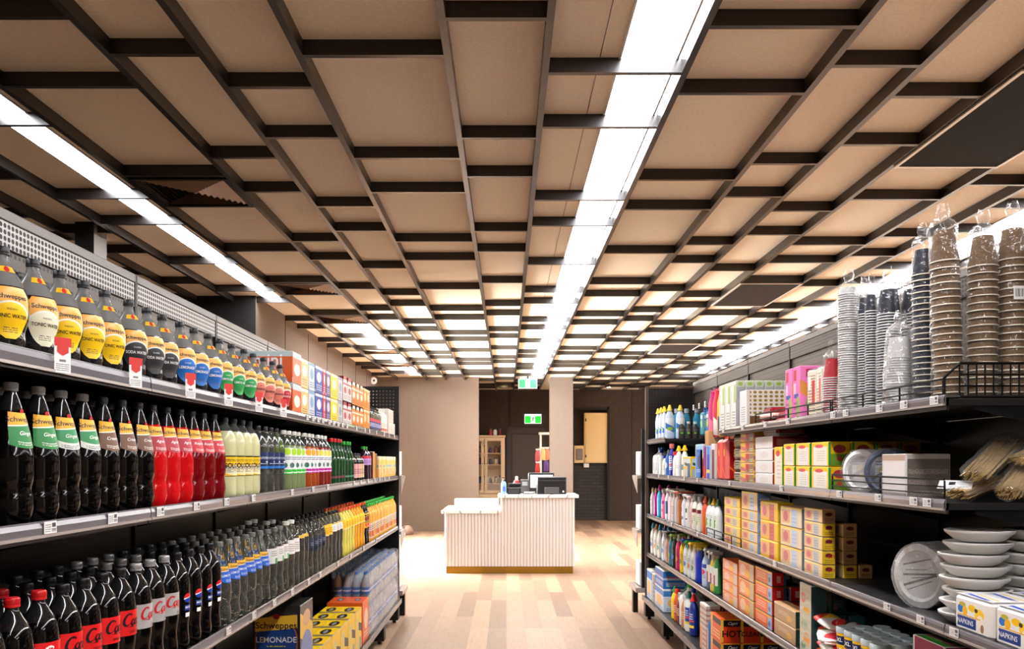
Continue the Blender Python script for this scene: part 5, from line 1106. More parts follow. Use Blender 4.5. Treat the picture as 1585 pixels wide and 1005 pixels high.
def stack(loc, cupm, n, pitch, h, sleeve, lab, group, tilt=0, extra=None, rz=0, ty=0):
    r = empty('cup_stack', loc, rz, label=lab, cat='cup stack', group=group); r.rotation_euler = (ty, tilt, rz)
    for i in range(n):
        o = bpy.data.objects.new('cup', cupm); COL.objects.link(o); o.parent = r; o.location = (random.uniform(-.0012, .0012), random.uniform(-.0012, .0012), pitch*i)
    if sleeve: o = bpy.data.objects.new('plastic_sleeve', sleeve); COL.objects.link(o); o.parent = r
    if extra: extra(r)
    return r
F1 = film_mat('sleeve_film', .15)
cb_ = cup_mesh(.031, .0445, .105, M_brown, M_rimc)
s1 = tube_film(.053, .585, F1, 3, .043); s2 = tube_film(.053, .565, F1, 5, .043); s3 = tube_film(.053, .59, F1, 8, .044)
stack((1.482, 2.66, R1+.001), cb_, 20, .0243, .105, s1, 'leftmost tall stack of brown paper cups in a clear sleeve', 'brown paper cup stacks', -.035)
stack((1.592, 2.66, R1+.001), cb_, 19, .0247, .105, s2, 'middle tall stack of brown paper cups in a clear sleeve', 'brown paper cup stacks', .008)
def bc_(r):
    q = MB(); q.quad([(-.03, -.054, .33), (.03, -.054, .33), (.03, -.052, .375), (-.03, -.052, .375)])
    q.obj('barcode_sticker', [art('barcode', (240, 238, 232), (('R', .12, .16, .2, .8, (20, 20, 20)), ('R', .2, .23, .2, .8, (20, 20, 20)), ('R', .27, .33, .2, .8, (20, 20, 20)), ('R', .38, .4, .2, .8, (20, 20, 20)), ('R', .45, .5, .2, .8, (20, 20, 20)), ('R', .55, .58, .2, .8, (20, 20, 20)), ('R', .63, .7, .2, .8, (20, 20, 20)), ('R', .75, .78, .2, .8, (20, 20, 20)), ('R', .82, .88, .2, .8, (20, 20, 20))))], r)
stack((1.692, 2.66, R1+.001), cb_, 20, .0246, .105, s3, 'rightmost tall stack of brown paper cups with barcode sticker', 'brown paper cup stacks', .004, bc_)
stack((1.80, 2.70, R1+.001), cb_, 20, .0243, .105, s1, 'tall brown paper cup stack at the right picture edge', 'brown paper cup stacks', 0)
cn_ = cup_mesh(.026, .039, .095, M_navy, M_rimc)
s4 = tube_film(.045, .585, F1, 11, .037)
stack((1.515, 2.87, R1+.001), cn_, 23, .0212, .095, s4, 'tall stack of navy paper cups behind the leftmost brown stack', 'navy paper cup stacks', -.02)
stack((1.60, 2.93, R1+.001), cn_, 23, .0212, .095, s4, 'navy paper cup stack deep behind the brown stacks', 'navy paper cup stacks', -.01)
cw = cup_mesh(.031, .042, .10, M_navy, M_whc); cw0 = cup_mesh(.016, .023, .07, M_navy, M_whc); s5 = tube_film(.028, .48, F1, 13, .026)
for i, (x, y, n) in enumerate(((1.472, 3.27, 38), (1.473, 3.205, 38), (1.490, 3.10, 35), (1.585, 3.10, 35))):
    stack((x, y, R1+.001), cw if i > 1 else cw0, n, .0108, .08, s5 if i < 2 else tube_film(.049, .475, F1, 14+i, .043), '%s navy topped white ribbed cup stack in clear film' % ('first', 'second', 'third', 'fourth')[i]+' from the left', 'navy and white cup stacks', .0)
cl = cup_mesh(.034, .040, .03, M_clrc, M_whc); stack((1.447, 3.36, R1+.001), cl, 52, .0098, .03, tube_film(.046, .53, F1, 21, .044), 'tallest stack of clear lids left of the navy cups', 'clear lid stacks')
stack((1.535, 3.40, R1+.001), cl, 50, .0098, .03, tube_film(.046, .51, F1, 22, .044), 'stack of clear lids just behind the tallest lid stack', 'clear lid stacks')
cs = cup_mesh(.034, .045, .08, M_whc, M_whc)
for i, (x, y) in enumerate(((1.468, 2.975), (1.56, 3.0))): stack((x, y, R1+.001), cs, 20 if i == 0 else 18, .0095, .08, tube_film(.058, .285, M_film2, 31+i, .048), ('front' if not i else 'back')+' bag of small white cups before the navy cups', 'bags of small white cups', .02)
cr_ = cup_mesh(.030, .040, .09, M_redc, M_whc)
for i, (x, y, n) in enumerate(((1.47, 3.585, 17), (1.555, 3.50, 16), (1.56, 3.62, 16))): stack((x, y, R1+.001), cr_, n, .0106, .09, tube_film(.046, .27, F1, 41+i, .041), ('front left', 'front right', 'back')[i]+' stack of red cups with white rims', 'red party cup stacks')
# ---- far end of the top right shelf
blu = mat('blue_mouthwash', (60, 160, 190), .08, 0, .6, trans=.35, ior=1.3); teal = mat('teal_liquid', (50, 130, 120), .08, 0, .6, trans=.3, ior=1.3)
lbW = art('wash_label', (226, 232, 236), (('S', 0, 1, .3, .7, .4, (60, 110, 190)), ('E', .5, .25, .3, .12, (150, 200, 60)))); lbB = art('wash_label_blue', (40, 80, 160), (('E', .5, .6, .3, .25, (160, 200, 80)), ('L', .1, .9, .1, .4, 3, (220, 230, 240))))
k1 = flatb('cleaner_bottle', (200, 215, 235), (230, 200, 60), lbW, .30, .04, kind='cone'); k2 = flatb('cleaner_bottle', (0, 0, 0), (150, 160, 170), None, .28, .037, kind='screw', liq=blu); k3 = flatb('cleaner_bottle', (60, 54, 50), (210, 214, 206), art('dark_lab', (56, 50, 48), (('E', .5, .3, .2, .12, (120, 200, 60)), ('L', .2, .8, .5, .9, 4, (150, 146, 140)))), .155, .028, kind='screw'); k4 = flatb('cleaner_bottle', (0, 0, 0), (40, 100, 170), lbB, .29, .045, kind='screw', liq=teal)
G1 = 'cleaner bottles at the far end of the top right shelf'
for i, x in enumerate((1.47, 1.565)): spawn(k1, (x, 7.16, R1), 0, '%s pale blue spray bottle with yellow top, far top right shelf' % ('left', 'right')[i], G1)
for i, x in enumerate((1.56, 1.65, 1.735, 1.82)): spawn(k2 if i < 3 else k4, (x-.01, 7.24 if i < 2 else 7.2, R1), 0, '%s aqua bottle of the back row, far top right shelf' % ('leftmost', 'second', 'third', 'rightmost')[i], G1)
for i, x in enumerate((1.545, 1.605, 1.665, 1.725)): spawn(k3, (x+.02, 7.10, R1), 0, '%s small dark bottle with pale cap, far top right shelf' % ('leftmost', 'second', 'third', 'rightmost')[i], G1)
for i, y in enumerate((7.35, 7.5, 7.65)): spawn(k1, (1.46, y, R1), RIGHT, '%spale blue bottle along the shelf edge, far top right shelf' % ordn(i, 3), G1)
spawn(k4, (1.805, 7.09, R1), 0, 'dark teal bottle right of the small dark bottles', G1, sc=.9)
# packets hanging on hooks in the two open bays
hk = [(6.85, (70, 150, 170), 'teal'), (6.65, (50, 110, 170), 'blue'), (6.45, (60, 160, 90), 'green'), (6.28, (210, 214, 210), 'white'), (6.08, (50, 90, 160), 'deep blue'), (5.9, (90, 160, 200), 'sky blue')]
for i, (y, c, n) in enumerate(hk):
    r = empty('hanging_packet', (1.70, y, H+.22), RIGHT, label=n+' hanging refill packet on a hook beyond the white boxes', cat='packet', group='packets on hooks')
    part(r, 'pouch', [art('hang_'+n.replace(' ', '_'), c, (('E', .5, .5, .3, .2, (200, 220, 120)), ('R', .1, .9, .75, .92, (235, 238, 240))))], lambda b: b.box(-.05, .05, -.02, .02, 0, .2, c=.012))
    part(r, 'hook', [M_wire], lambda b: b.tube([(0, .16, .23), (0, -.06, .23), (0, -.08, .245)], .003, 5)); part(r, 'price_card', [M_tick], lambda b: b.box(-.02, .02, -.09, -.087, .22, .265))
for i, (y, c, c2, n, t) in enumerate(((5.72, (196, 30, 110), (236, 120, 160), 'pink and purple', .10), (5.6, (206, 40, 60), (240, 240, 236), 'red and magenta', .14), (5.48, (226, 190, 60), (40, 50, 110), 'yellow and navy', .12))):
    m_ = art('bag_%d' % i, c, (('S', 0, 1, .2, .45, .4, c2), ('E', .5, .75, .3, .15, (70, 30, 110)), ('L', .2, .8, .05, .2, 2, (240, 230, 230))))
    b = MB(); b.lathe([(.04, 0), (.075, .02), (.08, .12), (.075, .24), (.045, .31), (.05, .33)], 14, ay=.42); q = MB(); q.box(-.05, .05, -.004, .004, .325, .35)
    r = spawn(('refill_bag', 'bag', [('pouch', b.mesh('pouch', [m_])), ('sealed_top', q.mesh('sealed_top', [m_]))]), (1.49, y, R2+.30), RIGHT, n+' refill bag hanging beside the tall white foil boxes', 'refill bags', tilty=0)
    part(r, 'hook', [M_wire], lambda b: b.tube([(0, .36, .345), (0, 0, .345), (0, -.02, .355)], .003, 5))
# ---- second right shelf
G2 = 'cleaning goods on the second right shelf'
jw = art('jerry_label', (226, 228, 230), (('R', .2, .8, .1, .75, (70, 70, 90)), ('R', .35, .65, .1, .75, (190, 190, 200)), ('L', .1, .9, .8, .95, 2, (150, 80, 150))))
kj = jerry('bleach_bottle', (232, 234, 232), (60, 90, 170), jw, .09, .13, .26)
for i, y in enumerate((7.76, 7.62)): rsp(kj, 1.50, y, R2, ('farther', 'nearer')[i]+' white handled bottle, far end of second right shelf', G2)
def rr(kit, x, dx, desc, z, where, grp, X=X1+.03, turn=0):
    rsp(kit, X, yx(x, X)+dx, z, desc+', '+where, grp, turn)
seq2 = [(1024, flatb('cleaner_bottle', (196, 196, 190), (30, 60, 170), None, .25, .036, kind='screw'), 'grey bottle with blue cap'),
        (1029, flatb('cleaner_bottle', (226, 222, 214), (30, 60, 170), art('lab_cream', (226, 216, 200), (('L', .1, .9, .2, .8, 5, (150, 140, 130)),)), .19, .034, kind='screw'), 'short cream bottle with blue cap'),
        (1035, flatb('spray_can', (60, 110, 180), (150, 160, 170), art('lab_blue', (70, 120, 190), (('E', .5, .5, .4, .3, (190, 210, 230)),)), .24, .030, 1, 'flip'), 'blue aerosol can'),
        (1040, flatb('cleaner_bottle', (36, 50, 160), (226, 120, 110), art('lab_bw', (220, 226, 236), (('D', 0, 1, 0, 1, 3, 6, .35, (40, 70, 160)), ('R', 0, 1, .3, .45, (220, 90, 80)))), .29, .038, kind='screw'), 'deep blue bottle with pink cap'),
        (1046, flatb('cleaner_bottle', (232, 226, 220), (214, 30, 30), None, .22, .04, kind='screw'), 'white bottle with red cap'),
        (1051, flatb('cleaner_bottle', (238, 236, 230), (245, 196, 10), art('lab_w2', (236, 236, 232), (('L', .1, .9, .2, .5, 3, (120, 130, 150)),)), .26, .042, kind='cone'), 'white bottle with tall yellow nozzle'),
        (1060, flatb('cleaner_bottle', (238, 236, 230), (245, 196, 10), art('lab_w3', (232, 232, 232), (('R', 0, 1, .1, .5, (60, 120, 190)),)), .26, .042, kind='cone'), 'nearer white bottle with tall yellow nozzle')]
for x, kit, d_ in seq2: rr(kit, x, 0, d_, R2, 'far half of '+WR[2], G2)
yb1 = art('yellow_frame_box', (244, 190, 10), (('R', .1, .9, .55, .93, (200, 214, 220)), ('S', .2, .8, .65, .78, .15, (30, 80, 50)), ('R', .1, .6, .05, .42, (190, 200, 190)), ('R', .6, .95, .05, .7, (40, 90, 150))))
rbox('card_box', 'box', 6.15, 6.42, 1.425, 1.50, R2, .17, yb1, yb1, M_capy, 'yellow framed box with green picture, second right shelf', G2)
b1 = art('blue_box', (30, 100, 190), (('R', 0, 1, .86, 1, (150, 200, 226)), ('R', .1, .5, .05, .8, (50, 130, 210)), ('E', .6, .5, .3, .2, (30, 40, 90)), ('R', 0, .06, 0, 1, (220, 226, 230)), ('L', .2, .8, .2, .3, 2, (220, 230, 240))))
rbox('card_box', 'box', 5.80, 6.02, 1.43, 1.66, R2, .26, b1, b1, mat('pale_blue_top', (190, 214, 226), .4), 'tall bright blue box on the second right shelf', G2)
kr = box_kit('kraft_box', 'box', .10, .10, .105, mat('kraft', (196, 150, 100), .7), mat('kraft', (196, 150, 100), .7), mat('kraft', (196, 150, 100), .7), texts=[])
def tall2(x, w, h, c1, shapes, d_, key, dd=.12): m_ = art(key, c1, shapes); y = yx(x); rbox('packet', 'packet', y-w/2, y+w/2, X1, X1+dd, R2, h, m_, m_, m_, d_+', '+WR[2], G2)
tall2(1085.5, .07, .22, (226, 226, 220), (('R', 0, .5, .1, .7, (180, 40, 40)), ('R', .5, 1, .0, .3, (60, 120, 60))), 'white and red slim packet', 't2a')
tall2(1090, .06, .24, (206, 40, 40), (('R', .3, 1, .4, 1, (30, 60, 170)),), 'red and navy slim packet', 't2b')
tall2(1095.5, .10, .245, (24, 66, 180), (('R', 0, 1, .2, .3, (246, 214, 30)), ('R', 0, 1, .75, 1, (60, 140, 220)), ('R', 0, .15, 0, 1, (200, 220, 240))), 'blue packet with yellow stripe', 't2c')
tall2(1103, .09, .255, (120, 24, 36), (('D', 0, 1, 0, .8, 3, 7, .38, (40, 60, 40)), ('R', 0, 1, .85, 1, (220, 226, 230)), ('R', 0, .2, 0, 1, (220, 216, 210))), 'patterned maroon packet', 't2d')
rsp(kr, 1.48, yx(1094), R2+.247, 'plain brown kraft box standing on top of the blue packets', G2)
rdm = art('red_bag', (212, 18, 22), (('R', .5, .8, .62, .8, (240, 200, 20)), ('S', 0, 1, .3, .36, .3, (250, 120, 30)), ('R', .0, .06, 0, 1, (240, 120, 110))))
for i, x in enumerate((1111, 1119)): 
    y = yx(x); b = MB(); b.box(-.055, .055, -.06, .06, 0, .28, c=.02); q = MB(); q.box(-.045, .045, -.004, .004, .28, .30)
    rsp(('sugar_bag', 'bag', [('pouch', b.mesh('pouch', [rdm])), ('folded_top', q.mesh('folded_top', [rdm]))]), 1.495, y, R2, ('farther', 'nearer')[i]+' glossy red bag on the second right shelf', 'red bags')
fo = art('foil_pack_end', (120, 108, 84), (('L', .05, .95, .1, .9, 3, (206, 196, 170)), ('S', 0, 1, .4, .6, .4, (176, 160, 120)), ('R', .9, 1, 0, 1, (200, 210, 220))), rough=.2, metal=.4)
for k in range(4): rsp(box_kit('foil_pack', 'packet', .16, .16, .072, fo, fo, fo, c=.012, parts_name='packet'), 1.52, 4.96, R2+.073*k, '%s gold foil pack of the stack of four, second right shelf' % ('bottom', 'second lowest', 'third', 'top')[k], 'gold foil packs')
te = art('tea_box', (206, 120, 90), (('R', 0, .38, 0, 1, (238, 190, 40)), ('S', .0, .4, .3, .7, .5, (206, 110, 110)), ('R', .42, .66, .3, .95, (200, 40, 44)), ('R', .68, 1, 0, .95, (140, 124, 84)), ('L', .7, .95, .1, .5, 2, (230, 220, 200)), ('E', .58, .25, .08, .15, (60, 130, 60))))
for k in range(5): rbox('biscuit_box', 'box', 4.60, 4.86, X1, X1+.17, R2+.062*k-.0, .061, te, te, mat('tea_top', (206, 160, 90), .4), '%s patterned red and yellow box of the stack of five' % ('bottom', 'second lowest', 'middle', 'second highest', 'top')[k], 'stack of red and yellow boxes')
ww = art('white_wrap_box', (238, 234, 230), (('E', .5, .5, .25, .3, (230, 222, 214)), ('R', .0, 1, .0, .04, (200, 190, 180))), rough=.2); wq = art('white_wrap_end', (150, 30, 50), (('R', .1, .9, .2, .8, (190, 120, 120)),))
for k in range(4): rbox('tissue_box', 'box', 4.27, 4.57, X1, X1+.19, R2+.068*k, .067, ww, wq, M_white, '%s shiny white box of the stack of four, second right shelf' % ('bottom', 'second lowest', 'third', 'top')[k], 'stack of white boxes')
rsp(box_kit('tissue_pack', 'packet', .24, .16, .05, art('film_white', (214, 218, 222), (('S', 0, 1, .4, .5, .1, (150, 40, 60)),), rough=.15), wq, M_white, c=.015, parts_name='packet'), 1.55, 4.44, R2+.273, 'shiny white wrapped pack on top of the white box stack')
yw = art('yellow_bag_box', (246, 198, 20), (('R', .1, .92, .0, .82, (240, 232, 214)), ('E', .45, .85, .25, .08, (220, 70, 70)), ('L', .3, .8, .2, .7, 5, (210, 200, 190))), rough=.25); yg = art('green_bag_end', (110, 150, 40), (('R', 0, 1, .5, 1, (236, 190, 30)), ('E', .5, .72, .3, .18, (180, 60, 70)), ('R', 0, .08, 0, 1, (50, 150, 60)), ('E', .5, .3, .14, .1, (200, 80, 60))))
rbox('bag_box', 'box', 4.12, 4.25, X1, X1+.1, R2, .21, yw, yg, M_capy, 'tall narrow yellow box beside the white stack', None)
for i, (ya, yb) in enumerate(((3.95, 4.105), (3.75, 3.93), (3.53, 3.73))):
    for j in range(3 if i == 0 else 1):
        for lv in (0, 1):
            xx = X1+.0+.105*j
            if i == 0: continue
    for lv in (0, 1): rbox('bag_box', 'box', ya, yb, X1, X1+.1, R2+.112*lv, .110, yw, yg, M_capy, '%s yellow and white box, %s layer, second right shelf' % (('farthest', 'middle', 'nearest')[i], ('lower', 'upper')[lv]), 'yellow and white boxes on the second right shelf')
for j in range(1, 4):
    for lv in (0, 1): rbox('bag_box', 'box', 3.53, 3.73, X1+.105*j, X1+.105*j+.1, R2+.112*lv, .110, yw, yg, M_capy, '%s yellow and green box end behind the paper plates, %s layer' % (ORD[j], ('lower', 'upper')[lv]), 'yellow and green box ends')
# paper plates, cutlery box, skewers
M_plate = mat('paper_plate', (240, 238, 234), .45); M_plb = mat('plate_navy_edge', (40, 56, 84), .5); M_pin = art('plate_label', (190, 186, 180), (('R', .2, .8, .3, .7, (230, 228, 224)), ('E', .5, .5, .2, .2, (226, 190, 40)), ('L', .2, .8, .2, .35, 2, (60, 60, 70)), ('S', 0, 1, .7, .8, .5, (90, 90, 100))))
def plates(name, loc, R, L, face, lab, rz, m, n=12, film=F1, oval=1, tilt=0):
    r = empty(name, loc, label=lab, cat='pack of plates', group='upright plate packs'); r.rotation_euler = (0, tilt, rz)
    for k in range(n):
        b = MB() if k == 0 else None
        if b:
            prof = [(R, 0), (R*.985, .004), (R*.80, .012), (R*.74, .006), (R*.7, .004)]
            b.lathe(prof, 28, cap0=False, ax=oval); me = b.mesh('plate', [m])
            m0 = me
        o = bpy.data.objects.new('plate', m0); COL.objects.link(o); o.parent = r; o.rotation_euler = (pi/2, 0, 0); o.location = (0, L*k/n, R)
    q = MB(); q.lathe([(R*.78, 0), (R*.78, .001)], 24, ax=oval); o = q.obj('label_disc', [face], r); o.rotation_euler = (pi/2, 0, 0); o.location = (0, -.003, R)
    b = MB(); rnd = random.Random(5); b.lathe([(R*.5, -.02), (R*1.0, -.016), (R*1.03, .0), (R*1.03, L*.5), (R*1.03, L), (R*.5, L+.015)], 26, ax=oval); b.v = [(x*(1+rnd.uniform(-.015, .03)), y*(1+rnd.uniform(-.015, .03)), z+rnd.uniform(-.003, .003)) for x, y, z in b.v]
    o = b.obj('film_wrap', [film], r); o.rotation_euler = (-pi/2, 0, 0); o.location = (0, 0, R)
    return r
plates('plate_pack', (1.475, 3.30, R2), .092, .07, M_pin, 'round white paper plate pack nearest the yellow boxes', radians(-62), M_plate)
plates('plate_pack', (1.49, 3.12, R2), .092, .06, M_pin, 'navy edged paper plate pack left of the white cutlery box', radians(-56), M_plb)
cbx = art('cutlery_front', (222, 212, 204), (('R', 0, 1, .86, 1, (190, 160, 140)), ('R', .06, .94, .04, .82, (230, 222, 216)))); cbs = art('cutlery_side', (110, 100, 92), (('L', .05, .95, .05, .8, 3, (150, 140, 130)), ('R', .0, 1, .9, 1, (190, 180, 170)), ('R', .0, .03, 0, 1, (226, 222, 218))))
rbox('cutlery_box', 'box', 2.86, 3.04, 1.435, 1.60, R2, .162, cbx, cbs, mat('cutlery_top', (170, 164, 160), .4), 'white cutlery box behind the wire fence, second right shelf')
M_bam = noisy('bamboo', (196, 166, 104), (230, 200, 136), scale=30, rough=.5)
def skewers(loc, rz, tilt, lab, n=46, L=.34, seed=1, w=.05, h=.022):
    r = empty('skewer_bag', loc, label=lab, cat='skewer bag', group='bags of bamboo skewers'); r.rotation_euler = (tilt, 0, rz)
    rnd = random.Random(seed); b = MB()
    for k in range(n):
        a = rnd.uniform(0, 2*pi); q = sqrt(rnd.random()); x, z = cos(a)*q*w, h+sin(a)*q*h*.9; dx, dz = rnd.uniform(-.012, .012), rnd.uniform(-.004, .004)
        b.tube([(x, rnd.uniform(0, .01), z), (x+dx, L-rnd.uniform(0, .02), z+dz)], .0016, 4)
    b.obj('skewer', [M_bam], r, kind='stuff')
    f = MB(); nz = 9
    P = []
    for j in range(nz+1):
        t = j/nz; s_ = 1.15 if .05 < t < .9 else .7
        n0 = len(f.v)
        for k in range(16): a = 2*pi*k/16; f.v.append((cos(a)*w*s_*1.05*(1+rnd.uniform(-.08, .1)), -.01+(L+.04)*t, h+sin(a)*(h+.003)*s_*(1+rnd.uniform(-.1, .14))))
        if j:
            for k in range(16): k2 = (k+1) % 16; f.face((n0-16+k, n0-16+k2, n0+k2, n0+k), 0, None, True)
    f.obj('clear_bag', [F1], r)
    return r
skewers((1.475, 2.60, R2+.004), radians(-50), .16, 'leftmost bag of bamboo skewers lying behind the wire fence', 60, .30, 1, .045)
skewers((1.525, 2.585, R2+.062), radians(-52), .40, 'second bag of bamboo skewers leaning up over the leftmost one', 70, .30, 2, .045, .026)
skewers((1.63, 2.575, R2+.004), radians(-50), .42, 'middle thick bundle of bamboo skewers propped upwards', 90, .30, 3, .045, .03)
skewers((1.68, 2.60, R2+.115), radians(-66), .30, 'upper bag of bamboo skewers with crumpled film corner', 60, .17, 4, .045)
skewers((1.735, 2.62, R2+.004), radians(-70), 0, 'lowest flat bag of bamboo skewers at the right edge', 50, .12, 5, .05)
skewers((1.735, 2.62, R2+.052), radians(-74), 0, 'second flat bag of bamboo skewers at the right edge', 50, .12, 6, .05)
q = MB(); q.box(-.05, .05, -.0, .003, 0, .06); r = empty('care_card', (1.475, 2.62, R2+.045), radians(-30), label='white paper card lying on the leftmost skewer bag', cat='card'); r.rotation_euler = (radians(-65), 0, radians(-38)); q.obj('card', [art('card_art', (232, 230, 228), (('R', .3, .5, .4, .8, (30, 30, 34)), ('L', .1, .9, .1, .3, 2, (120, 120, 120))))], r)
# ---- third right shelf
G3 = 'cleaning goods on the third right shelf'
def lab3(k, c, s_): return art('lab3_%d' % k, c, s_)
cols3 = [(1010, (196, 186, 186), (190, 150, 110), 'flip', 'pale grey bottle', .27, (('E', .5, .85, .3, .06, (30, 80, 40)), ('L', .1, .9, .3, .6, 3, (140, 120, 150)))), (1015, (170, 20, 130), (180, 140, 100), 'flip', 'magenta bottle', .27, ()), (1020.5, (60, 170, 206), (190, 30, 140), 'cone', 'sky blue bottle with magenta cap', .30, (('R', 0, .3, 0, 1, (226, 236, 220)),)), (1027, (236, 130, 170), (190, 190, 186), 'screw', 'pink bottle', .28, (('E', .5, .2, .4, .15, (226, 40, 90)), ('R', 0, 1, .7, .95, (150, 20, 140)))), (1033, (220, 226, 232), (170, 30, 120), 'cone', 'white bottle with plum cap', .30, (('R', .5, 1, 0, .9, (30, 80, 130)),)), (1038, (232, 210, 212), (206, 200, 186), 'trigger', 'pale pink trigger bottle', .29, (('R', .2, .5, .0, .9, (180, 30, 50)),)), (1043, (200, 190, 190), (206, 196, 180), 'trigger', 'grey trigger bottle', .28, (('L', .1, .9, .2, .8, 5, (130, 110, 110)),)), (1048, (190, 180, 176), (200, 190, 176), 'trigger', 'taupe trigger bottle', .28, ()), (1053, (170, 100, 40), (226, 110, 80), 'trigger', 'amber trigger bottle', .28, (('R', 0, .3, 0, 1, (226, 190, 120)),)), (1059, (226, 226, 236), (20, 20, 24), 'trigger', 'white trigger bottle with black head', .27, (('E', .4, .15, .4, .15, (100, 80, 140)), ('R', .1, .6, .6, .9, (70, 60, 110)))), (1065, (230, 232, 226), (225, 225, 222), 'trigger', 'white trigger bottle with white head', .27, (('R', .5, .8, .6, .9, (40, 90, 60)), ('R', .2, .8, .1, .2, (30, 40, 30)))), (1071, (214, 190, 186), (226, 190, 190), 'trigger', 'rose trigger bottle', .26, (('L', .2, .8, .1, .8, 5, (200, 120, 110)),))]
for k, (x, c, cc, kd, d_, h, sh) in enumerate(cols3):
    kit = flatb('cleaner_bottle', c, cc, lab3(k, tuple(min(255, v+6) for v in c), sh) if sh else None, h, .034, .75, kd); rsp(kit, 1.455, yx(x, 1.45), R3, d_+', far half of third right shelf', G3); rsp(kit, 1.545, yx(x, 1.45)+.02, R3, d_+', second row of third right shelf', G3)
ksk = flatb('cleaner_bottle', (226, 222, 206), (150, 150, 150), art('scene_label', (226, 222, 196), (('R', 0, 1, .75, 1, (110, 20, 36)), ('E', .3, .9, .2, .12, (226, 226, 220)), ('S', .3, .6, .1, .6, .6, (60, 120, 80)), ('L', .4, .9, .2, .6, 3, (150, 190, 120)))), .27, .045, .7, 'screw')
for i, x in enumerate((1077.5, 1085)): rsp(ksk, 1.46, yx(x, 1.46), R3, ('farther', 'nearer')[i]+' cream bottle with dark red collar, third right shelf', G3)
rsp(flatb('cleaner_bottle', (222, 80, 26), (206, 60, 30), art('orange_lab', (226, 100, 40), (('R', 0, .35, 0, 1, (240, 226, 214)),)), .27, .04, .7, 'cone'), 1.46, yx(1093, 1.46), R3, 'orange bottle beside the white detergent bottles, third right shelf', G3)
kwg = flatb('cleaner_bottle', (232, 236, 236), (60, 110, 50), art('leaf_label', (228, 234, 228), (('E', .5, .35, .2, .2, (110, 180, 50)), ('E', .6, .6, .12, .1, (90, 160, 50)), ('L', .2, .8, .75, .95, 2, (150, 160, 150)))), .265, .04, .8, 'cone'); kwy = flatb('cleaner_bottle', (232, 236, 236), (210, 160, 30), art('leaf_label', (228, 234, 228)), .265, .04, .8, 'cone')
for i, (x, kt, n) in enumerate(((1100, kwg, 'green'), (1106, kwy, 'gold'), (1112.5, kwg, 'green'))): rsp(kt, 1.46, yx(x, 1.46), R3, '%s white detergent bottle with %s cap, third right shelf' % (('farthest', 'middle', 'nearest')[i], n), G3)
# cling film and foil boxes
def foil(nm, base, c2, c3, txt=None): return art(nm, base, (('R', .05, .45, .15, .85, (226, 170, 120)), ('E', .25, .5, .12, .28, (206, 100, 110)), ('R', .52, .8, 0, 1, c2), ('L', .55, .78, .2, .8, 3, c3), ('R', 0, 1, .92, 1, (250, 214, 60))), rough=.28)
fa = foil('wrap_a', (246, 204, 80), (206, 196, 176), (150, 150, 150)); fb_ = foil('wrap_b', (238, 196, 120), (196, 206, 220), (120, 140, 170)); fc_ = foil('wrap_c', (246, 190, 20), (200, 90, 90), (190, 60, 70)); fd = foil('wrap_d', (236, 214, 170), (196, 210, 226), (170, 190, 210)); fe = foil('wrap_e', (238, 206, 150), (190, 190, 196), (150, 150, 160))
fend = art('wrap_end', (232, 190, 40), (('R', .2, .8, .55, .62, (140, 40, 60)), ('E', .5, .72, .3, .15, (110, 20, 50)), ('L', .15, .85, .12, .4, 2, (130, 110, 30))))
fen2 = art('wrap_end_kraft', (172, 132, 86), (('E', .5, .66, .3, .16, (90, 26, 36)), ('L', .15, .85, .12, .4, 2, (110, 80, 50))))
wn = ['bottom', 'second lowest', 'third', 'fourth', 'top']
for k in range(5): rbox('wrap_box', 'box', 4.87, 5.22, X1, X1+.1, R3+.0605*k, .06, fa, art('wrap_end_o', (240, 150, 20), (('E', .5, .5, .3, .3, (190, 60, 40)),)), M_capy, '%s yellow cling wrap box of the farthest stack, third right shelf' % wn[k], 'cling wrap boxes on the third right shelf')
for k in range(5): rbox('wrap_box', 'box', 4.53, 4.84, X1, X1+.08, R3+(.061*k), .0605 if k < 4 else .11, fb_, art('wrap_end_blue', (120, 160, 220), (('L', .1, .9, .2, .8, 3, (226, 232, 240)),)), mat('kraft', (1, 1, 1)), '%s cream wrap box of the second stack, third right shelf' % wn[k], 'cling wrap boxes on the third right shelf')
for k in range(3): rbox('wrap_box', 'box', 4.19, 4.48, X1, X1+.09, R3+.104*k, .103, fc_, fend, M_capy, '%s golden wrap box of the third stack, third right shelf' % ('bottom', 'middle', 'top')[k], 'cling wrap boxes on the third right shelf')
for k in range(3): rbox('wrap_box', 'box', 3.85, 4.15, X1, X1+.09, R3+.101*k, .10, fd, art('wrap_end_pale', (120, 130, 150), (('R', .1, .9, .1, .9, (190, 200, 214)),)), mat('kraft', (1, 1, 1)), '%s pale wrap box of the fourth stack, third right shelf' % ('bottom', 'middle', 'top')[k], 'cling wrap boxes on the third right shelf')
for k in range(5): rbox('wrap_box', 'box', 3.60, 3.82, X1, X1+.062, R3+.0628*k, .0622, fe, fend if k < 4 else fen2, fen2, '%s film box of the nearest stack, third right shelf' % wn[k], 'cling wrap boxes on the third right shelf', stexts=[('DIY', .022, .012, .036, M_txr, 1, 0, .01)] if k < 2 else ())
for k in range(4): rbox('wrap_box', 'box', 3.60, 3.82, 1.525, 1.59, R3+.0625*k, .0615, fe, fend if k == 0 else fen2, fen2, '%s box of the separate deeper stack, third right shelf' % ('bottom', 'second lowest', 'third', 'top')[k], 'deeper wrap boxes on the third right shelf')
rbox('wrap_box', 'box', 3.60, 3.82, 1.598, 1.66, R3, .0615, fe, fen2, fen2, 'single wrap box lying right of the deeper stack', 'deeper wrap boxes on the third right shelf')
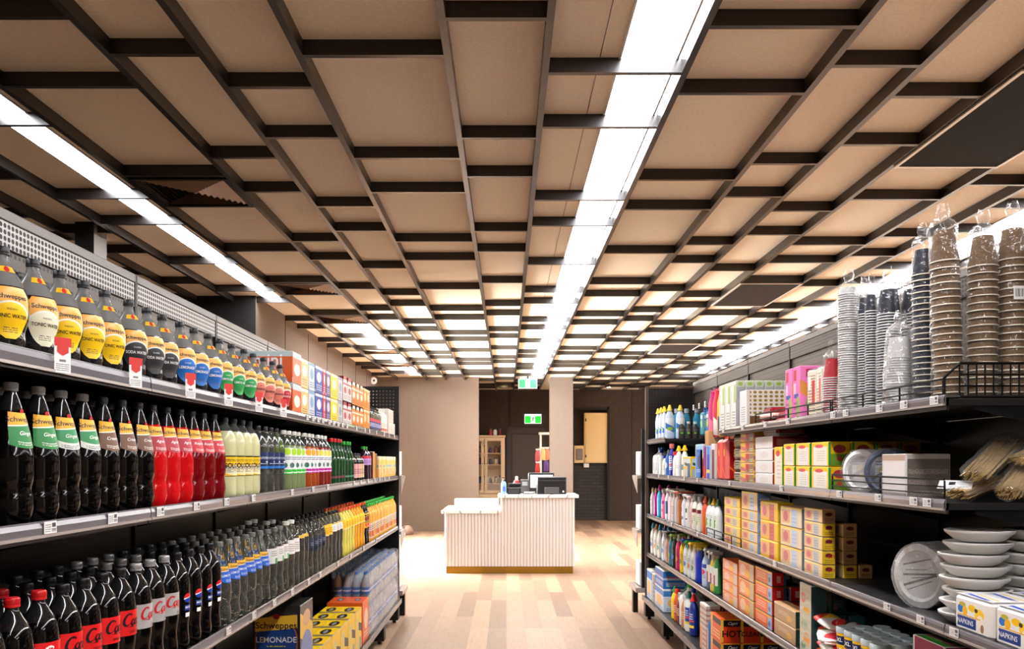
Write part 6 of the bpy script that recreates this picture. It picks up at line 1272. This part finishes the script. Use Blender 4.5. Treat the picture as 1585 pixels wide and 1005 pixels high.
# oval plate pack, foam bowls, napkins
wp = art('shiny_wrap', (232, 230, 226), (('S', .1, .9, .32, .35, .25, (90, 88, 84)), ('S', .15, .7, .42, .44, .1, (120, 118, 116)), ('S', .1, .9, .5, .54, .1, (70, 70, 68)), ('S', .3, .9, .60, .62, .15, (120, 116, 112)), ('S', .1, .9, .74, .79, .35, (84, 80, 76)), ('S', .2, .8, .88, .90, .4, (110, 106, 102))), rough=.15, metal=.1)
plates('plate_pack', (1.50, 2.88, R3), .117, .11, wp, 'large oval white plate pack wrapped in shiny film', radians(-62), M_plate, 14, M_film2, .9)
M_foam = mat('foam_white', (222, 220, 214), .5)
bw = MB(); bw.lathe([(.060, 0), (.072, .004), (.092, .022), (.099, .028), (.102, .032), (.102, .037), (.098, .038), (.088, .034)], 30, ax=1.05, ay=.9); BWM = bw.mesh('tray_body', [M_foam]); br_ = MB(); br_.lathe([(.088, .0352), (.070, .010), (.06, .008)], 30, ax=1.05, ay=.9, cap0=False); BRM = br_.mesh('tray_inside', [M_foam])
def bowls(x, y, n, lab):
    for k in range(n):
        spawn(('foam_tray', 'foam tray', [('tray_body', BWM), ('tray_inside', BRM)]), (x+((k*37) % 5-2)*.004+(.008 if k > n-3 else 0), y+((k*17) % 3-1)*.003, R3+.0385*k), 0, '%s foam tray of the %s' % (ORD[k] if k else 'lowest', lab), 'stacked white foam trays')
bowls(1.545, 2.62, 8, 'left stack, counting up from the shelf'); bowls(1.76, 2.66, 8, 'right stack, counting up from the shelf')
nf = art('napkin_front', (232, 226, 216), (('R', .04, .62, .06, .42, (30, 60, 130)), ('E', .14, .66, .09, .14, (40, 110, 190)), ('E', .28, .62, .08, .16, (246, 180, 20)), ('E', .5, .76, .12, .12, (246, 196, 20)), ('E', .72, .60, .14, .2, (248, 200, 40)), ('E', .62, .72, .05, .07, (60, 50, 40)), ('E', .74, .38, .10, .22, (236, 226, 210)), ('E', .80, .18, .05, .14, (150, 110, 60)), ('E', .2, .82, .1, .08, (190, 170, 60)), ('R', .05, .75, .44, .48, (226, 170, 60))), rough=.3)
nt = art('napkin_top', (226, 224, 222), (('S', .1, .8, .3, .5, .3, (40, 80, 170)), ('S', .2, .9, .6, .7, .2, (230, 190, 60)), ('L', .1, .9, .1, .25, 2, (60, 90, 150))))
for i, (ya, yb) in enumerate(((2.335, 2.53), (2.125, 2.32), (1.91, 2.11))):
    kit = box_kit('napkin_pack', 'napkin pack', yb-ya, .16, .115, nf, nf, nt, c=.012, parts_name='packet', texts=[('NAPKINS', .021, -.035, .034, M_txw, 0, .008)])
    rsp(kit, 1.505, (ya+yb)/2, R3, '%s floral napkin pack, third right shelf' % ('farthest', 'middle', 'nearest')[i], 'floral napkin packs')
    if i < 2: rsp(kit, 1.68, (ya+yb)/2+.01, R3, '%s floral napkin pack of the back row, third right shelf' % ('farther', 'nearer')[i], 'floral napkin packs')
# ---- fourth right shelf
G4 = 'cleaning goods on the fourth right shelf'
cols4 = [(1010.5, (232, 226, 214), (40, 140, 170), 'cone', 'cream bottle with teal cap', .30), (1015.5, (228, 222, 210), (190, 120, 60), 'cone', 'cream bottle with tan cap', .30), (1021, (232, 228, 216), (40, 130, 170), 'cone', 'white bottle with teal cap', .31), (1028, (222, 226, 232), (40, 90, 190), 'cone', 'white bottle with round blue cap', .30), (1033.5, (214, 150, 120), (200, 190, 180), 'trigger', 'salmon trigger bottle', .29), (1038.5, (60, 130, 150), (30, 30, 30), 'trigger', 'teal trigger bottle', .29), (1044, (40, 50, 40), (150, 190, 90), 'trigger', 'dark green trigger bottle', .29), (1050, (206, 50, 110), (190, 190, 186), 'cone', 'magenta bottle with grey cap', .29), (1056.5, (230, 190, 40), (206, 30, 40), 'cone', 'yellow bottle with red cap', .29), (1062.5, (226, 232, 236), (40, 80, 160), 'trigger', 'white trigger bottle with blue head', .29), (1068.5, (222, 226, 216), (60, 160, 60), 'trigger', 'pale trigger bottle with green head', .29), (1074.5, (226, 226, 226), (230, 190, 50), 'trigger', 'white trigger bottle with yellow head', .29)]
for k, (x, c, cc, kd, d_, h) in enumerate(cols4):
    kit = flatb('cleaner_bottle', c, cc, art('lab4_%d' % k, tuple(max(0, v-16) for v in c), (('L', .1, .9, .55, .85, 3, (90, 90, 100)), ('E', .5, .3, .35, .2, ((60, 120, 190), (200, 120, 60), (90, 150, 90))[k % 3]))), h, .036, .75, kd); rsp(kit, 1.455, yx(x, 1.45), R4, d_+', far half of fourth right shelf', G4); rsp(kit, 1.545, yx(x, 1.45)+.02, R4, d_+', second row of fourth right shelf', G4)
rsp(flatb('cleaner_bottle', (26, 50, 170), (240, 200, 60), None, .29, .05, .75, 'trigger'), 1.465, yx(1083, 1.46), R4, 'plain cobalt blue bottle on the fourth right shelf', G4)
rsp(flatb('cleaner_bottle', (190, 206, 226), (30, 40, 60), art('oxy_label', (200, 214, 232), (('R', 0, 1, .75, 1, (40, 70, 160)), ('E', .5, .5, .35, .18, (200, 60, 100)), ('L', .1, .9, .1, .35, 3, (90, 110, 160)))), .27, .045, .75, 'trigger'), 1.465, yx(1093, 1.46), R4, 'pale blue bottle with dark trigger head, fourth right shelf', G4)
for i, (x, c, cc, n) in enumerate(((1100, (90, 110, 140), (170, 170, 166), 'slate'), (1105.5, (226, 196, 70), (206, 200, 186), 'yellow'), (1111, (60, 140, 70), (180, 170, 160), 'green'))): rsp(flatb('cleaner_bottle', c, cc, art('lab4n_%d' % i, (226, 226, 220), (('R', .3, .7, .0, .6, (170, 30, 50)),)), .29, .036, .75, 'trigger'), 1.46, yx(x, 1.46), R4, n+' trigger bottle next to the orange boxes, fourth right shelf', G4)
def fb4(nm, c1, c2, c3): return art(nm, c1, (('E', .3, .5, .2, .36, c2), ('E', .6, .35, .14, .25, (246, 180, 40)), ('R', .74, 1, 0, 1, c3), ('L', .1, .5, .15, .4, 2, (240, 214, 200)), ('R', 0, 1, .94, 1, (246, 190, 60))), rough=.3)
o1 = fb4('floral_a', (232, 140, 100), (240, 190, 170), (214, 190, 170)); o2 = fb4('floral_b', (226, 120, 60), (240, 190, 150), (196, 176, 140)); o3 = art('orange_wrap', (236, 106, 60), (('L', .1, .65, .3, .8, 3, (250, 200, 170)), ('R', .76, 1, 0, 1, (150, 180, 210)), ('R', 0, 1, .88, 1, (246, 180, 40)), ('E', .85, .4, .06, .2, (60, 110, 170))), rough=.3); o3e = art('orange_wrap_end', (190, 22, 24), (('R', .3, .6, .25, .75, (226, 150, 120)), ('R', .8, 1, 0, 1, (40, 70, 100)), ('R', 0, 1, 0, .04, (40, 20, 20))))
for k in range(4): rbox('wrap_box', 'box', 4.93, 5.26, X1, X1+.11, R4+.07*k, .069, o1, o1, M_capo, '%s floral orange box of the farthest stack, fourth right shelf' % ('bottom', 'second lowest', 'third', 'top')[k], 'floral boxes on the fourth right shelf')
for k in range(3): rbox('wrap_box', 'box', 4.60, 4.90, X1, X1+.12, R4+.105*k, .104, o2, o2, mat('brown_top', (90, 50, 34), .5), '%s floral orange box of the second stack, fourth right shelf' % ('bottom', 'middle', 'top')[k], 'floral boxes on the fourth right shelf')
for k in range(4): rbox('wrap_box', 'box', 4.28, 4.57, X1, X1+.08, R4+.08*k, .079, o3, o3e, mat('brown_top', (1, 1, 1)), '%s orange box with red end, fourth right shelf' % ('bottom', 'second lowest', 'third', 'top')[k], 'orange boxes with red ends')
for k in range(2): rbox('wrap_box', 'box', 4.28, 4.57, X1+.1, X1+.18, R4+.08*k+.08, .079, o3, o3e, mat('brown_top', (1, 1, 1)), '%s red box end deeper behind the orange stack' % ('lower', 'upper')[k], 'orange boxes with red ends')
rbox('wrap_box', 'box', 4.28, 4.57, X1+.1, X1+.18, R4, .079, o3, o3e, mat('brown_top', (1, 1, 1)), 'bottom deeper red box end behind the orange stack', 'orange boxes with red ends')
kb_ = art('kraft_bags_box', (190, 150, 106), (('L', .2, .7, .4, .7, 3, (226, 206, 180)), ('R', 0, 1, .93, 1, (236, 226, 210)), ('E', .7, .35, .12, .2, (226, 170, 90)))); kbe = art('kraft_green_end', (40, 58, 52), (('L', .2, .8, .2, .8, 3, (90, 130, 110)),))
for k in range(2): rbox('wrap_box', 'box', 3.93, 4.25, X1, X1+.07, R4+.087*k, .086, kb_, kbe, mat('kraft', (1, 1, 1)), '%s brown kraft box beside the orange stack' % ('lower', 'upper')[k], 'kraft boxes')
ft = art('floral_towel', (206, 200, 180), (('E', .3, .8, .2, .08, (226, 120, 100)), ('E', .6, .62, .3, .06, (236, 170, 40)), ('E', .4, .4, .3, .08, (160, 180, 150)), ('E', .6, .2, .3, .1, (232, 150, 40)), ('E', .3, .1, .2, .06, (110, 150, 120)), ('L', .1, .9, .0, 1, 9, (190, 190, 160))), rough=.3)
rbox('paper_towel_pack', 'paper towel pack', 3.73, 3.88, X1, X1+.075, R4, .33, ft, mat('towel_side', (40, 70, 70), .5), M_white, 'tall floral paper towel pack, fourth right shelf')
tl = art('teal_box', (36, 80, 78), (('R', .05, .95, .08, .92, (46, 96, 92)), ('L', .2, .8, .3, .6, 2, (90, 150, 140)))); td = art('dark_green_box', (26, 40, 38), (('L', .2, .8, .3, .6, 3, (60, 90, 84)), ('E', .3, .3, .14, .12, (110, 60, 56))))
rbox('teal_box', 'box', 3.74, 3.86, 1.525, 1.60, R4, .19, tl, td, tl, 'lower dark teal box behind the colourful bags', 'teal boxes'); rbox('teal_box', 'box', 3.74, 3.86, 1.525, 1.60, R4+.191, .13, tl, td, tl, 'upper dark green box behind the colourful bags', 'teal boxes'); rbox('teal_box', 'box', 3.74, 3.86, 1.61, 1.69, R4, .185, tl, tl, tl, 'right teal box at the shelf back', 'teal boxes')
bgm = [art('snack_bag_%d' % i, (230, 226, 216), (('E', .3, .7, .3, .2, (206, 40, 50)), ('S', 0, 1, .35, .6, .3, c), ('E', .7, .2, .25, .2, (200, 50, 40)), ('L', .1, .9, .05, .25, 2, (60, 60, 60)))) for i, c in enumerate(((240, 190, 30), (60, 150, 60), (30, 40, 60), (230, 120, 40)))]
for i, (x, y, z, t, rx) in enumerate(((1.50, 3.66, .155, .3, .3), (1.485, 3.62, .105, -.4, .3), (1.56, 3.58, .15, .9, .25), (1.49, 3.60, .055, .1, .2), (1.50, 3.66, .015, -.2, 0), (1.60, 3.56, .03, .6, .1))):
    b = MB(); b.lathe([(.02, -.07), (.062, -.055), (.068, 0), (.06, .055), (.03, .072)], 16, ay=.28); q = MB(); q.box(-.032, .032, -.003, .003, .07, .088)
    r = spawn(('sponge_bag', 'bag', [('pouch', b.mesh('pouch', [bgm[i % 4]])), ('sealed_edge', q.mesh('sealed_edge', [bgm[i % 4]]))]), (x, y, R4+z+.02), t, '%s crumpled colourful bag, loose pile on the fourth right shelf' % ('uppermost left', 'front', 'upper right', 'lower middle', 'rear', 'rightmost')[i], 'loose pile of colourful bags'); r.rotation_euler = (pi/2+rx, 0, t)
ycn = art('canister_label', (246, 196, 30), (('R', 0, 1, .72, .95, (30, 44, 90)), ('R', 0, .5, .4, .62, (206, 30, 40)), ('R', 0, 1, 0, .18, (60, 120, 180)), ('L', .1, .9, .2, .36, 2, (90, 70, 20))))
def can_kit():
    b = MB(); b.lathe([(.033, 0), (.035, .004), (.035, .17), (.033, .175)], 22); q = MB(); q.lathe([(.0365, .172), (.0375, .176), (.0375, .192), (.0355, .197), (.028, .196)], 22); l = MB(); l.patch(lambda z: .035, .006, .168, pi, eps=.0006, nu=24, nv=2); l.wrap_text('XL', .024, lambda z: .035, .143, m=1, bold=.02); l.wrap_text('LD', .02, lambda z: .035, .10, m=1, bold=.02)
    return ('wipes_canister', 'canister', [('body', b.mesh('body', [M_capy])), ('lid', q.mesh('lid', [mat('lid_pale', (196, 206, 206), .35)])), ('label', l.mesh('label', [ycn, M_txw]))])
ck = can_kit(); n_ = 0
for i in range(5):
    for j in range(3): rsp(ck, 1.475+.080*j, 3.46-.080*i, R4, '%s canister with pale lid, %s row, fourth right shelf' % (('farthest', 'second farthest', 'middle', 'second nearest', 'nearest')[i], ('front', 'middle', 'back')[j]), 'yellow canisters with pale lids', radians(25))
mg2 = art('magenta_green_pack', (150, 26, 76), (('R', 0, 1, .0, .5, (70, 170, 50)), ('E', .4, .45, .3, .2, (100, 200, 60)), ('L', .1, .9, .6, .9, 3, (230, 160, 190)), ('R', .0, .05, 0, 1, (240, 230, 230))))
rbox('glove_pack', 'box', 2.60, 2.80, X1, X1+.12, R4, .31, mg2, mg2, mg2, 'magenta and green box at the near end of fourth right shelf'); rbox('glove_pack', 'box', 2.37, 2.58, X1, X1+.12, R4, .30, mg2, mg2, mg2, 'nearest magenta and green box under the napkin packs')
# ---- bottom right shelf
G5 = 'laundry goods on the bottom right shelf'; X5 = 1.39
def y5(x, X=X5): return 1230*X/(x-784)
def r5(nm, x0, x1, dep, h, m1, m2, m3, lab, z=0): rbox(nm, 'box', y5(x1), y5(x0), X5, X5+dep, .237+z, h, m1, m2, m3, lab, G5)
pb = art('powder_blue', (206, 222, 236), (('R', 0, 1, .7, .95, (60, 130, 200)), ('E', .5, .4, .35, .25, (236, 190, 120)), ('L', .1, .9, .05, .2, 2, (90, 120, 170)))); pb2 = art('powder_tan', (196, 140, 60), (('R', 0, .5, 0, 1, (160, 190, 210)), ('L', .5, 1, .2, .8, 4, (110, 70, 30)))); pb3 = art('powder_deep', (40, 110, 190), (('R', 0, 1, .5, .62, (190, 200, 220)), ('L', .1, .9, .15, .4, 3, (226, 232, 240)), ('R', .1, .6, .64, .7, (190, 60, 70))))
r5('powder_box', 1001, 1008, .2, .28, pb, pb, M_capw, 'farthest pale blue powder box, bottom right shelf'); r5('powder_box', 1008.6, 1012.5, .2, .27, pb2, pb2, M_capw, 'tan and blue powder box, bottom right shelf')
r5('powder_box', 1013.5, 1027, .24, .20, pb, pb, M_capw, 'pale blue powder box under the deep blue one'); r5('powder_box', 1014, 1026.5, .22, .16, pb3, pb3, M_capw, 'deep blue powder box stacked on a pale box', .201)
kd1 = jerry('detergent_bottle', (236, 236, 230), (40, 180, 60), art('det_lab', (232, 234, 230), (('E', .5, .5, .3, .3, (90, 150, 210)),)), .10, .17, .33); rsp(kd1, 1.50, 6.52, .237, 'white detergent bottle with bright green cap, bottom right shelf', G5)
rsp(jerry('detergent_bottle', (226, 226, 222), (40, 60, 150), None, .10, .17, .31), 1.50, 6.37, .237, 'white detergent bottle with blue cap, bottom right shelf', G5)
bt5 = [(1044, (244, 214, 20), (30, 130, 60), .27, 'yellow bottle with green cap'), (1048, (206, 90, 40), (226, 50, 30), .27, 'rust bottle with red cap'), (1053, (110, 40, 30), (190, 186, 180), .26, 'dark brown bottle with grey cap'), (1060, (196, 130, 80), (206, 204, 200), .27, 'tan bottle with clear cap')]
for k, (x, c, cc, h, d_) in enumerate(bt5):
    for j in range(2): rsp(flatb('softener_bottle', c, cc, art('lab5_%d' % k, c, (('L', .1, .9, .2, .8, 4, (236, 220, 190)), ('R', 0, .2, 0, 1, tuple(min(255, v+40) for v in c)))), h, .042, .75, 'screw' if k else 'cone'), 1.435+.1*j, y5(x, 1.43), .237, d_+(', front of bottom right shelf' if not j else ', second row of bottom right shelf'), G5)
for k, (x, c, cc, n) in enumerate(((1067, (226, 232, 226), (40, 120, 110), 'white bottle with teal cap'), (1074, (24, 44, 130), (214, 30, 40), 'navy bottle with tall red cap'))): rsp(flatb('softener_bottle', c, cc, art('lab5b_%d' % k, (40, 70, 150), (('R', 0, 1, .35, .45, (220, 60, 80)), ('R', 0, 1, 0, .15, (240, 214, 40)), ('L', .1, .9, .5, .9, 3, (220, 226, 240)))), .31, .048, .7, 'cone'), 1.44, y5(x, 1.44), .237, n+', bottom right shelf', G5)
for j in range(3): rsp(flatb('softener_bottle', (30, 60, 150), (190, 30, 44), None, .30, .05, .8, 'cone'), 1.56+.0*j, 5.95-.14*j, .237, '%snavy bottle of the second row by the capsule tubs' % ordn(2-j, 3), G5)
wb5 = jerry('detergent_bottle', (60, 120, 190), (190, 30, 44), art('tub_label', (222, 226, 228), (('L', .1, .9, .15, .85, 7, (140, 150, 160)), ('R', 0, 1, .88, 1, (150, 200, 226)))), .14, .15, .30); rsp(wb5, 1.475, 5.56, .237, 'blue handled bottle with white label beside the ribbed packs', G5)
rib = art('ribbed_pack', (206, 200, 190), (('L', 0, 1, 0, 1, 9, (170, 110, 90)), ('R', 0, .4, 0, .5, (226, 150, 110))))
r5('capsule_pack', 1083, 1093, .1, .33, rib, rib, M_capw, 'tall pale striped pack left of the orange boxes, bottom right shelf')
hot_ = art('hot_box_end', (226, 60, 24), (('R', 0, .12, 0, 1, (240, 180, 60)), ('R', .12, 1, .68, .95, (20, 18, 20)), ('R', 0, 1, .95, 1, (246, 160, 40)))); hs = art('hot_box_front', (228, 90, 40), (('R', 0, 1, .7, .95, (20, 18, 20)), ('R', 0, .2, 0, 1, (240, 170, 60)), ('L', .25, .9, .1, .5, 3, (250, 210, 170))))
names = [('HOT', 0), ('CLEAR', 1), ('HOT', 2)]
for j in range(3):
    for lv in range(2):
        x0 = X5+.005+.27*j if j else X5+.005; x0 = X5-.005+j*.13; y0 = 5.00-.30*0
        kit = box_kit('firelighter_box', 'box', .26, .125, .155, hs, hot_, M_capo, stexts=[(('HOT', 'CLEAN', 'EXTRA')[j], (.06, .044, .044)[j], .008, .055, M_txk, 1, 0, .02), ('Capri', .028, .01, .125, M_txw, 1, .5, .01)])
        rsp(kit, x0+.0725, 5.30, .237+.157*lv, '%s orange and black box end, %s layer, bottom right shelf' % (('left', 'middle', 'right')[j], ('lower', 'upper')[lv]), 'orange and black boxes on the bottom right shelf')
for j in range(0):
    for lv in range(2): rsp(box_kit('firelighter_box', 'box', .26, .145, .155, hs, hot_, M_capo), 1.47, 4.95-.28*j, .237+.157*lv, '%sorange and black box along the shelf edge, %s layer, bottom right' % (ordn(3-j, 4), ('lower', 'upper')[lv]), 'orange and black boxes on the bottom right shelf')
